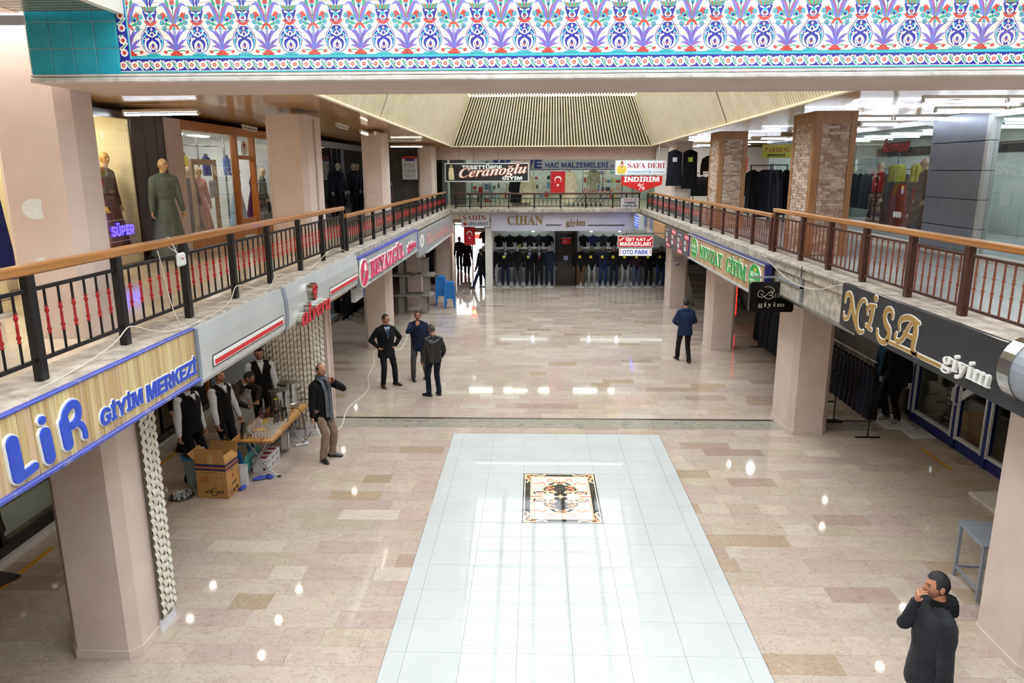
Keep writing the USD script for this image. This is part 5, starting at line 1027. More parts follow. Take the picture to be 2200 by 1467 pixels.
person('man in a navy blue jacket walking away, hands clasped in front', (4.02, 19.3, 0), 6, 1.7, skin='#a97a63', top=cloth('blue_jacket', '#1e2c4a', '#17233c'), hem=.78, girth=1.16, pants=cloth('dark_brown_trousers', '#1d1614'), hands=((-.12, .2, 1.0), (.12, .2, 1.0)), hints=((-1, -.5, 0), (1, -.5, 0)), feet=((-.12, .22, .15), (.1, -.16, -.05)), seed=9, collar=cloth('blue_jacket', '#1e2c4a'), hairlong=.1)
VEST = cloth('black_vest', '#101013', '#0b0b0e')
person('stout waiter in black vest beside the bin, face hidden by the timber sign', (-5.72, 11.3, 0), -108, 1.78, skin='#b98a70', top=VEST, vest=True, hem=.86, girth=1.3, pants=BLKC, hands=((-.2, .12, .84), (.33, .1, .84)), feet=((-.14, .05, .2), (.14, 0, -.2)), extra=vneck(SHIRT, w=.05, z0=1.4, g=1.25), seed=10, collar=SHIRT)
person('young waiter in a black vest watching from behind the tea table', (-5.42, 11.9, 0), -112, 1.74, skin='#b8866c', top=VEST, vest=True, hem=.88, pants=BLKC, hands=((-.27, .14, .84), (.27, .16, .84)), head=(-.1, -.05, 0), extra=vneck(SHIRT, w=.05, z0=1.36), seed=11, collar=SHIRT)
person('bearded waiter in a black V-neck vest looking down by the steel urns', (-5.2, 13.2, 0), -150, 1.84, skin='#b6866e', top=VEST, vest=True, hem=.84, pants=BLKC, hands=((-.27, .14, .86), (.26, .12, .86)), head=(-.1, -.3, 0), extra=vneck(SHIRT, w=.06, z0=1.28), seed=12, collar=SHIRT, stub='#2a1f1a')
person('man in a brown jacket and glasses leaning low over the tea glasses', (-5.74, 12.66, 0), -92, 1.74, skin='#a87a62', bald=.25, top=BROWNJ, hem=.84, girth=1.05, lean=.85, pants=cloth('dark_trousers', '#16171c'), hands=((-.12, .62, .93), (.2, .55, .92)), hints=((-.6, -.2, .6), (.8, -.2, .3)), head=(.15, -.1, 0), glasses=True, seed=13, collar=SHIRT, feet=((-.12, -.08, 0), (.14, .04, 0)), stub='#2a211c')
person('figure in black behind the stout waiter, only the dark trousers and one shoe showing', (-6.55, 12.62, 0), -100, 1.76, top=BLKC, pants=BLKC, hem=.7, seed=14)
person('man in a dark jacket and jeans coming out of the far passage', (-3.9, 37.6, 0), 175, 1.74, top=BLKC, hem=.78, pants=JEAN, skin='#8f6753', seed=15, feet=((-.1, .1, 0), (.1, -.1, 0)))
person('person in a long black overcoat and pale scarf walking in the far passage', (-3.42, 36.4, 0), 190, 1.72, top=BLKC, hem=.42, flare=1.25, pants=BLKC, skin='#7d5846', seed=16, feet=((-.07, .2, 0), (.07, -.2, 0)), collar=SHIRT)
person('man in a black jacket and jeans striding left in front of the coat shop', (-2.35, 31.8, 0), 75, 1.72, top=BLKC, hem=.78, girth=1.12, pants=JEAN, skin='#9a6d57', seed=17, feet=((-.1, .36, 0), (.1, -.34, 0)), hands=((-.26, .2, .86), (.26, -.12, .86)), head=(-.6, -.1, 0))
# ================================================================ TEA TABLE AND WHAT IS AROUND IT
TOPW = M('butcher_block', attr=True, c='#ffffff', c2='#e5d3b8', sc=5, stretch=(2, 1, 1), r=.3); GALV = M('galvanised_tube', '#a9adb0', .3, metal=.8, c2='#989ca0', sc=8); RUBBER = M('black_rubber', '#141414', .7, c2='#1c1c1c', sc=9)
T = thing('folding_table', 'long folding table with a striped wooden top and bent steel legs', 'table', (-4.65, 12.18, 0))
r = random.Random(6); n = 12
for i in range(n): part('top_strip', B().box(-.345+i*.69/n+.0006, -.345+(i+1)*.69/n-.0006, -1.0, 1.0, .705, .74, r.choice(['#c79a63', '#b98a53', '#cfa56f', '#b07f48', '#c39258'])), TOPW, T)
part('edge_band', B().box(-.35, -.345, -1.003, 1.003, .703, .738).box(.345, .35, -1.003, 1.003, .703, .738).box(-.345, .345, -1.004, -1.0, .703, .738).box(-.345, .345, 1.0, 1.004, .703, .738), M('edge_band', '#a5773f', .4, c2='#94683a', sc=9), T, kind='stuff')
for y in (-.78, .78):
    for s_ in (-1, 1):
        for dy in (0,): part('leg', B().tube([(-s_*.22, y+s_*.02, .7), (s_*.0, y+s_*.02, .38), (s_*.17, y+s_*.02, .12), (s_*.33, y+s_*.02, .02)], .014, 8), GALV, T, smooth=True); part('foot_cap', B().tube([(s_*.3, y+s_*.02, .032), (s_*.35, y+s_*.02, .017)], .017, 8), RUBBER, T)
    part('cross_bar', B().tube([(-.2, y, .69), (.2, y, .69)], .012, 8), GALV, T)
part('stretcher', B().tube([(-.01, -.78, .38), (-.01, .78, .38)], .011, 8), GALV, T)
def urn(label, x, y, r_=.175, h=.46, z=.742):
    t = thing('tea_urn', label, 'urn', (x, y, z))
    part('tank', B().lathe([(.001, .002), (r_+.012, .002), (r_+.012, .09), (r_+.004, .1), (r_, .105), (r_, h-.05), (r_+.008, h-.045), (r_+.008, h)], n=36), STEEL, t, smooth=30)
    part('lid', B().lathe([(r_+.012, h-.01), (r_+.012, h+.018), (r_*.8, h+.032), (.03, h+.045), (.001, h+.045)], n=36), STEEL, t, smooth=30); part('knob', B().lathe([(.012, h+.044), (.01, h+.06), (.02, h+.07), (.018, h+.085), (.001, h+.088)], n=14), STEEL, t, smooth=True)
    part('tap', B().tube([(.0, -r_, .06), (.0, -r_-.05, .06), (.0, -r_-.055, .02)], .011, 8), STEEL, t, smooth=True); part('tap_handle', B().box(-.012, .012, -r_-.06, -r_-.035, .07, .12, bev=.004), BLACKM, t)
    for sd in (-1, 1): part('handle', B().tube([(sd*(r_), -.05, h*.72), (sd*(r_+.04), -.04, h*.74), (sd*(r_+.04), .04, h*.74), (sd*r_, .05, h*.72)], .007, 6), BLACKM, t)
    part('badge', B().prism(rect(-.03, h-.12, .03, h-.09), FW(0, -r_-.001, 0), .001), M('yellow_label', '#d8c22a', .5, c2='#ccb624', sc=9), t)
    return t
urn('front steel tea urn on the table, next to the thermos flasks', -4.62, 12.5); urn('rear steel tea urn at the far end of the table', -4.62, 12.98)
BLKP = M('black_plastic', '#131315', .35, c2='#1a1a1c', sc=9); REDP = M('red_plastic', '#b81c1c', .4, c2='#a81818', sc=9)
def thermos(label, x, y):
    t = thing('thermos', label, 'thermos flask', (x, y, .742), -60)
    part('flask', B().lathe([(.001, .001), (.062, .001), (.066, .02), (.062, .12), (.045, .19), (.04, .205)], n=24), STEEL, t, smooth=40); part('cap', B().lathe([(.042, .2), (.044, .24), (.032, .265), (.001, .268)], n=20), BLKP, t, smooth=40); part('button', B().lathe([(.012, .267), (.012, .276), (.001, .277)], n=12), REDP, t)
    part('handle', B().tube([(.04, 0, .22), (.09, 0, .21), (.098, 0, .14), (.066, 0, .07)], .01, 8), BLKP, t, smooth=True); part('spout', B().hexa([(-.06, -.012, .225), (-.035, -.016, .225), (-.035, .016, .225), (-.06, .012, .225), (-.062, -.01, .25), (-.03, -.014, .25), (-.03, .014, .25), (-.062, .01, .25)]), BLKP, t)
    return t
thermos('thermos flask standing alone at the near left corner of the tea table', -4.82, 11.33); thermos('nearer of the two thermos flasks in front of the steel urn', -4.5, 12.0); thermos('thermos flask touching the steel urn, behind another flask', -4.42, 12.17)
CLEAR = M('clear_glass', '#ffffff', .02, c2='#f4f8f8', sc=9); 
def clear():
    k = 'tea_glass_glass'
    if k not in MATS: MATS[k] = usdkit.material(stage, f'{LOOKS}/{k}', {'t': ('transparent_bsdf', dict(color=(.985, .99, .99))), 'g': ('glossy_bsdf', dict(color=(1, 1, 1), roughness=.03)), 'f': ('layer_weight', dict(blend=.3)), 'm': ('mix_closure', {}), 'd': ('diffuse_bsdf', dict(color=(.9, .92, .93))), 'k': ('mix_closure', dict(fac=.14))}, [('f.facing', 'm.fac'), ('t.BSDF', 'm.closure1'), ('g.BSDF', 'm.closure2'), ('m.closure', 'k.closure1'), ('d.BSDF', 'k.closure2')], surface='k.closure')
    return MATS[k]
def tea_glass(x, y, z, label, group):
    t = thing('tea_glass', label, 'glass', (x, y, z), 0, group=group)
    part('bowl', B().lathe([(.001, .001), (.019, .001), (.02, .006), (.0215, .02), (.018, .038), (.0185, .05), (.024, .078), (.0228, .078), (.0172, .05), (.0165, .038), (.0195, .02), (.001, .009)], n=12), clear(), t, smooth=40); return t
g0 = tea_glass(-4.74, 11.72, .742, 'small waisted tea glass among those crowded on the striped table', 'tea glasses crowded on the table'); r = random.Random(2); pts = [(-4.74, 11.72)]
while len(pts) < 74:
    p = (r.uniform(-4.88, -4.38), r.uniform(11.3, 12.12))
    if p[0] < -4.7 and p[1] < 11.45 or math.hypot(p[0]+4.5, p[1]-12.0) < .12 or math.hypot(p[0]+4.64, p[1]-11.62) < .13 or math.hypot(p[0]+4.82, p[1]-11.33) < .1 or math.hypot(p[0]+4.73, p[1]-11.43) < .1 or math.hypot(p[0]+4.42, p[1]-12.17) < .11 or math.hypot(p[0]+4.75, p[1]-12.0) < .13: continue
    if all(math.hypot(p[0]-a, p[1]-b_) > .05 for a, b_ in pts): pts.append(p); copy(g0, (p[0], p[1], .742), r.uniform(0, 90))
t = thing('sponge_pack', 'yellow packet lying among the tea glasses', 'packet', (-4.64, 11.62, .742), 25); part('wrapper', B().box(-.07, .07, -.04, .04, 0, .05, bev=.012), M('yellow_wrap', '#d6ae52', .5, c2='#c39a40', sc=14), t)
t = thing('cup_stack', 'white paper cups and a yellow pot beside the flasks', 'cups', (-4.76, 12.0, .742)); part('cup', B().lathe([(.025, 0), (.034, .08), (.03, .08), (.02, .006)], at=(-.03, 0, 0), n=14), SHIRT, t, smooth=40); part('pot', B().lathe([(.001, .001), (.038, .001), (.042, .06), (.036, .06), (.03, .01)], at=(.05, -.03, 0), n=14), M('yellow_label'), t, smooth=40)
t = thing('strainer_bowl', 'dark round bowl of spoons in front of the yellow packet', 'bowl', (-4.73, 11.43, .742)); part('bowl', B().lathe([(.001, .002), (.035, .002), (.06, .05), (.055, .05), (.03, .008)], n=18), STEEL, t, smooth=40)
for k in range(6): a = k*1.05; part('spoon', B().tube([(.02*math.cos(a), .02*math.sin(a), .012), (.05*math.cos(a), .05*math.sin(a), .075)], .003, 5), STEEL, t)
t = thing('plastic_tray', 'clear lilac plastic box on the table behind the glasses', 'plastic box', (-4.84, 12.48, .742), 12); q = B(); q.box(-.11, .11, -.17, .17, .001, .006).hexa([(-.115, -.175, .004), (-.109, -.175, .004), (-.109, .175, .004), (-.115, .175, .004), (-.14, -.2, .11), (-.134, -.2, .11), (-.134, .2, .11), (-.14, .2, .11)]).hexa([(.109, -.175, .004), (.115, -.175, .004), (.115, .175, .004), (.109, .175, .004), (.134, -.2, .11), (.14, -.2, .11), (.14, .2, .11), (.134, .2, .11)]).hexa([(-.115, -.175, .004), (.115, -.175, .004), (.115, -.169, .004), (-.115, -.169, .004), (-.14, -.2, .11), (.14, -.2, .11), (.14, -.194, .11), (-.14, -.194, .11)]).hexa([(-.115, .169, .004), (.115, .169, .004), (.115, .175, .004), (-.115, .175, .004), (-.14, .194, .11), (.14, .194, .11), (.14, .2, .11), (-.14, .2, .11)]); part('shell', q, glass('lilac_plastic', (.8, .78, .9), 1.4, .05), t)
# carton of paper cups
CARD = M('cardboard', '#bd8f56', .75, c2='#b0824b', sc=6); CARDI = M('cardboard_inside', '#a87e4e', .8, c2='#9b7242', sc=6)
T = thing('cardboard_box', 'big open cardboard carton upside down, printed ENKUP PAPER CUP', 'carton', (-5.08, 10.79, 0), -6)
bw, bd_, bh = .255, .2, .62
part('wall_panel', B().box(-bw, bw, -bd_, -bd_+.006, 0, bh), CARD, T); part('wall_panel', B().box(-bw, bw, bd_-.006, bd_, 0, bh), CARD, T); part('wall_panel', B().box(bw-.006, bw, -bd_, bd_, 0, bh), CARD, T); part('wall_panel', B().box(-bw, -bw+.006, -bd_, bd_, 0, bh), CARD, T); part('bottom', B().box(-bw, bw, -bd_, bd_, .001, .008), CARDI, T)
part('flap', B().hexa([(-bw, -bd_, bh), (bw, -bd_, bh), (bw, -bd_+.006, bh), (-bw, -bd_+.006, bh), (-bw+.01, -bd_+.02, bh+.2), (bw-.03, -bd_+.0, bh+.2), (bw-.03, -bd_+.006, bh+.2), (-bw+.01, -bd_+.026, bh+.2)]), CARD, T); part('flap', B().hexa([(-bw, bd_-.006, bh), (bw, bd_-.006, bh), (bw, bd_, bh), (-bw, bd_, bh), (-bw+.04, bd_+.05, bh+.17), (bw-.01, bd_+.05, bh+.19), (bw-.01, bd_+.056, bh+.19), (-bw+.04, bd_+.056, bh+.17)]), CARDI, T)
part('flap', B().hexa([(-bw, -bd_, bh), (-bw+.006, -bd_, bh), (-bw+.006, bd_, bh), (-bw, bd_, bh), (-bw-.13, -bd_+.02, bh+.1), (-bw-.124, -bd_+.02, bh+.1), (-bw-.124, bd_-.03, bh+.12), (-bw-.13, bd_-.03, bh+.12)]), CARDI, T); part('flap', B().hexa([(bw-.006, -bd_, bh), (bw, -bd_, bh), (bw, bd_, bh), (bw-.006, bd_, bh), (bw-.1, -bd_+.01, bh+.05), (bw-.09, -bd_+.01, bh+.055), (bw-.09, bd_-.01, bh+.055), (bw-.1, bd_-.01, bh+.05)]), CARD, T)
INK = '#2b2440'
def inv(g, cx, cy): return sa.translate(sa.rotate(sa.translate(g, -(g.bounds[0]+g.bounds[2])/2, -(g.bounds[1]+g.bounds[3])/2), 180, origin=(0, 0)), cx, cy)
L = [(rect(-bw, .53, bw, .575), '#352a57'), (rect(-bw, .505, bw, .522), '#c0562f'), (rect(-bw, .465, bw, .5), '#352a57'), (inv(text('PAPER CUP', h=.02, w=.22, gap=.15), -.0, .43), INK), (inv(text('EN', h=.055, w=.1, shear=12), .14, .11), '#1d1916'), (inv(text('KUP', h=.055, w=.13, shear=12), -.05, .11), '#1d1916')]
L += [(stroke([(.05, .12), (.09, .07), (.03, .05), (-.03, .08), (.0, .16), (.07, .17)], .006), '#1d1916'), (sg.Polygon([(.06, .2), (.2, .2), (.17, .36), (.09, .36)]).difference(sg.Polygon([(.066, .206), (.194, .206), (.166, .354), (.094, .354)])), '#5a4426'), (oval(.13, .205, .07, .014), '#7b5c34'), (oval(.13, .205, .062, .01), '#bd8f56')]
for k in range(9): L.append((sa.rotate(stroke([(-.2, .25+k*.013), (-.1, .255+k*.013), (-.05, .25+k*.013)], .003, sm=False), 8), '#a35630'))
q = B(); q.paint(L, FW(0, -bd_-.0008, 0)); part('print', q, PRINT, T, label='dark purple and orange carton print, upside down')
L = [(rect(-bd_, .53, bd_, .575), '#352a57'), (rect(-bd_, .505, bd_, .522), '#c0562f'), (rect(-bd_, .465, bd_, .5), '#352a57'), (rect(-.14, .41, -.09, .45), '#b7472f'), (rect(-.07, .41, .02, .45), '#7c6144'), (inv(text('ENKUP', h=.045, w=.15, shear=12), .02, .2), '#1d1916'), (oval(.0, .32, .03, .04), '#a35630'), (rect(-.12, .04, -.06, .1), '#8d6b40'), (rect(-.03, .05, .03, .1), '#3a2f20'), (rect(.07, .06, .13, .12), '#4a3a26')]
q = B(); q.paint(L, FR((bw+.0008, 0, 0), (0, 1, 0), (0, 0, 1))); part('print', q, PRINT, T)
part('tape', B().hexa([(-.03, -bd_-.0005, .5), (.05, -bd_-.0005, .5), (.05, -bd_, .5), (-.03, -bd_, .5), (-.03, -bd_+.0, bh+.1), (.06, -bd_, bh+.12), (.06, -bd_+.002, bh+.12), (-.03, -bd_+.002, bh+.1)]), M('brown_tape', '#c9a878', .3, c2='#bf9d6b', sc=9), T)
# bin with cups
T = thing('waste_bin', 'tall grey plastic bin with a blue rim, white cups inside', 'bin', (-5.56, 11.1, 0)); GB = M('grey_plastic', '#93a3a6', .45, c2='#889799', sc=5)
part('tub', B().lathe([(.001, .002), (.165, .002), (.215, .52), (.205, .52), (.155, .012), (.001, .012)], n=28), GB, T, smooth=40); part('rim', B().lathe([(.205, .52), (.24, .515), (.24, .545), (.21, .55), (.205, .52)], n=28), M('blue_plastic', '#2f7fc0', .4, c2='#2873b2', sc=6), T, smooth=40)
part('bag', B().lathe([(.2, .51), (.215, .56), (.2, .57), (.16, .47), (.001, .4)], n=20), M('dark_bag', '#55565a', .4, c2='#3f4044', sc=14), T, smooth=True)
for k, (x, y, z, rx) in enumerate([(.06, -.02, .5, .5), (.1, .04, .55, -.4), (.03, .06, .58, .9), (-.02, .0, .53, 1.3), (.09, -.07, .57, -.8)]):
    c = thing('paper_cup', ['white paper cup leaning lowest in the grey bin', 'white paper cup at the right edge of the bin', 'white paper cup highest on the pile in the bin', 'white paper cup lying flat in the bin', 'white paper cup at the front of the pile in the bin'][k], 'cup', (-5.56+x, 11.1+y, z)); part('cup', B().lathe([(.026, 0), (.037, .09), (.035, .09), (.024, .004), (.001, .004)], n=14, R=RX(rx)@RY(rx*.6)), SHIRT, c, smooth=40)
BRASS = M('brass_wire', '#b39a5c', .3, metal=.9, c2='#a38a4e', sc=9)
def hang_tray(label, x, y, z, rot, glasses, gl):
    t = thing('tea_tray', label, 'tray', (x, y, z), rot); part('dish', B().lathe([(.001, .003), (.15, .003), (.19, .022), (.196, .022), (.155, -.0), (.001, .0)], n=32), STEEL, t, smooth=40)
    for a in (0, 2.1, 4.2): part('hanger_arm', B().tube([(.18*math.cos(a), .18*math.sin(a), .02), (.15*math.cos(a), .15*math.sin(a), .13), (.02*math.cos(a), .02*math.sin(a), .25), (0, 0, .27)], .004, 6), BRASS, t, smooth=True)
    part('ring', B().tube([(.018*math.cos(a), 0, .292+.02*math.sin(a)) for a in np.linspace(0, 2*PI, 14)[:-1]], .004, 6, closed=True), BRASS, t, smooth=True)
    r = random.Random(rot)
    k = 0; used = []
    while k < glasses:
        a, d = r.uniform(0, 6.28), r.uniform(.0, .14); p = (x+d*math.cos(a), y+d*math.sin(a))
        if all(math.hypot(p[0]-u[0], p[1]-u[1]) > .049 for u in used) and math.hypot(p[0]-x, p[1]-y) > .02: used.append(p); copy(g0, (p[0], p[1], z+.006), 0, gl[0], gl[1]); k += 1
hang_tray('round metal tea tray with brass hanging wires on the floor by the carton', -5.62, 10.62, .003, 20, 14, ('tea glass standing on the hanging tray on the floor', 'glasses on the floor tray'))
BLUP = M('blue_stool_plastic', '#1d74bd', .4, c2='#1a69ae', sc=5)
def stool_parts(t, z=0., legs=True):
    part('seat', B().box(-.15, .15, -.15, .15, z+.42, z+.45, bev=.014), BLUP, t)
    for sx in (-1, 1): part('apron', B().box(-.155, .155, sx*.15-.006, sx*.15+.006, z+.375, z+.43), BLUP, t); part('apron', B().box(sx*.15-.006, sx*.15+.006, -.155, .155, z+.375, z+.43), BLUP, t)
    for sx in (-1, 1):
        for sy in (-1, 1):
            if legs: part('leg', B().hexa([(sx*.19-.02, sy*.19-.02, z+.002), (sx*.19+.02, sy*.19-.02, z+.002), (sx*.19+.02, sy*.19+.02, z+.002), (sx*.19-.02, sy*.19+.02, z+.002), (sx*.135-.024, sy*.135-.024, z+.43), (sx*.135+.024, sy*.135-.024, z+.43), (sx*.135+.024, sy*.135+.024, z+.43), (sx*.135-.024, sy*.135+.024, z+.43)]), BLUP, t)
T = thing('plastic_stool', 'blue plastic stool behind the near end of the tea table', 'stool', (-5.22, 12.1, 0), 12); stool_parts(T)
T = thing('plastic_stool', 'blue plastic stool holding the tray of glasses behind the carton', 'stool', (-5.18, 11.4, 0), -8); stool_parts(T)
hang_tray('round tea tray with brass hanging wires on the blue stool behind the carton', -5.18, 11.4, .455, 50, 16, ('tea glass on the tray set on the blue stool', 'glasses on the stool tray'))
sl = {}
for (x, y, n, nm) in [(-3.22, 27.15, 10, 'front'), (-3.62, 27.75, 12, 'rear')]:
    for k in range(n):
        lab = f'blue plastic stool, number {k+1} from the floor in the {nm} stack by the grey tables'
        if not sl:
            T = thing('plastic_stool', lab, 'stool', (x, y, 0), 4, group=f'blue stools in the {nm} stack'); stool_parts(T); sl[0] = T
        else: copy(sl[0], (x, y, k*.062), 4, lab, f'blue stools in the {nm} stack')
# goods under the table
BOXW = M('white_carton', '#dcdcdf', .5, c2='#d2d2d6', sc=6); MAR = '#8d2a2c'
for k, (x, y, z) in enumerate([(-4.72, 11.72, .001), (-4.72, 11.93, .001), (-4.72, 12.14, .001), (-4.72, 11.72, .121), (-4.72, 11.93, .121), (-4.72, 12.14, .121)]):
    t = thing('tea_carton', f'white and red packet under the table, {["nearest", "middle", "farthest"][k % 3]} of the {"lower" if k < 3 else "upper"} row', 'packet', (x, y, z), 0); part('box', B().box(-.13, .13, -.1, .1, 0, .118), BOXW, t); q = B(); q.paint([(rect(-.04, -.07, .1, .03), MAR)], GR(0, 0, .1185)); q.paint([(rect(-.08, .03, -.04, .08), '#8d2a2c'), (rect(-.0, .03, .03, .08), '#3a3a3e')], FR((.1305, 0, 0), (0, 1, 0), (0, 0, 1))); q.paint([(rect(.05, .03, .09, .08), '#8d2a2c')], FW(0, -.1005, 0)); part('print', q, PRINT, t)
t = thing('carrier_bag', 'turquoise bag behind the white packets under the table', 'bag', (-4.97, 11.92, 0)); part('bag', soft(hull(sph((0, -.3, .04), (.07, .04, .04)), sph((0, .3, .04), (.07, .04, .04)), sph((0, -.25, .26), (.02, .05, .03)), sph((0, .25, .27), (.02, .05, .03))), .05, 2, .012, 5, 14), M('turquoise_bag', '#7ec6c4', .5, c2='#5fb0b0', sc=8), t, smooth=True)
t = thing('cable_reel', 'grey plastic cable reel with blue sockets under the table', 'cable reel', (-4.62, 12.62, .19), 18); q = B().lathe([(.05, -.07), (.17, -.07), (.175, -.06), (.17, -.05), (.05, -.05)], n=28, R=RY(PI/2)); part('flange', q, GB, t, smooth=40); part('flange', B().lathe([(.001, .05), (.15, .05), (.165, .06), (.15, .08), (.001, .082)], n=28, R=RY(PI/2)), M('ivory_plastic', '#d5d2c8', .4, c2='#c9c6bc', sc=6), t, smooth=40)
for k in range(5): part('cord_turn', B().tube([(-.045+k*.019, .16*math.cos(a), .16*math.sin(a)) for a in np.linspace(0, 2*PI, 22)[:-1]], .0095, 6, closed=True), CABW, t, smooth=True)
for k in range(3): a = k*2.1; part('socket', B().box(.082, .088, .07*math.cos(a)-.03, .07*math.cos(a)+.03, .07*math.sin(a)-.02, .07*math.sin(a)+.03, bev=.003), M('blue_plastic'), t)
t = thing('power_strip', 'white extension socket on the floor near the table legs', 'socket', (-4.4, 12.9, .002), 30); part('body', B().box(-.13, .13, -.03, .03, 0, .04, bev=.008), M('white_plastic'), t)
cable('black cord from the steel urn down to the sockets under the table', [(-4.5, 12.62, .8), (-4.3, 12.66, .76), (-4.27, 12.75, .45), (-4.32, 12.85, .15), (-4.4, 12.9, .05)], .006, BLKP, 'cord', 'cord')
cable('second black cord looping behind the table to the rear urn', [(-4.45, 13.15, .8), (-4.22, 13.2, .72), (-4.25, 13.3, .3), (-4.4, 13.1, .02), (-4.36, 12.98, .045)], .006, BLKP, 'cord', 'cord')
cable('long white cable snaking across the floor to the pillar behind the men', [(-4.3, 13.45, .3), (-4.05, 13.2, .012), (-3.95, 13.6, .01), (-3.95, 14.2, .008), (-4.08, 15.2, .008), (-3.95, 16.4, .008), (-4.2, 17.6, .008), (-4.35, 19.0, .008), (-4.62, 20.4, .008), (-4.1, 20.4, .008), (-3.9, 20.9, .008), (-4.1, 23.2, .008), (-4.5, 26.2, .008)], .014)
t = thing('white_carton', 'narrow white carton standing between the cardboard box and the stool', 'carton', (-4.8, 11.13, .002), 8); part('box', B().box(-.05, .05, -.07, .07, 0, .32), BOXW, t); part('flap', B().hexa([(-.05, -.07, .32), (.05, -.07, .32), (.05, -.066, .32), (-.05, -.066, .32), (-.05, -.1, .4), (.05, -.1, .4), (.05, -.096, .4), (-.05, -.096, .4)]), BOXW, t)
NAVP = M('navy_wrap', '#2b3a9c', .4, c2='#3f55b5', sc=10)
for k, (x, y, a, s_) in enumerate([(-4.62, 11.3, 20, 1.), (-4.5, 11.38, -35, .9), (-4.75, 10.92, 60, .6)]):
    t = thing('wrapper', ['crumpled blue wrapper at the table leg', 'torn dark blue packet beside the crumpled wrapper', 'scrap of blue packaging by the carton'][k], 'wrapper', (x, y, .003), a); part('foil', soft(hull(sph((-.08*s_, 0, .02), (.03, .04, .018)), sph((.08*s_, .02, .03), (.03, .05, .028)), sph((0, .03, .05*s_), .02)), .03, 1, .01, k, 30), NAVP, t)
# grey display tables stacked upside down on each other
GTAB = M('grey_laminate', '#8d8781', .5, c2='#837d77', sc=4)
def block_table(label, x, y, z, flip=False, rot=0):
    t = thing('display_table', label, 'table', (x, y, z), rot)
    part('top', B().box(-.72, .72, -.4, .4, .66, .7), GTAB, t)
    for sx in (-1, 1):
        q = B().box(sx*.42-.1, sx*.42+.1, -.28, -.24, .03, .66).box(sx*.42-.1, sx*.42+.1, .24, .28, .03, .66).box(sx*.42-.02, sx*.42+.02, -.24, .24, .03, .66); part('leg', q, GTAB, t, kind='stuff'); part('foot', B().box(sx*.42-.13, sx*.42+.13, -.31, .31, .001, .03), GTAB, t)
block_table('lowest of three stacked grey display tables by the far left pillar', -4.42, 26.2, 0); block_table('second grey display table of the stack of three', -4.36, 26.25, .7)
t = thing('display_table', 'topmost grey display table of the stack, lying upside down with feet up', 'table', (-4.4, 26.25, 1.4), 0)
part('top', B().box(-.72, -.1, -.4, .4, .001, .04), GTAB, t); part('top', B().box(.1, .72, -.42, .38, .001, .04), GTAB, t)
for sx in (-1, 1): part('leg', B().box(sx*.42-.1, sx*.42+.1, -.28, -.24, .04, .56).box(sx*.42-.1, sx*.42+.1, .24, .28, .04, .56).box(sx*.42-.02, sx*.42+.02, -.24, .24, .04, .56), GTAB, t, kind='stuff'); part('foot', B().box(sx*.42-.13, sx*.42+.13, -.31, .31, .56, .59), GTAB, t)
# woven panels
WEAVE = M('woven_panel', '#d8d2c6', .55, c2='#cbc4b6', sc=6)
def weave(path, z0, z1, label, t, h=.115, w=.07):
    "interlaced vertical strips bulging out of a curved sheet, each a piece"
    p = np.array(path, float); s_ = np.r_[0, np.cumsum(np.linalg.norm(np.diff(p, axis=0), axis=1))]; n = int(s_[-1]/w); at = lambda u: np.array([np.interp(u, s_, p[:, 0]), np.interp(u, s_, p[:, 1])])
    rows = int((z1-z0)/h); rest = B(); cnt = 0
    for j in range(rows):
        for i in range(n):
            u0, u1 = (i+.08+.5*(j % 2)*.0)*w, (i+.92)*w; a, c = at(u0), at(u1); d = c-a; nn = np.array([d[1], -d[0]])/np.linalg.norm(d)
            P = []
            for k, (f, o) in enumerate([(0, .004), (.2, .02), (.5, .03), (.8, .02), (1, .004)]):
                zz = z0+(j+f*1.1)*h+(i % 2)*h*.25; oo = o*(1 if (i+j) % 2 else .9)
                P.append([[*(a+nn*oo), zz], [*(c+nn*(oo+.004)), zz]])
            q = B() if cnt < 290 else rest; q.grid(np.array(P)); 
            if q is not rest: part('woven_strip', q, WEAVE, t, smooth=True)
            cnt += 1
    if rest.n: part('woven_strips', rest, WEAVE, t, smooth=True, kind='stuff')
    k = B(); pts = [tuple(x) for x in p]; nb = [tuple(np.array(pts[i])+np.array([0, 0])) for i in range(len(pts))]
    k.grid(np.array([[[*x, z0] for x in pts], [[*x, z1+.05] for x in pts]])); part('backing_sheet', k, M('woven_backing', '#8c7f6c', .7, c2='#7d705e', sc=6), t)
T = thing('woven_screen', 'tall cream basket-weave screen curving around the pillar by the tea urns', 'screen')
path = [(-5.34, 14.2), (-5.36, 13.75), (-5.25, 13.5), (-5.0, 13.42), (-4.7, 13.4), (-4.45, 13.42), (-4.3, 13.47), (-4.16, 13.6), (-4.12, 13.8)]
weave(path, .14, 2.85, '', T); q = B(); 
for a, c in zip(path[:-1], path[1:]): q.hexa([(a[0], a[1], .002), (c[0], c[1], .002), (c[0]+.03, c[1]+.05, .002), (a[0]+.03, a[1]+.05, .002), (a[0], a[1], .13), (c[0], c[1], .13), (c[0]+.03, c[1]+.05, .13), (a[0]+.03, a[1]+.05, .13)])
part('plinth', q, BOXW, T, kind='stuff')
part('post', B().box(-4.16, -4.1, 13.9, 13.96, .002, 2.86), PILLAR, T); part('pipe', B().tube([(-4.1, 14.2, .3), (-4.1, 14.2, 2.86)], .022, 8), PILLAR, T)
T = thing('woven_screen', 'strip of cream basket-weave on the side of the nearest lower left pillar', 'screen'); weave([(-4.165, 7.14), (-4.15, 7.28), (-4.155, 7.44)], .16, 2.88, '', T, h=.1, w=.075); part('plinth', B().box(-4.19, -4.165, 7.12, 7.45, .002, .15), BOXW, T)
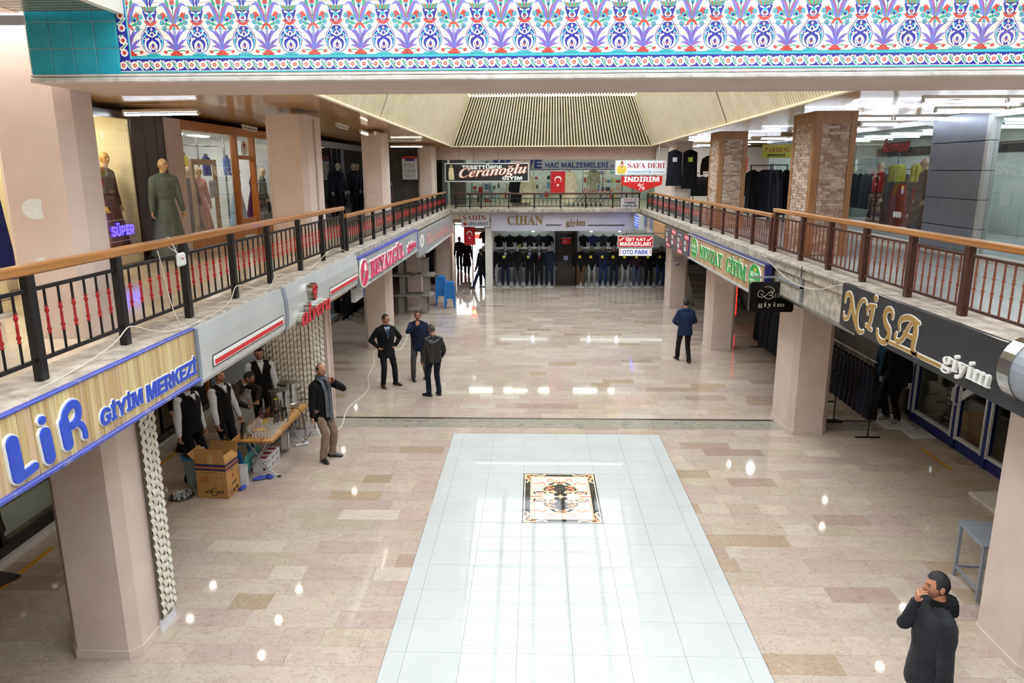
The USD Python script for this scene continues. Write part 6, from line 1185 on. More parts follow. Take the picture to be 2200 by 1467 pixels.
t = thing('floor_mat', 'dark folded mat lying on the yellow line at the left edge', 'mat', (-6.78, 8.0, .002), 8); part('mat', soft(hull(sph((-.3, -.5, .03), (.1, .08, .03)), sph((.18, .2, .012), (.06, .06, .012)), sph((-.3, .25, .06), (.1, .1, .05))), .05, 1, .01, 3, 20), M('dark_mat', '#2c2428', .8, c2='#43373a', sc=14), t, smooth=True)
t = thing('floor_platform', 'white slab lying on the floor by the big right pillar', 'slab', (7.25, 10.5, .002)); part('slab', B().box(-.35, .4, -.5, .5, 0, .06, bev=.006), WHITEW, t)
t = thing('work_table', 'bare grey steel table frame half hidden by the big right pillar', 'table', (5.75, 8.25, 0), -6)
for sx in (-1, 1):
    for sy in (-1, 1): part('leg', B().box(sx*.42-.018, sx*.42+.018, sy*.3-.018, sy*.3+.018, .001, .72), GREYP, t)
    part('rail', B().box(sx*.42-.012, sx*.42+.012, -.3, .3, .12, .15), GREYP, t); part('rail', B().box(-.42, .42, sx*.3-.012, sx*.3+.012, .12, .15), GREYP, t)
part('top', B().box(-.46, .46, -.34, .34, .72, .75), GREYP, t)
# ================================================================ SHOPS
ORW = M('orange_wood', '#b9722c', .35, c2='#a8621f', sc=4, stretch=(6, 6, .5), coat=.2); DKW = M('dark_wood', '#33211c', .3, c2='#291914', sc=4, stretch=(5, 5, .4)); CRW = M('cream_wall', '#e3d8b8', .7, c2='#d9cdaa', sc=2); PALE = M('pale_green_wall', '#c9d2cb', .6, c2='#bfc9c2', sc=2); DKG = M('dark_shop', '#26262a', .7, c2='#1e1e22', sc=3)
LAMPW = M('shop_lamp', '#ffffff', .5, emit='#fff4e0', es=34., c2='#fffaf0'); LAMPC = M('shop_lamp_cool', '#ffffff', .5, emit='#eef6ff', es=38., c2='#f8fcff'); BLF = M('blue_frame', '#1f2f7a', .4, c2='#1a296c', sc=6); WFR = M('white_frame')
def shell(name, label, x0, x1, y0, y1, z0, z1, wall, floor, back, open_=None, ceilm=None):
    "a shop interior: back and side walls, floor board and ceiling board; back is the far x side"
    t = thing(name, label, 'shop interior', kind='structure'); s_ = .04
    bx0, bx1 = (x0, x0+s_) if back == 'x0' else (x1-s_, x1)
    part('back_wall', B().box(bx0, bx1, y0, y1, z0, z1), wall, t); part('side_wall', B().box(x0, x1, y0, y0+s_, z0, z1), wall, t); part('side_wall', B().box(x0, x1, y1-s_, y1, z0, z1), wall, t)
    part('floor_board', B().box(x0, x1, y0, y1, z0, z0+.012), floor, t); part('ceiling_board', B().box(x0, x1, y0, y1, z1-.03, z1), ceilm or wall, t); return t
def lampbar(t, x0, x1, y0, y1, z, m): part('ceiling_lamp', B().box(x0, x1, y0, y1, z-.03, z), m, t)
def pane(t, a, c, m=None): part('pane', B().box(*a[:1], *c[:1], a[1], c[1], a[2], c[2]), m or PANE, t)
# --- upper left A: cream display window
S = shell('shop_display', 'cream display window with a red-dressed mannequin on the left gallery', -8.6, -7.02, 9.0, 12.9, 3.5, 6.05, CRW, CRW, 'x0')
part('plinth', B().box(-8.55, -7.0, 9.05, 12.88, 3.512, 3.66), CRW, S); lampbar(S, -7.9, -7.7, 9.6, 12.4, 6.0, LAMPW); part('pane', B().box(-7.012, -7.0, 9.02, 12.84, 3.66, 5.95), PANE, S); part('head_frame', B().box(-7.06, -6.98, 9.0, 12.9, 5.93, 6.05), DKW, S)
q = B(); q.paint([(text('SÜPER', h=.17, w=.7, weight=900, at=(11.95, 4.0)), '#4b3cff')], LW(-6.99, 0, 0)); t = thing('led_sign', 'small blue-violet LED word sign in the cream display window', 'LED sign'); part('letters', q, M('led_violet', attr=True, r=.4, emit='attr', es=5.), t); part('outline', B().box(-6.995, -6.99, 11.85, 12.75, 4.26, 4.268).box(-6.995, -6.99, 11.85, 12.75, 3.91, 3.918), M('white_plastic'), t, kind='stuff')
REDD = M('red_sequin', '#a83a2c', .4, c2='#6e2219', sc=9, bump=.5, bsc=160, dirt='#e0c89a', dsc=60, dlo=.58); RSK = M('dark_red_skirt', '#5a1f1a', .6, c2='#431512', sc=8, dirt='#d8b98a', dsc=70, dlo=.63)
LG = 'dressed mannequins on the left gallery'
def redtrim(I): pass
lady('bald mannequin in a sequinned red dress in the cream display window', (-7.3, 12.5, 3.66), -85, RSK, skin='#d9a860', h=1.7, head=(-.5, 0, 0), belt=REDD, base=False)
SAGE = cloth('sage_dress', '#6f7a70', '#626c63'); 
lady('bald mannequin in a plain sage-grey dress before the dark wooden column', (-6.62, 13.12, 3.5), -135, SAGE, skin='#cfae84', h=1.76, head=(.5, 0, 0), belt=SAGE, scarf=SAGE, base=False)
T = thing('dark_column', 'dark brown polished wooden column beside the cream display window', 'column', kind='structure')
for a, c in ((12.9, 13.32), (13.33, 13.74), (13.75, 14.05)): part('panel', B().box(-7.4, -6.98, a, c, 3.5, 6.05, bev=.01), DKW, T)
part('upper_pier', B().box(-7.4, -6.95, 14.06, 14.7, 3.5, 6.05), PILLAR, kind='structure')
t = thing('loudspeaker', 'small black loudspeaker box under the ceiling by the cream window', 'loudspeaker', (-6.85, 9.95, 5.78)); part('box', B().box(-.08, .08, -.06, .06, 0, .24, bev=.01), BLACKM, t)
# --- upper left B: orange-framed dress shop
S = shell('shop_interior', 'lit dress shop behind orange wooden frames on the left gallery', -10.4, -7.05, 14.72, 21.9, 3.5, 6.05, WHITEW, UPF_L, 'x0')
for y in (15.6, 17.0, 18.6, 20.2): lampbar(S, -9.4, -9.2, y, y+.9, 6.02, LAMPC); lampbar(S, -7.7, -7.5, y, y+.4, 6.02, LAMPC)
F = thing('shop_front', 'orange wooden shop front with glazed door on the left gallery', 'shop front', kind='structure')
part('base', B().box(-7.1, -6.95, 14.72, 17.3, 3.5, 3.82, bev=.01), ORW, F); part('base', B().box(-7.1, -6.95, 18.6, 21.9, 3.5, 3.82, bev=.01), ORW, F); part('head_beam', B().box(-7.1, -6.94, 14.72, 21.9, 5.86, 6.05, bev=.01), ORW, F)
for y in (17.36, 18.46): part('mullion', B().box(-7.08, -6.95, y-.06, y+.06, 3.5, 5.88), ORW, F)
part('transom', B().box(-7.07, -6.96, 17.4, 18.4, 5.33, 5.42), ORW, F); part('mullion', B().box(-7.08, -6.95, 21.8, 21.9, 3.5, 5.88), ORW, F)
part('pane', B().box(-7.03, -7.02, 14.74, 17.3, 3.82, 5.86), PANE, F); part('pane', B().box(-7.03, -7.02, 18.52, 21.8, 3.82, 5.86), PANE, F); part('pane', B().box(-7.03, -7.02, 17.42, 18.4, 5.42, 5.86), PANE, F)
D = thing('door_1', 'open glazed door with pale wooden rails in the dress shop', 'door', kind='structure')
for y in (16.1, 17.25): part('stile', B().box(-7.5, -7.44, y-.06, y+.06, 3.52, 5.32), M('pale_wood', '#c9a679', .4, c2='#bb9769', sc=5), D)
part('rail', B().box(-7.5, -7.44, 16.1, 17.25, 5.2, 5.32), MATS['pale_wood'], D); part('rail', B().box(-7.5, -7.44, 16.1, 17.25, 3.52, 3.7), MATS['pale_wood'], D)
part('base_panel', B().box(-7.05, -6.98, 17.5, 18.35, 3.55, 3.95, bev=.01), ORW, D)
t = thing('shop_badge', 'white oval shop badge with a red rose hung above the orange door', 'badge', (-6.97, 17.85, 5.6)); part('plate', B().prism(oval(0, 0, .2, .17, 14), LW(0, 0, 0), .012), LETW, t); q = B(); q.paint([(oval(0, .06, .07, .06), '#b01d24'), (text('YILDIZ', h=.07, w=.24, center=True, weight=500, at=(0, -.08)), '#c98a86')], LW(.0125, 0, 0)); part('print', q, PRINT, t)
for c, y, nm, sk in [('#8fb3cf', 15.75, 'light blue', 0), ('#55404f', 16.45, 'plum', 0), ('#e2a596', 16.95, 'salmon pink', 0), ('#9fb6cc', 19.15, 'pale sky blue', 0), ('#4a1638', 20.3, 'dark purple', 0), ('#2e2e2c', 21.0, 'black', 0)]:
    dm = cloth('dress_'+nm.replace(' ', '_'), c); lady(f'bald mannequin in a {nm} dress inside the orange-framed shop', (-7.75, y, 3.52), -110 if y < 18 else -60, dm, h=1.62, skin='#d8b58a', head=(.3 if y < 18 else -.2, 0, 0), base=False, group=None)
for c, y, nm in [('#7f8f6a', 16.3, 'olive green'), ('#34345a', 17.25, 'indigo'), ('#d6c430', 18.15, 'yellow'), ('#27306e', 19.4, 'navy blue'), ('#3f5a94', 20.7, 'denim blue')]:
    t = bust(f'headless form in a {nm} blouse on the back wall of the dress shop', (-8.6, y, 4.95), -70, cloth('blouse_'+nm.replace(' ', '_'), c))
for y in (15.8, 17.6, 19.6, 21.3): part('display_pole', B().tube([(-8.9, y, 3.51), (-8.9, y, 5.95)], .03, 8), STEEL, S)
part('wall_rail', B().tube([(-8.9, 15, 5.72), (-8.9, 21.6, 5.72)], .018, 6), STEEL, S)
t = thing('price_notice', 'handwritten ABİYE 150 card on a hanger inside the dress shop', 'notice', (-7.3, 16.7, 4.66)); part('card', B().box(-.004, .004, -.2, .2, -.19, .19), SHIRT, t); q = B(); q.paint([(text('ABİYE', h=.09, w=.28, weight=300, at=(-.15, .04)), '#3a3a3e'), (text('150', h=.09, w=.2, weight=300, at=(-.08, -.12)), '#6a4450')], LW(.0045, 0, 0)); part('writing', q, PRINT, t); part('hanger', B().tube([(0, -.18, .19), (0, 0, .3), (0, .18, .19)], .005, 5).tube([(0, 0, .3), (0, 0, .4)], .004, 5), SHIRT, t, kind='stuff')
RKC = ['#3a2c44', '#b9a27c', '#23233a', '#5a3a4a', '#1d2438', '#7d7468', '#2b1e28', '#4a4e66']
for k in range(9): hung('hanging_dress', f'long dress on the inner rail of the orange-framed shop, {["first", "second", "third", "fourth", "fifth", "sixth", "seventh", "eighth", "ninth"][k]} from the left', (-9.3, 16.2+k*.22, 5.1), 90, cloth('raildress%d' % (k % 8), RKC[k % 8]), L=1.35, W=.36, T=.07, group='dresses on the inner rail', sleeves=False, seed=k, cat='dress')
part('rail', B().tube([(-9.3, 15.9, 5.12), (-9.3, 18.4, 5.12)], .014, 6), STEEL, S)
t = thing('scarf', 'long red scarf hung at the right end of the dress shop', 'scarf', (-7.2, 21.3, 4.6)); part('cloth', B().box(-.02, .02, -.12, .12, 0, 1.1, bev=.015), cloth('red_scarf', '#b3161d'), t)
# nearest left: navy gown and frame at the picture's edge
t = thing('garment_stand', 'navy garment and black stand at the far left edge beside the big pillar', 'garment', (-5.95, 7.75, 3.5)); part('gown', gown([1.75, 1.6, 1.2, .8, .42], [.08, .2, .24, .27, .3], [.06, .12, .15, .18, .2], 7, .02), cloth('royal_navy', '#23265e'), t, smooth=True); part('post', B().box(-.05, .05, -.05, .05, .0, 1.2, bev=.006), BLACKM, t); part('foot', B().box(-.14, .14, -.14, .14, 0, .03), WHITEW, t)
S = shell('shop_interior', 'bright tiled shop behind the big upper left pillar', -9.5, -6.6, 4.0, 8.9, 3.5, 6.25, CRW, UPF_L, 'x0'); lampbar(S, -8, -7.8, 4.6, 8.2, 6.2, LAMPW)
# --- upper left C: dark formal wear shop, D further
S = shell('shop_interior', 'dim formal-wear shop between the second and third upper left pillars', -9.6, -7.05, 22.0, 31.0, 3.5, 6.05, DKG, UPF_L, 'x0'); lampbar(S, -8.6, -8.5, 24, 25, 6.0, LAMPC); lampbar(S, -8.6, -8.5, 28, 29, 6.0, LAMPC)
F = thing('shop_front', 'dark aluminium shop front on the far part of the left gallery', 'shop front', kind='structure')
for y in (22.0, 25.6, 26.3, 27.2, 30.9): part('mullion', B().box(-7.08, -6.98, y-.05, y+.05, 3.5, 6.02), BLACKM if y != 27.2 else GREYP, F)
part('head_beam', B().box(-7.1, -6.96, 22, 31, 5.82, 6.02), GREYP, F); part('pane', B().box(-7.03, -7.02, 22.05, 25.5, 3.5, 5.82), PANE, F); part('pane', B().box(-7.03, -7.02, 27.3, 30.8, 3.5, 5.82), PANE, F)
for c, y, x, nm in [('#a9b0a8', 22.9, -7.5, 'pale silver'), ('#6a1f22', 23.6, -7.55, 'dark red sparkling'), ('#77787a', 24.3, -7.5, 'grey')]: lady(f'mannequin in a {nm} evening gown in the dim formal-wear shop', (x, y, 3.51), -120, cloth('gown_'+nm.split()[-1]+nm[:2], c), h=1.7, skin='#b9b0a4', base=False)
for x, y, nm in [(-6.7, 25.2, 'half hidden by the dark mullions'), (-6.62, 27.0, 'nearest the third upper left pillar'), (-6.7, 27.9, 'just left of the third upper left pillar')]: gent(f'mannequin in a long navy overcoat, {nm}', (x, y, 3.5), NAVC, BLKC, hem=.4, rz=-120, skin='#b9b4ac', tag_=False)
T = thing('trouser_rack', 'chrome rail for folded trousers behind the far left railing', 'rack', (-5.6, 27.4, 3.5))
for y in (-1.6, 1.6): part('upright', B().tube([(0, y, .01), (0, y, 1.12)], .018, 8), STEEL, T); part('foot', B().tube([(-.25, y, .02), (.25, y, .02)], .016, 8), STEEL, T)
part('rail', B().tube([(0, -1.65, 1.12), (0, 1.65, 1.12)], .016, 8), STEEL, T)
for k in range(14):
    c = ['#6d5248', '#7a5d52', '#76594c', '#22304f', '#5f86b3', '#aab3bd', '#2a3350', '#5a1f2a', '#3a3f66', '#4d4f70', '#2d3152', '#6a2232', '#2b2f45', '#553043'][k]; nm = ['brown', 'light brown', 'tan', 'navy', 'washed blue', 'pale grey', 'dark blue', 'maroon', 'slate', 'grey-blue', 'indigo', 'wine red', 'charcoal', 'plum'][k]
    t = thing('trousers', f'{nm} trousers clipped on the chrome rail behind the far left railing', 'trousers', (-5.6, 25.95+k*.225, 4.6), 90, group='trousers on the chrome rail')
    for sx in (-1, 1): part('trouser_leg', soft(hull(disc((sx*.09, 0, -.08), .1, .035), disc((sx*.12, 0, -.95), .085, .03)), .08, 1), cloth('tr%d' % k, c), t, smooth=True)
    part('clip_hanger', B().tube([(-.16, 0, -.07), (.16, 0, -.07)], .01, 5).tube([(0, 0, -.07), (0, 0, .02)], .005, 5), SHIRT, t, kind='stuff')
t = thing('price_notice', 'white paper sign with a red header on the wall behind the trousers', 'notice', (-5.3, 31.5, 4.7)); part('card', B().box(-.32, .32, 0, .02, 0, .95), SHIRT, t); q = B(); q.paint([(rect(-.32, .84, .32, .95), '#b22a30'), (rect(-.2, .76, .2, .85), '#2c3f8f'), (text('ETEK', h=.14, w=.45, weight=300, center=True, at=(0, .5)), '#44464a'), (text('ÇIKIŞ', h=.14, w=.45, weight=300, center=True, at=(0, .28)), '#44464a'), (text('YERİ', h=.14, w=.45, weight=300, center=True, at=(0, .06)), '#44464a')], FW(0, -.001, 0)); part('writing', q, PRINT, t)
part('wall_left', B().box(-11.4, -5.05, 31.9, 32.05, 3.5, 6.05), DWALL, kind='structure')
# --- far upper: pilgrim goods shop
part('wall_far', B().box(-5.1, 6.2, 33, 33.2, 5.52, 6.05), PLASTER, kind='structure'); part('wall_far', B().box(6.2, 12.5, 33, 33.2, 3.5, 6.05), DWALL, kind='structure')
S = thing('shop_interior', 'brightly lit pilgrim-goods shop at the far end of the gallery', 'shop interior', kind='structure')
part('back_wall', B().box(-4.4, 6.2, 39.8, 39.9, 3.5, 6.1), PALE, S); part('side_wall', B().box(-4.45, -4.4, 35.6, 39.9, 3.5, 6.1), PALE, S); part('side_wall', B().box(6.15, 6.2, 33.2, 39.9, 3.5, 6.1), PALE, S); part('ceiling_board', B().box(-4.4, 6.2, 33.2, 39.9, 6.1, 6.15), WHITEW, S)
LAMPF = M('far_shop_lamp', '#ffffff', .5, emit='#f2fff6', es=16., c2='#fafffa')
for x in (-3.4, -1.6, .2, 2.0, 3.8): lampbar(S, x, x+1.2, 36.4, 36.55, 6.08, LAMPF); lampbar(S, x, x+1.2, 38.6, 38.75, 6.08, LAMPF); lampbar(S, x+.2, x+.9, 34.2, 34.3, 6.08, LAMPF)
F = thing('shop_front', 'glass front of the pilgrim-goods shop', 'shop front', kind='structure')
for x, w in ((-4.3, .1), (-2.5, .03), (-.55, .03), (1.6, .03), (4.6, .05)): part('mullion', B().box(x-w, x+w, 35.55, 35.65, 3.5, 5.55), GREYP, F)
part('pane', B().box(-4.2, -.6, 35.59, 35.6, 3.5, 5.1), PANE, F); part('pier', B().box(-4.05, -3.35, 35.3, 35.9, 3.5, 5.7), DWALL, F); part('pier', B().box(-1.15, -.25, 34.6, 35.3, 3.5, 5.5), PILLAR, F)
T = thing('shop_sign', 'long grey-white fascia lettered in blue, MERVE HAC MALZEMELERİ', 'shop sign'); part('board', B().box(-3.0, 4.4, 35.4, 35.5, 5.06, 5.6), M('sign_white', '#b4b9c2', .3, c2='#a9aeb8', sc=2), T); q = B()
q.paint([(text('MERVE', h=.4, w=2.3, weight=900, at=(-2.0, 5.14)), '#26397d'), (text('HAC MALZEMELERİ', h=.24, w=2.95, weight=800, at=(.45, 5.17)), '#26397d'), (text('SAN.TİC', h=.13, w=.62, at=(3.5, 5.17)), '#26397d'), (rect(-3.0, 5.08, 4.4, 5.11), '#26397d'), (sg.Polygon([(-2.55, 5.25), (-2.05, 5.25), (-2.3, 5.5)]), '#26397d')], FW(0, 35.399, 0)); part('lettering', q, PRINT, T)
def flag(label, o, w, h, horiz=False, m=None, wave=.03):
    t = thing('flag', label, 'flag', o); n = 10; P = lambda x, z: A3(x, wave*math.sin(x/w*5+z*1.3)*.6, z)
    L = [(rect(-w/2, -h, w/2, 0), '#b5121b')]
    if horiz: c = (-w*.12, -h/2); L += [(sg.Point(c).buffer(h*.25, 12).difference(sg.Point(c[0]+h*.06, c[1]).buffer(h*.2, 12)), '#efeae4')]; sc_ = (c[0]+h*.3, c[1]); r_ = h*.12
    else: c = (0, -h*.36); L += [(sg.Point(c).buffer(w*.25, 14).difference(sg.Point(c[0], c[1]-w*.06).buffer(w*.2, 14)), '#efeae4')]; sc_ = (0, c[1]-w*.37); r_ = w*.12
    L.append((sg.Polygon([(sc_[0]+(r_ if k % 2 == 0 else r_*.4)*math.sin(k*PI/5), sc_[1]+(r_ if k % 2 == 0 else r_*.4)*math.cos(k*PI/5)) for k in range(10)]), '#efeae4'))
    q = B()
    for k in range(n):
        a = -w/2+k*w/n; st = rect(a, -h, a+w/n+1e-5, 0); qq = B(); qq.paint([(g.intersection(st), c) for g, c in L], FW(0, 0, 0))
        for v, f, c in zip(qq.V, qq.F, qq.C): pass
        v, f = np.vstack(qq.V), np.vstack(qq.F); c = np.vstack(qq.C); v = v.copy(); v[:, 1] += wave*np.sin(v[:, 0]/w*6+v[:, 2]*1.5); q.add(v, f, c); v2 = v.copy(); v2[:, 1] += .004; q.add(v2, f[:, ::-1], c)
    part('cloth', q, M('flag_cloth', attr=True, r=.8, c='#ffffff', c2='#e6e0e0', sc=6), t); part('rod', B().tube([(-w/2-.03, .003, .01), (w/2+.03, .003, .01)], .012, 6), SHIRT, t); return t
flag('large red flag with white crescent and star hanging over the far railing', (.97, 32.6, 5.02), .62, 1.0); part('flag_line', B().tube([(0, .01, .01), (0, .01, .5)], .006, 5), STEEL, '/World/flag')
flag('red crescent-and-star flag hanging in the bright far passage under the red-lettered white sign', (-2.82, 31.45, 2.7), .48, .75); flag('small red flag with a crescent on the coat shop door', (1.36, 32.55, 2.13), .4, .26, True)
# shelving goods
GC = ['#c9d6cf', '#8fc4b8', '#e6e2da', '#5f7f9c', '#b9423a', '#d9b6a8', '#a68cb8', '#3e4a52', '#d8c78e', '#7ea2c4', '#ede9e4', '#6e5a48']
r = random.Random(12); SH = []
gm = [M('goods%d' % k, c, .5, c2=tuple(np.array(H(c))*.85), sc=10) for k, c in enumerate(GC)]
def shelves(label, x0, x1, y, z0, rows, h, group, lab, dense=1.):
    t = thing('shelf_unit', label, 'shelves', kind=None)
    for k in range(rows+1): part('shelf', B().box(x0, x1, y-.18, y+.18, z0+k*h-.015, z0+k*h), WHITEW, t)
    for x in (x0, (x0+x1)/2, x1): part('upright', B().box(x-.015, x+.015, y-.19, y+.19, z0-.3 if z0 > 3.9 else z0, z0+rows*h), GREYP, t)
    for k in range(rows):
        x = x0+.06; nth = 0
        while x < x1-.2:
            w = r.uniform(.1, .24); hh = r.uniform(.1, h-.08); m = r.randrange(12); kind = r.randrange(3); c = thing('goods_box', f'{["small", "boxed", "rounded"][kind]} item {(nth := nth+1)} from the left, shelf {k+1} up, {lab}', 'goods', (x+w/2, y+.0, z0+k*h), r.uniform(-8, 8), group=group)
            part('item', B().box(-w/2+.01, w/2-.01, -.1, .1, .001, hh, bev=.01) if kind < 2 else B().lathe([(.001, .001), (w*.35, .001), (w*.42, hh*.3), (w*.4, hh*.7), (w*.2, hh), (.001, hh)], n=12), gm[m], c, smooth=40 if kind == 2 else False); x += w+r.uniform(.01, .08)/dense
shelves('white shelves of goods at the left of the far upper shop', -3.2, -1.3, 37.6, 3.7, 4, .42, 'goods on the left shelves of the far upper shop', 'left shelves of the far upper shop')
shelves('white shelves of goods in the middle of the far upper shop', -.1, 1.6, 38.6, 3.7, 4, .45, 'goods on the middle shelves of the far upper shop', 'middle shelves of the far upper shop')
shelves('white counter shelves at the right of the far upper shop', 2.4, 4.4, 38.2, 3.6, 4, .42, 'goods on the right shelves of the far upper shop', 'right shelves of the far upper shop')
shelves('low white counter of goods right behind the far railing', -3.1, -1.4, 36.2, 3.55, 2, .45, 'goods on the low counter of the far upper shop', 'low counter of the far upper shop')
def robe(label, loc, rz, c, L=1.5, nm='hanging_robe'):
    t = thing(nm, label, 'robe', loc, rz); z = np.array([L, L-.06, L-.25, L*.6, L*.3, .12]); part('robe', gown(z, np.array([.07, .2, .24, .26, .3, .33]), np.array([.05, .09, .12, .13, .15, .17]), 7, .02), cloth('robe'+c.strip('#'), c), t, smooth=True)
    for sd in (-1, 1): part('sleeve', B().tube([(sd*.2, 0, L-.1), (sd*.3, .01, L-.45), (sd*.33, 0, L-.8)], [.06, .07, .075], 9), cloth('robe'+c.strip('#'), c), t, smooth=True)
    part('stand', B().tube([(0, 0, .0), (0, 0, L+.12)], .012, 6), STEEL, t); part('base', B().lathe([(.001, .02), (.16, .02), (.16, .001)], n=16), STEEL, t); return t
robe('cream robe with a white collar on a stand behind the far railing', (1.5, 33.9, 3.5), 0, '#d9cfae', 1.5); robe('pale khaki robe on a stand left of the big red flag', (-.35, 34.1, 3.5), 10, '#b5b292', 1.35); robe('black robe on a stand beside the pink far pier', (-.85, 34.3, 3.5), 0, '#121214', 1.4)
gent('mannequin in a pale grey hooded coat among the far shop goods', (2.75, 35.6, 3.5), cloth('stone_coat', '#a9aa94'), cloth('stone_coat', '#a9aa94'), hem=.5, skin='#c9c4ba', tag_=False)
T = thing('trolley_row', 'row of nested chrome luggage trolleys behind the far railing', 'trolleys', (2.7, 33.3, 3.5))
for k in range(7): x = -.75+k*.2; part('trolley_frame', B().tube([(x-.25, 0, .12), (x+.2, .0, .62)], .016, 6).tube([(x-.25, .35, .12), (x+.2, .35, .62)], .016, 6).tube([(x+.2, 0, .62), (x+.2, .35, .62)], .016, 6), STEEL, T, kind='stuff'); part('wheel', B().lathe([(.001, -.015), (.05, -.015), (.05, .015), (.001, .015)], at=(x-.25, -.02, .06), n=12, R=RX(PI/2)), RUBBER, T); part('grip', B().tube([(x+.16, -.02, .66), (x+.26, -.02, .66)], .022, 6), REDP, T)
# --- upper right
S = shell('shop_interior', 'bright clothes shop behind glass on the right gallery', 7.8, 11.4, 8.0, 25.5, 3.5, 5.95, PALE, UPF_R, 'x1')
part('dark_band', B().box(11.3, 11.36, 8.1, 25.4, 5.45, 5.7), DKG, S)
for y in (10, 13, 16, 19, 22): lampbar(S, 8.8, 10.2, y, y+.07, 5.9, LAMPC); lampbar(S, 8.8, 10.2, y+1.5, y+1.57, 5.9, LAMPC)
F = thing('shop_front', 'frameless glass shop front on the right gallery', 'shop front', kind='structure')
for a, c in ((9.0, 11.05), (11.08, 13.1), (15.06, 16.9), (16.93, 18.75), (18.78, 20.6)): part('pane', B().box(7.78, 7.79, a, c, 3.6, 5.92), PANE, F)
part('sill', B().box(7.7, 7.86, 8, 25.5, 3.5, 3.6), WHITEW, F); part('head_beam', B().box(7.72, 7.84, 8, 25.5, 5.9, 6.0), ALU, F)
T = thing('wall_panel', 'blue-grey aluminium clad pier with dark joints on the right gallery', 'clad pier', kind='structure')
for k in range(5): part('cladding_panel', B().box(7.7, 7.82, 13.22, 15.0, 3.52+k*.503, 3.52+k*.503+.49, bev=.006), M('blue_grey_panel', '#868d9c', .3, metal=.35, c2='#7c8494', sc=1.5), T); part('corner_panel', B().box(7.68, 7.86, 13.1, 13.2, 3.52+k*.503, 3.52+k*.503+.495, bev=.006), ALU, T)
part('joint_core', B().box(7.73, 7.84, 13.12, 14.98, 3.5, 6.03), DARK, T)
t = thing('wall_lettering', 'black and red script lettering on the glass of the right gallery shop', 'lettering'); q = B(); g = text('kervan', h=.27, w=1.2, font='bital', shear=15, at=(-17.2, 5.42)); q.paint([(g.buffer(.03), '#161214'), (g, '#a3252c')], RW(7.76, 0, 0)); part('letters', q, PRINT, t)
def sticker(y, z, k): t = thing('glass_sticker', ['round white clasp motif on the right gallery glass', 'purple and yellow sticker on the right gallery glass'][k], 'sticker'); q = B(); q.paint([(oval(-y-.12, z, .06, .07), '#e8e8ea'), (oval(-y, z, .06, .07), '#e8e8ea'), (oval(-y+.12, z, .06, .07), '#e8e8ea')] if k == 0 else [(oval(-y, z, .06, .1), '#7a4d9c'), (oval(-y+.02, z+.05, .05, .05), '#d8b83c'), (oval(-y+.03, z-.02, .04, .06), '#e8e8ea')], RW(7.775, 0, 0)); part('print', q, PRINT, t)
sticker(16.2, 4.1, 0); sticker(16.1, 4.62, 1)
BK = ['#1c2024', '#14181c', '#23262c', '#101214', '#1e2228', '#17191d', '#2a2d31', '#121418']
for k in range(18): hung('hanging_coat', f'dark coat on the long rail of the right gallery shop, number {k+1} from near end', (10.2, 17.6+k*.42, 5.02), 90, cloth('railcoat%d' % (k % 8), BK[k % 8]), L=1.05, W=.42, T=.13, group='dark coats on the long rail of the right gallery shop', seed=k)
part('rail', B().tube([(10.2, 17.2, 5.05), (10.2, 25.2, 5.05)], .016, 6), STEEL, S)
for y in (18.4, 21.5, 24.4): part('rail_post', B().tube([(10.2, y, 3.51), (10.2, y, 5.8)], .016, 6), STEEL, S)
lady('mannequin in a long charcoal coat behind the right gallery glass', (8.35, 16.35, 3.6), 80, cloth('charcoal_dress', '#3d3d3e'), h=1.66, skin='#b59a82', base=False); lady('mannequin in a rust red coat beside the aluminium pier', (8.3, 15.5, 3.6), 60, cloth('rust_dress', '#7d3526'), h=1.7, skin='#b59a82', base=False); lady('mannequin in a dark maroon coat left of the charcoal one', (8.35, 18.4, 3.6), 90, cloth('maroon_dress', '#3a2220'), h=1.6, skin='#b59a82', base=False)
lady('mannequin in a long dark green parka with a fur collar at the right edge', (8.5, 12.1, 3.62), 70, cloth('green_parka', '#2c321c'), h=1.72, skin='#c0a283', base=False, scarf=cloth('fur_trim', '#3a3226', '#241f18'))
for y, nm in ((19.0, 'left'), (17.9, 'right')):
    t = thing('torso_form', f'{nm} one of two yellow-green tops on white stands in the right gallery shop', 'torso form', (9.0, y, 4.75)); part('top', gown([.42, .35, .2, 0], [.1, .2, .19, .2], [.08, .12, .11, .12], 9, .03), cloth('yellow_top', '#9a923a'), t, smooth=True); part('stand', B().tube([(0, 0, -1.2), (0, 0, 0)], .02, 6), WHITEW, t)
    t = thing('hanging_coat', f'red coat under the {nm} yellow-green top', 'coat', (9.1, y, 4.7)); part('coat', gown([.0, -.1, -.5, -1.05], [.12, .2, .22, .26], [.08, .12, .12, .14], 7, .02), cloth('red_coat', '#7a1c1c' if y > 18.5 else '#6a3422'), t, smooth=True)
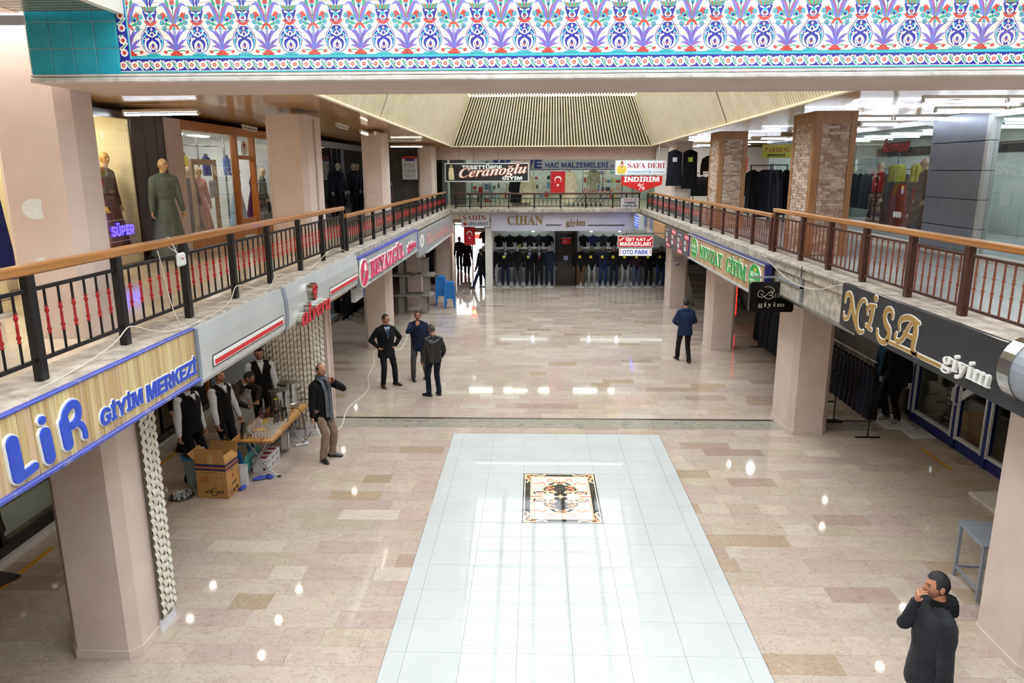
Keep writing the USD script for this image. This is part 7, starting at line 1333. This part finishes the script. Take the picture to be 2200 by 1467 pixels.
# brick clad pillars
WOODT = M('oak_trim', '#a5794f', .4, c2='#8f6540', sc=4, stretch=(8, 8, .5)); STN = M('split_stone', attr=True, r=.75, c='#ffffff', c2='#d8d0c8', sc=25, bump=.8, bsc=70)
def clad(y0, label, rows):
    t = thing('pillar', label, 'pillar'); x0, x1, y1, z0, z1 = 4.98, 5.66, y0+1.1, 3.5, UC
    part('core', B().box(x0, x1, y0, y1, z0, z1), CONC, t); r = random.Random(int(y0)); n = 0; rest = B()
    for (a, c) in (((x0-.03, y0-.03), (x0+.1, y0+.12)), ((x1-.08, y0-.03), (x1+.03, y0+.1)), ((x0-.03, y1-.1), (x0+.08, y1+.02))): part('corner_board', B().box(a[0], c[0], a[1], c[1], z0, z1, bev=.006), WOODT, t)
    part('cap_board', B().box(x0-.025, x1+.025, y0-.025, y1, z1-.22, z1), WOODT, t)
    h = .052; z = z0+.02
    while z < z1-.25:
        for face in (0, 1):
            u, u1 = (x0+.105, x1-.085) if face == 0 else (y0+.125, y1-.105); u -= r.uniform(0, .08); lo = x0+.105 if face == 0 else y0+.125
            while u < u1:
                w = r.uniform(.09, .2); a, c = max(u, lo), min(u+w, u1); u += w
                if c-a < .015: continue
                d = r.uniform(.012, .028); cc = r.choice(['#c9b3a4', '#bda594', '#d3c2b4', '#b49b8b', '#c4ae9f', '#a98d7c', '#d8c9bc']); q = B() if n < 290 else rest
                if face == 0: q.box(a+.001, c-.001, y0-d, y0, z+.001, z+h-.002, cc)
                else: q.box(x0-d, x0, a+.001, c-.001, z+.001, z+h-.002, cc)
                if q is not rest: part('stone', q, STN, t)
                n += 1
        z += h
    if rest.n: part('stones', rest, STN, t, kind='stuff')
clad(13.68, 'stone-clad upper right pillar with oak corners, the nearer and wider one', 0); clad(20.55, 'farther stone-clad upper right pillar with oak corners', 0)
# dark coat shop between them, and beyond
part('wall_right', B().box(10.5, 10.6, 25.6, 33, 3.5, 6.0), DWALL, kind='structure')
T = thing('hanging_sign', 'small yellow sign, PARDESÜ MERKEZİ, hanging in the dark coat shop', 'hanging sign'); part('board', B().box(6.5, 7.35, 21.9, 21.93, 5.38, 5.75), M('yellow_board', '#d2c92e', .4, c2='#c6bd28', sc=5), T); q = B(); q.paint([(text('PARDESÜ', h=.14, w=.74, font='serif', at=(6.56, 5.54)), '#a31c20'), (text('MERKEZİ', h=.07, w=.5, weight=900, at=(6.66, 5.42)), '#1c1c1c')], FW(0, 21.899, 0)); part('lettering', q, PRINT, T); part('wire', B().tube([(6.6, 21.915, 5.75), (6.6, 21.915, UC)], .005, 4).tube([(7.25, 21.915, 5.75), (7.25, 21.915, UC)], .005, 4), STEEL, T, kind='stuff')
for k, (x, y, c, p) in enumerate([(7.2, 20.6, '#15151b', '#d9d6d0'), (6.5, 21.2, '#181826', None), (6.75, 21.6, '#10141f', None), (6.95, 21.9, '#1b1d2b', None), (7.15, 22.2, '#12121a', None), (7.4, 22.4, '#171420', None), (6.6, 23.0, '#131318', None), (7.0, 23.2, '#1d1a26', None), (7.3, 23.6, '#10131c', None)]):
    hung('hanging_coat', f'long dark coat between the stone-clad pillars, number {k+1} from the railing', (x, y, 5.15 if k else 5.7), 20*k, cloth('dimcoat%d' % k, c), L=1.3 if k else .7, W=.46 if k else .36, T=.11, seed=k, group='long dark coats between the stone-clad pillars', pin=p)
S = thing('coat_rack', 'dark steel rails carrying the long coats between the stone-clad pillars', 'rack')
part('rail', B().tube([(6.3, 20.4, 5.18), (7.5, 22.6, 5.18)], .02, 6), BLACKM, S); part('rail', B().tube([(6.5, 22.9, 5.18), (7.4, 23.7, 5.18)], .02, 6), BLACKM, S)
for x, y in ((6.35, 20.5), (7.45, 22.5), (6.5, 22.9), (7.4, 23.7)): part('upright', B().tube([(x, y, 3.5), (x, y, 5.2)], .02, 6), BLACKM, S)
part('frame_post', B().box(6.55, 6.63, 18.95, 19.03, 3.5, 6.0), GREYP, S, label='tall grey door post'); t = thing('banner', 'narrow lime green ribbon slanting in front of the dark coats', 'ribbon', (6.5, 18.9, 0)); part('ribbon', B().hexa([(.1, 0, 4.45), (.16, 0, 4.45), (.16, .01, 4.45), (.1, .01, 4.45), (-.06, 0, 5.15), (0, 0, 5.15), (0, .01, 5.15), (-.06, .01, 5.15)]), M('lime_ribbon', '#a3cf3a', .5, c2='#93bd30', sc=9), t)
for x, y, p, L in ((4.95, 27.0, '#d6d6d4', 1.25), (5.5, 27.0, '#b6cf4a', 1.35)): hung('hanging_coat', f'dark coat with a {"white" if x < 5.2 else "lime"} notice on the far upper right pillar', (x, 27.05, 5.85), 0, cloth('pillarcoat%d' % int(x*10), '#1b1d28' if x < 5.2 else '#0f0f13'), L=L, W=.5, T=.08, sleeves=False, pin=p)
hung('hanging_coat', 'short brown leather jacket hanging by the red SAFA window sign', (6.25, 27.4, 5.65), 0, cloth('brown_leather_coat', '#2e211a'), L=.55, W=.42, T=.1)
T = thing('hanging_sign', 'red lit window sign beginning SAFA, half hidden behind the stone-clad pillar', 'lit sign'); part('casing', B().box(6.5, 7.8, 28.02, 28.1, 5.0, 5.5), REDS, T); q = B(); q.paint([(rect(6.5, 5.0, 7.8, 5.5), '#d4202a'), (text('SAFA-D', h=.3, w=1.15, weight=900, at=(6.56, 5.1)), '#f6e2dc')], FW(0, 28.019, 0)); part('lit_face', q, LITS, T); part('hanger_rod', B().tube([(7, 28.06, 5.5), (7, 28.06, UC)], .01, 4), STEEL, T)
S = thing('shop_interior', 'white lit leather shop behind the far upper right pillar', 'shop interior', kind='structure'); part('back_wall', B().box(5.2, 10.4, 32.7, 32.8, 3.5, 6.0), WHITEW, S); lampbar(S, 6.2, 8.2, 30.8, 30.9, 6.0, LAMPC); lampbar(S, 6.2, 8.2, 29.2, 29.3, 6.0, LAMPC)
for k in range(10): hung('hanging_coat', f'dark leather jacket in the far upper right leather shop, number {k+1} from the left', (6.3+k*.24, 29.6, 4.9), 15, cloth('leathercoat%d' % (k % 3), ['#15130f', '#1a1a1c', '#211812'][k % 3]), L=.75, W=.4, T=.09, seed=k, group='leather jackets in the far upper right shop')
part('rail', B().tube([(6.2, 29.6, 4.93), (8.7, 29.6, 4.93)], .016, 6), STEEL, S); part('rail_post', B().tube([(6.2, 29.6, 3.5), (6.2, 29.6, 5.3)], .025, 6), BRASS, S); part('rail_post', B().tube([(8.7, 29.6, 3.5), (8.7, 29.6, 4.95)], .02, 6), STEEL, S)
# --- lower far: men's coat shop
S = thing('shop_interior', 'glass-fronted coat shop with two rows of forms under the lilac sign', 'shop interior', kind='structure')
part('back_wall', B().box(-1.9, .85, 33.5, 33.55, .01, 2.9), PALE, S); part('back_wall', B().box(1.9, 6.3, 33.5, 33.55, .01, 2.9), PALE, S); part('back_wall', B().box(.85, 1.9, 35.4, 35.45, .01, 2.9), DKG, S); part('side_wall', B().box(-2.15, -1.85, 31.4, 35.4, .01, 2.9), WHITEW, S); part('plinth', B().box(-1.85, .8, 32.6, 33.5, .004, .14), BOXW, S); part('plinth', B().box(1.95, 6.2, 32.6, 33.5, .004, .14), BOXW, S)
for a, c in ((-1.8, .78), (1.95, 6.2)): part('shelf', B().box(a, c, 32.75, 33.48, 1.66, 1.7), BOXW, S); part('shelf_edge', B().box(a, c, 32.72, 32.76, 1.64, 1.72), WFR, S)
for x in (-.1, 2.45, 3.7): part('spotlight', B().ell((x, 32.55, 2.45), (.06, .06, .05)), LAMPC, S)
lampbar(S, -1.6, .6, 33.1, 33.16, 2.6, M('coat_shop_lamp', '#ffffff', .5, emit='#eaf4f0', es=5., c2='#fafffa')); lampbar(S, 2.1, 6, 33.1, 33.16, 2.6, MATS['coat_shop_lamp'])
part('door_frame', B().box(.82, .88, 32.6, 32.7, .01, 2.6), GREYP, S); part('door_frame', B().box(1.86, 1.92, 32.6, 32.7, .01, 2.6), GREYP, S); part('pane', B().box(.9, 1.85, 32.66, 32.67, .02, 2.5), glass('dark_pane', (.45, .48, .5), 1.5), S)
t = thing('door_sticker', 'round violet and white sticker on the coat shop door', 'sticker'); q = B(); q.paint([(oval(1.36, 1.25, .1, .1, 12), '#b9b4d6'), (oval(1.36, 1.25, .06, .06, 10), '#4a3f9a')], FW(0, 32.65, 0)); part('print', q, PRINT, t)
M('yellow_card', '#d6cb35', .5, c2='#c9be2c', sc=12)
DG = cloth('dark_grey_pants', '#3c3f46'); LGT = cloth('light_grey_pants', '#8a8a8c'); BRP = cloth('brown_pants', '#5a4026'); BLP = cloth('blue_pants', '#1f3158'); DKP = cloth('black_pants', '#121216')
rows = [(-1.84, BLKC, LGT, .38, 'long black overcoat and grey trousers'), (-1.32, BLKC, NAVC, .74, 'black jacket over a pale shirt'), (-.79, BLKC, DG, .74, 'black zip jacket and dark grey trousers'), (-.25, BLKC, DKP, .72, 'black suit with a violet tie'), (.17, BLKC, DKP, .72, 'black suit with a red tie'), (.62, NAVC, NAVC, .74, 'dark navy jacket and navy trousers'),
        (2.01, BLKC, BRP, .66, 'black coat and brown trousers'), (2.49, BLKC, LGT, .74, 'black jacket and light grey trousers'), (2.99, NAVC, BLP, .76, 'navy jacket and blue trousers'), (3.46, BLKC, NAVC, .72, 'black jacket and navy trousers'), (3.96, BLKC, LGT, .76, 'black jumper and pale trousers, behind the hanging OTO PARK sign'), (4.48, cloth('dark_maroon', '#2a1218'), cloth('slate_pants', '#3d4560'), .76, 'dark maroon jumper and slate trousers'), (4.98, BLKC, DKP, .74, 'black jacket and black trousers near the right end'), (5.5, BLKC, BLP, .7, 'black coat and dark jeans at the right end of the row')]
TIEV = M('violet_tie', '#4a4a9a', .4, c2='#3c3c86', sc=30); TIER = M('red_tie', '#a3202a', .4, c2='#8e1820', sc=30)
for k, (x, c, p, hem, d) in enumerate(rows):
    gent(f'mannequin in a {d}', (x, 32.3, .003), c, p, hem, skin='#9c9ea2' if x < 1.5 else '#7d6c62', tag_=k not in (2, 4, 5), shirt=cloth('pale_blue_shirt', '#8fa3b8') if k in (1, 3, 4) else None, tie=TIEV if k == 3 else TIER if k == 4 else None, h=1.82)
gent('mannequin in a dark coat beside the striped jumper at the passage corner', (-2.3, 32.35, .003), BLKC, BLKC, .6, skin='#c9c6c0', tag_=True)
bust('torso form in a black jumper with white stripes at the passage corner', (-2.2, 32.3, 1.95), 0, M('striped_jumper', '#17171b', .9, c2='#101014', sc=8)); 
for k in range(4): part('stripe', B().tube([(-.1, .115, .12+k*.07), (.0, .125, .1+k*.07), (.1, .115, .12+k*.07)], .012, 5), SHIRT, num('/World', 'torso_form').rsplit('_', 1)[0] if False else '/World/torso_form_%03d' % (COUNT[('/World', 'torso_form')]-1))
for k, x in enumerate([-1.62, -1.15, -.7, -.25, .15, .56]): bust(f'headless form in a {["black", "charcoal", "black", "dark plum", "slate", "navy"][k]} jumper, {["first", "second", "third", "fourth", "fifth", "sixth"][k]} on the shelf left of the shop door', (x, 33.1, 1.71), 180, cloth('jumper%d' % k, ['#101012', '#1b1c22', '#111113', '#161520', '#23262c', '#131722'][k]), card=(k == 2))
for k, x in enumerate([2.15, 2.6, 3.05, 3.5, 3.95]): bust(f'headless form in a {["black", "blue", "slate", "black", "black"][k]} jumper, {["first", "second", "third", "fourth", "fifth"][k]} on the shelf right of the shop door', (x, 33.1, 1.71), 180, cloth('jumperr%d' % k, ['#101012', '#1a2748', '#2a2b30', '#0f0f11', '#131316'][k]))
# passage
t = thing('lit_sign', 'red lit sign glowing behind the hanging passage flag', 'lit sign', (-2.95, 36.8, 1.75)); part('casing', B().box(-.3, .3, 0, .06, 0, .5), REDS, t); q = B(); q.paint([(rect(-.3, 0, .3, .5), '#ff2a22'), (rect(-.25, .2, .25, .3), '#ffc080')], FW(0, -.001, 0)); part('lit_face', q, M('red_lit', attr=True, r=.4, emit='attr', es=9.), t); part('hanger_rod', B().tube([(0, .03, .5), (0, .03, 1.15)], .01, 5), STEEL, t)
part('wall_left', B().box(-4.75, -4.55, 33.9, 40, 0, 2.9), PLASTER, kind='structure'); part('wall_right', B().box(-2.35, -2.2, 34.5, 40, 0, 2.9), PLASTER, kind='structure')
T = thing('window_3', 'glazed doorway open to daylight at the end of the far passage', 'glazed door', kind='structure')
for x in (-4.36, -3.4, -2.74): part('jamb', B().box(x-.03, x+.03, 39.6, 39.7, .01, 2.75), ALU, T)
part('transom', B().box(-4.4, -2.7, 39.6, 39.7, 2.2, 2.26), LETG, T)
for a, c in ((-4.33, -3.43), (-3.37, -2.77)): part('pane', B().box(a, c, 39.64, 39.65, .02, 2.74), glass('passage_glass', (.72, .74, .74)), T)
t = thing('passage_notice', 'small white lettered panel over the far passage door', 'notice', (-2.45, 33.2, 2.35)); part('panel', B().box(-.3, .3, 0, .03, 0, .2), LETW, t)
# --- lower left shops
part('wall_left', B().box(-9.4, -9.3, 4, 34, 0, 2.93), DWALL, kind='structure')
F = thing('shop_front', 'dark shop front with black frame and white tiled kerb under the left gallery', 'shop front', kind='structure')
for k in range(30): part('kerb_tile', B().box(-7.12, -6.92, 4.0+k*.6+.003, 4.6+k*.6-.003, .001, .1), BOXW, F)
part('bottom_rail', B().box(-7.08, -7.0, 4, 15, .1, .24), BLACKM, F)
for y in (6.0, 8.6, 10.4, 12.9, 14.9): part('mullion', B().box(-7.07, -7.01, y-.03, y+.03, .24, 2.92), BLACKM if y < 13 else ORW, F)
for a, c in ((4.2, 5.9), (6.1, 8.5), (8.7, 10.3), (10.5, 12.8)): part('pane', B().box(-7.045, -7.035, a, c, .24, 2.9), PANE, F)
part('display_floor', B().box(-9.3, -7.1, 4, 15, .1, .2), M('display_wood', '#6d6048', .5, c2='#5f533d', sc=4), F)
t = thing('patterned_rug', 'rug with pale green and black swirls in the lower left window', 'rug', (-7.6, 9.9, .62)); q = B(); L = [(rect(-.4, -1.2, .4, 1.2), '#9aa083')]
for k in range(5): L += [(stroke([(-.3, -1.1+k*.45), (0, -.95+k*.45), (.1, -.75+k*.45), (.3, -.7+k*.45)], .05), '#2b2c24'), (oval(-.15, -.75+k*.45, .1, .08), '#c9cdb4'), (oval(-.15, -.75+k*.45, .06, .045), '#9aa083'), (oval(.25, -.95+k*.45, .08, .06), '#c9cdb4')]
q.paint(L, GR(0, 0, .025)); q.box(-.4, .4, -1.2, 1.2, 0, .024, '#8c9276'); part('rug', q, PRINT, t); part('block', B().box(-.38, .38, -1.2, 1.2, -.41, -.001), PALE, t)
t = thing('garment_stand', 'black gown on a stand in the lower left window below the timber sign', 'garment', (-7.45, 8.7, .2)); part('gown', gown([1.5, 1.3, .8, .1], [.1, .2, .26, .34], [.08, .15, .2, .26], 7, .02), BLKC, t, smooth=True)
for k in range(7): hung('hanging_coat', f'dark garment on the wall rail behind the waiters, number {k+1} from the near end', (-7.7, 11.0+k*.45, 2.3), 80, cloth('wallcoat%d' % (k % 4), ['#141416', '#231417', '#17171d', '#101318'][k % 4]), L=1.2, W=.42, T=.12, seed=k, group='dark garments behind the waiters', sleeves=False)
part('rail', B().tube([(-7.7, 10.7, 2.33), (-7.7, 14.1, 2.33)], .016, 6), STEEL, F)
S = shell('shop_interior', 'lower left shop with white pedestals seen past the woven screen', -9.2, -7.1, 15.2, 25.2, .01, 2.9, M('mid_grey_wall', '#6e7174', .6, c2='#646769', sc=2), M('grey_plinth', '#a9adb0', .3, c2='#9ea3a6', sc=2), 'x0'); lampbar(S, -8.3, -8.2, 21, 24.6, 2.85, LAMPC)
F = thing('shop_front', 'glass front of the lower left shop beyond the woven screen', 'shop front', kind='structure'); part('sill', B().box(-7.12, -6.92, 15.2, 25.2, .001, .16), M('grey_plinth'), F)
for a, c in ((15.3, 18.6), (18.7, 22), (22.1, 25.1)): part('pane', B().box(-7.02, -7.01, a, c, .16, 2.9), PANE, F)
t = thing('pedestal', 'white display pedestal in the window beyond the woven screen', 'pedestal', (-7.5, 22.3, .03)); part('column', B().lathe([(.001, .001), (.2, .001), (.1, .1), (.07, .4), (.09, .9), (.001, .9)], n=18), BOXW, t, smooth=40)
for k in range(8): gent(f'black-clad mannequin, number {k+1} from near end under the pink rose sign', (-6.55-.05*(k % 2), 24.6+k*.62, .003), cloth('rowcoat%d' % (k % 3), ['#0f0f12', '#14171e', '#111216'][k % 3]), DKP, .34, rz=-100, skin='#5a564f', group='dark row of mannequins under the far left gallery', tag_=False)
part('wall_left', B().box(-7.3, -7.2, 25.3, 33, 0, 2.93), DKG, kind='structure')
# --- lower right shops
S = shell('shop_interior', 'dim shop with folded stock behind blue frames at the lower right', 7.86, 10.6, 6.5, 14.9, .01, 2.9, M('olive_wall', '#7b7864', .7, c2='#706d5a', sc=2), M('dim_floor', '#55534c', .3, c2='#4a4842', sc=3), 'x1')
F = thing('shop_front', 'blue and white aluminium shop front at the lower right', 'shop front', kind='structure')
for a, c in ((6.6, 12.06), (12.2, 12.98), (13.14, 14.55)): part('kick_plate', B().box(7.76, 7.84, a, c, .002, .2), BLF, F); part('bottom_rail', B().box(7.75, 7.83, a, c, .2, .25), WFR, F)
for y in (12.1, 13.06, 14.6, 9.4): part('mullion', B().box(7.74, 7.84, y-.06, y+.06, .002, 2.9), BLF, F); part('frame_bead', B().box(7.72, 7.76, y-.1, y-.06, .2, 2.9), WFR, F); part('frame_bead', B().box(7.72, 7.76, y+.06, y+.1, .2, 2.9), WFR, F)
for a, c in ((9.5, 12.0), (12.2, 12.96), (13.16, 14.5), (6.7, 9.3)): part('pane', B().box(7.79, 7.8, a, c, .25, 2.88), PANE, F)
q = B().hexa([(7.73, 12.95, .95), (7.77, 12.95, .95), (7.77, 12.95, 1.1), (7.73, 12.95, 1.1), (7.73, 12.2, 1.5), (7.77, 12.2, 1.5), (7.77, 12.2, 1.65), (7.73, 12.2, 1.65)]); part('door_brace', q, WFR, F); part('door_pull', B().tube([(7.7, 13.0, .85), (7.62, 13.02, .95), (7.62, 13.02, 1.15), (7.7, 13.0, 1.25)], .016, 8), WFR, F, smooth=True)
for k in range(9): t = thing('folded_stock', f'pile of plastic-wrapped folded clothes in the blue-framed window, layer {["one", "two", "three", "four", "five", "six", "seven", "eight", "nine"][k]} from the floor', 'folded clothes', (8.35, 13.75, .03+k*.1), random.Random(k).uniform(-8, 8), group='wrapped clothes piled in the blue-framed window'); part('pack', soft(hull(sph((-.2, -.25, .045), (.06, .06, .04)), sph((.2, -.25, .045), (.06, .06, .04)), sph((-.2, .25, .045), (.06, .06, .04)), sph((.2, .25, .045), (.06, .06, .04))), .06, 0, .012, k, 18), M('wrapped_stock', '#8d8f8c', .2, c2='#5f615f', sc=7), t, smooth=True)
t = thing('brown_carton', 'upright brown carton beside the wrapped clothes in the blue-framed window', 'carton', (8.2, 13.25, .03)); part('box', B().box(-.15, .15, -.1, .1, 0, .6), CARD, t)
hung('hanging_coat', 'long navy coat hanging behind the right-hand lower pane', (8.3, 10.9, 2.4), 80, NAVC, L=2.0, W=.5, T=.14)
T = thing('coat_rack', 'chrome rail on black feet carrying dark coats under the gold lettered sign', 'rack'); part('rail', B().tube([(6.45, 13.5, 1.5), (6.42, 15.9, 1.5)], .014, 6), STEEL, T)
for y in (13.55, 15.8): part('upright', B().tube([(6.43, y, .02), (6.43, y, 1.5)], .014, 6), BLACKM, T); part('foot', B().box(6.2, 6.66, y-.02, y+.02, .001, .025), BLACKM, T)
CN = ['black', 'navy', 'dark blue', 'blackish brown', 'plum', 'charcoal', 'black', 'dark slate', 'ink blue', 'black', 'dark brown', 'black']; CC = ['#0f0f12', '#141b30', '#161d33', '#1c1614', '#231b26', '#1a1a1e', '#101013', '#191d26', '#121a2e', '#0d0d10', '#1f1613', '#101012']
for k in range(12): hung('hanging_coat', f'{CN[k]} coat on the rail under the gold lettered sign, {["first", "second", "third", "fourth", "fifth", "sixth", "seventh", "eighth", "ninth", "tenth", "eleventh", "twelfth"][k]} from near end', (6.44, 13.62+k*.185, 1.47), 78, cloth('rackcoat%d' % k, CC[k]), L=.95, W=.5, T=.11, seed=k, group='coats on the chrome rail at the lower right')
gent('mannequin in a black suit on white boards beside the coat rail', (7.25, 14.35, .06), BLKC, DKP, .72, rz=120, skin='#d6d4d0', tag_=False, h=1.84); gent('mannequin in a blue overall behind the black-suited one', (7.45, 15.2, .01), cloth('teal_coat', '#24506a'), cloth('teal_coat', '#24506a'), .4, rz=110, skin='#d6d4d0', tag_=False, h=1.7)
t = thing('floor_boards', 'flat white boards under the black-suited mannequin', 'boards', (7.3, 14.35, .002)); part('board', B().box(-.35, .25, -.35, .55, 0, .05, bev=.004), BOXW, t); part('board', B().box(-.05, .4, -.85, -.37, 0, .03, bev=.004), BOXW, t)
t = thing('stanchion', 'thin black post on a flat foot by the right middle pillar', 'post', (6.15, 14.5, .002)); part('post', B().tube([(0, 0, .0), (0, 0, 1.0)], .012, 6), BLACKM, t); part('foot', B().box(-.15, .15, -.1, .1, 0, .012), BLACKM, t); part('top_bar', B().box(-.06, .06, -.015, .015, .98, 1.01), BLACKM, t)
for k in range(14): hung('hanging_coat', f'black coat on the racks behind the black hanging sign, number {k+1} from the near end', (6.55-.02*(k % 3), 16.6+k*.33, 1.62 if k > 4 else 1.7), 85, cloth('burccoat%d' % (k % 4), ['#0c0c0e', '#101118', '#0e0d10', '#13141c'][k % 4]), L=1.25, W=.55, T=.17, seed=k, group='black coats behind the black hanging sign')
T = thing('coat_rack', 'low racks of black coats behind the black hanging sign', 'rack'); part('rail', B().tube([(6.54, 16.4, 1.66), (6.54, 21.1, 1.66)], .014, 6), STEEL, T)
for y in (16.45, 18.7, 21.0): part('upright', B().tube([(6.54, y, .01), (6.54, y, 1.68)], .014, 6), STEEL, T); part('foot', B().box(6.28, 6.8, y-.02, y+.02, .001, .02), BLACKM, T)
part('wall_right', B().box(7.8, 7.95, 15.1, 33, 0, 2.93), M('grey_wall', '#77736d', .7, c2='#6c6863', sc=2), kind='structure')
T = thing('stair', 'flight of grey steps up beside the far right pillars', 'stair', kind='structure')
for k in range(8): part('step', B().box(6.0, 7.7, 27.0+k*.3, 27.3+k*.3, .002, .17*(k+1)), M('step_stone', '#8b857c', .5, c2='#7f7970', sc=3), T)
T = thing('red_led_column', 'vertical red lit strip sign between the right pillars', 'lit sign', (6.6, 24.2, 0)); part('casing', B().box(-.1, .1, -.04, .04, .3, 1.9), REDS, T); part('lit_face', B().box(-.09, .09, -.05, -.041, .35, 1.85), M('red_glow', '#ff4040', .5, emit='#ff2418', es=3., c2='#ff5050'), T)
t = thing('bulb_lamp', 'bare bright bulb hanging under the green lettered sign', 'lamp', (5.5, 17.6, 2.35)); part('bulb', B().ell((0, 0, 0), (.09, .09, .12)), M('bulb_glow', '#ffffff', .5, emit='#f4fbff', es=45., c2='#ffffff'), t, smooth=True); part('cord', B().tube([(0, 0, .11), (0, 0, .57)], .006, 5), BLKP, t)
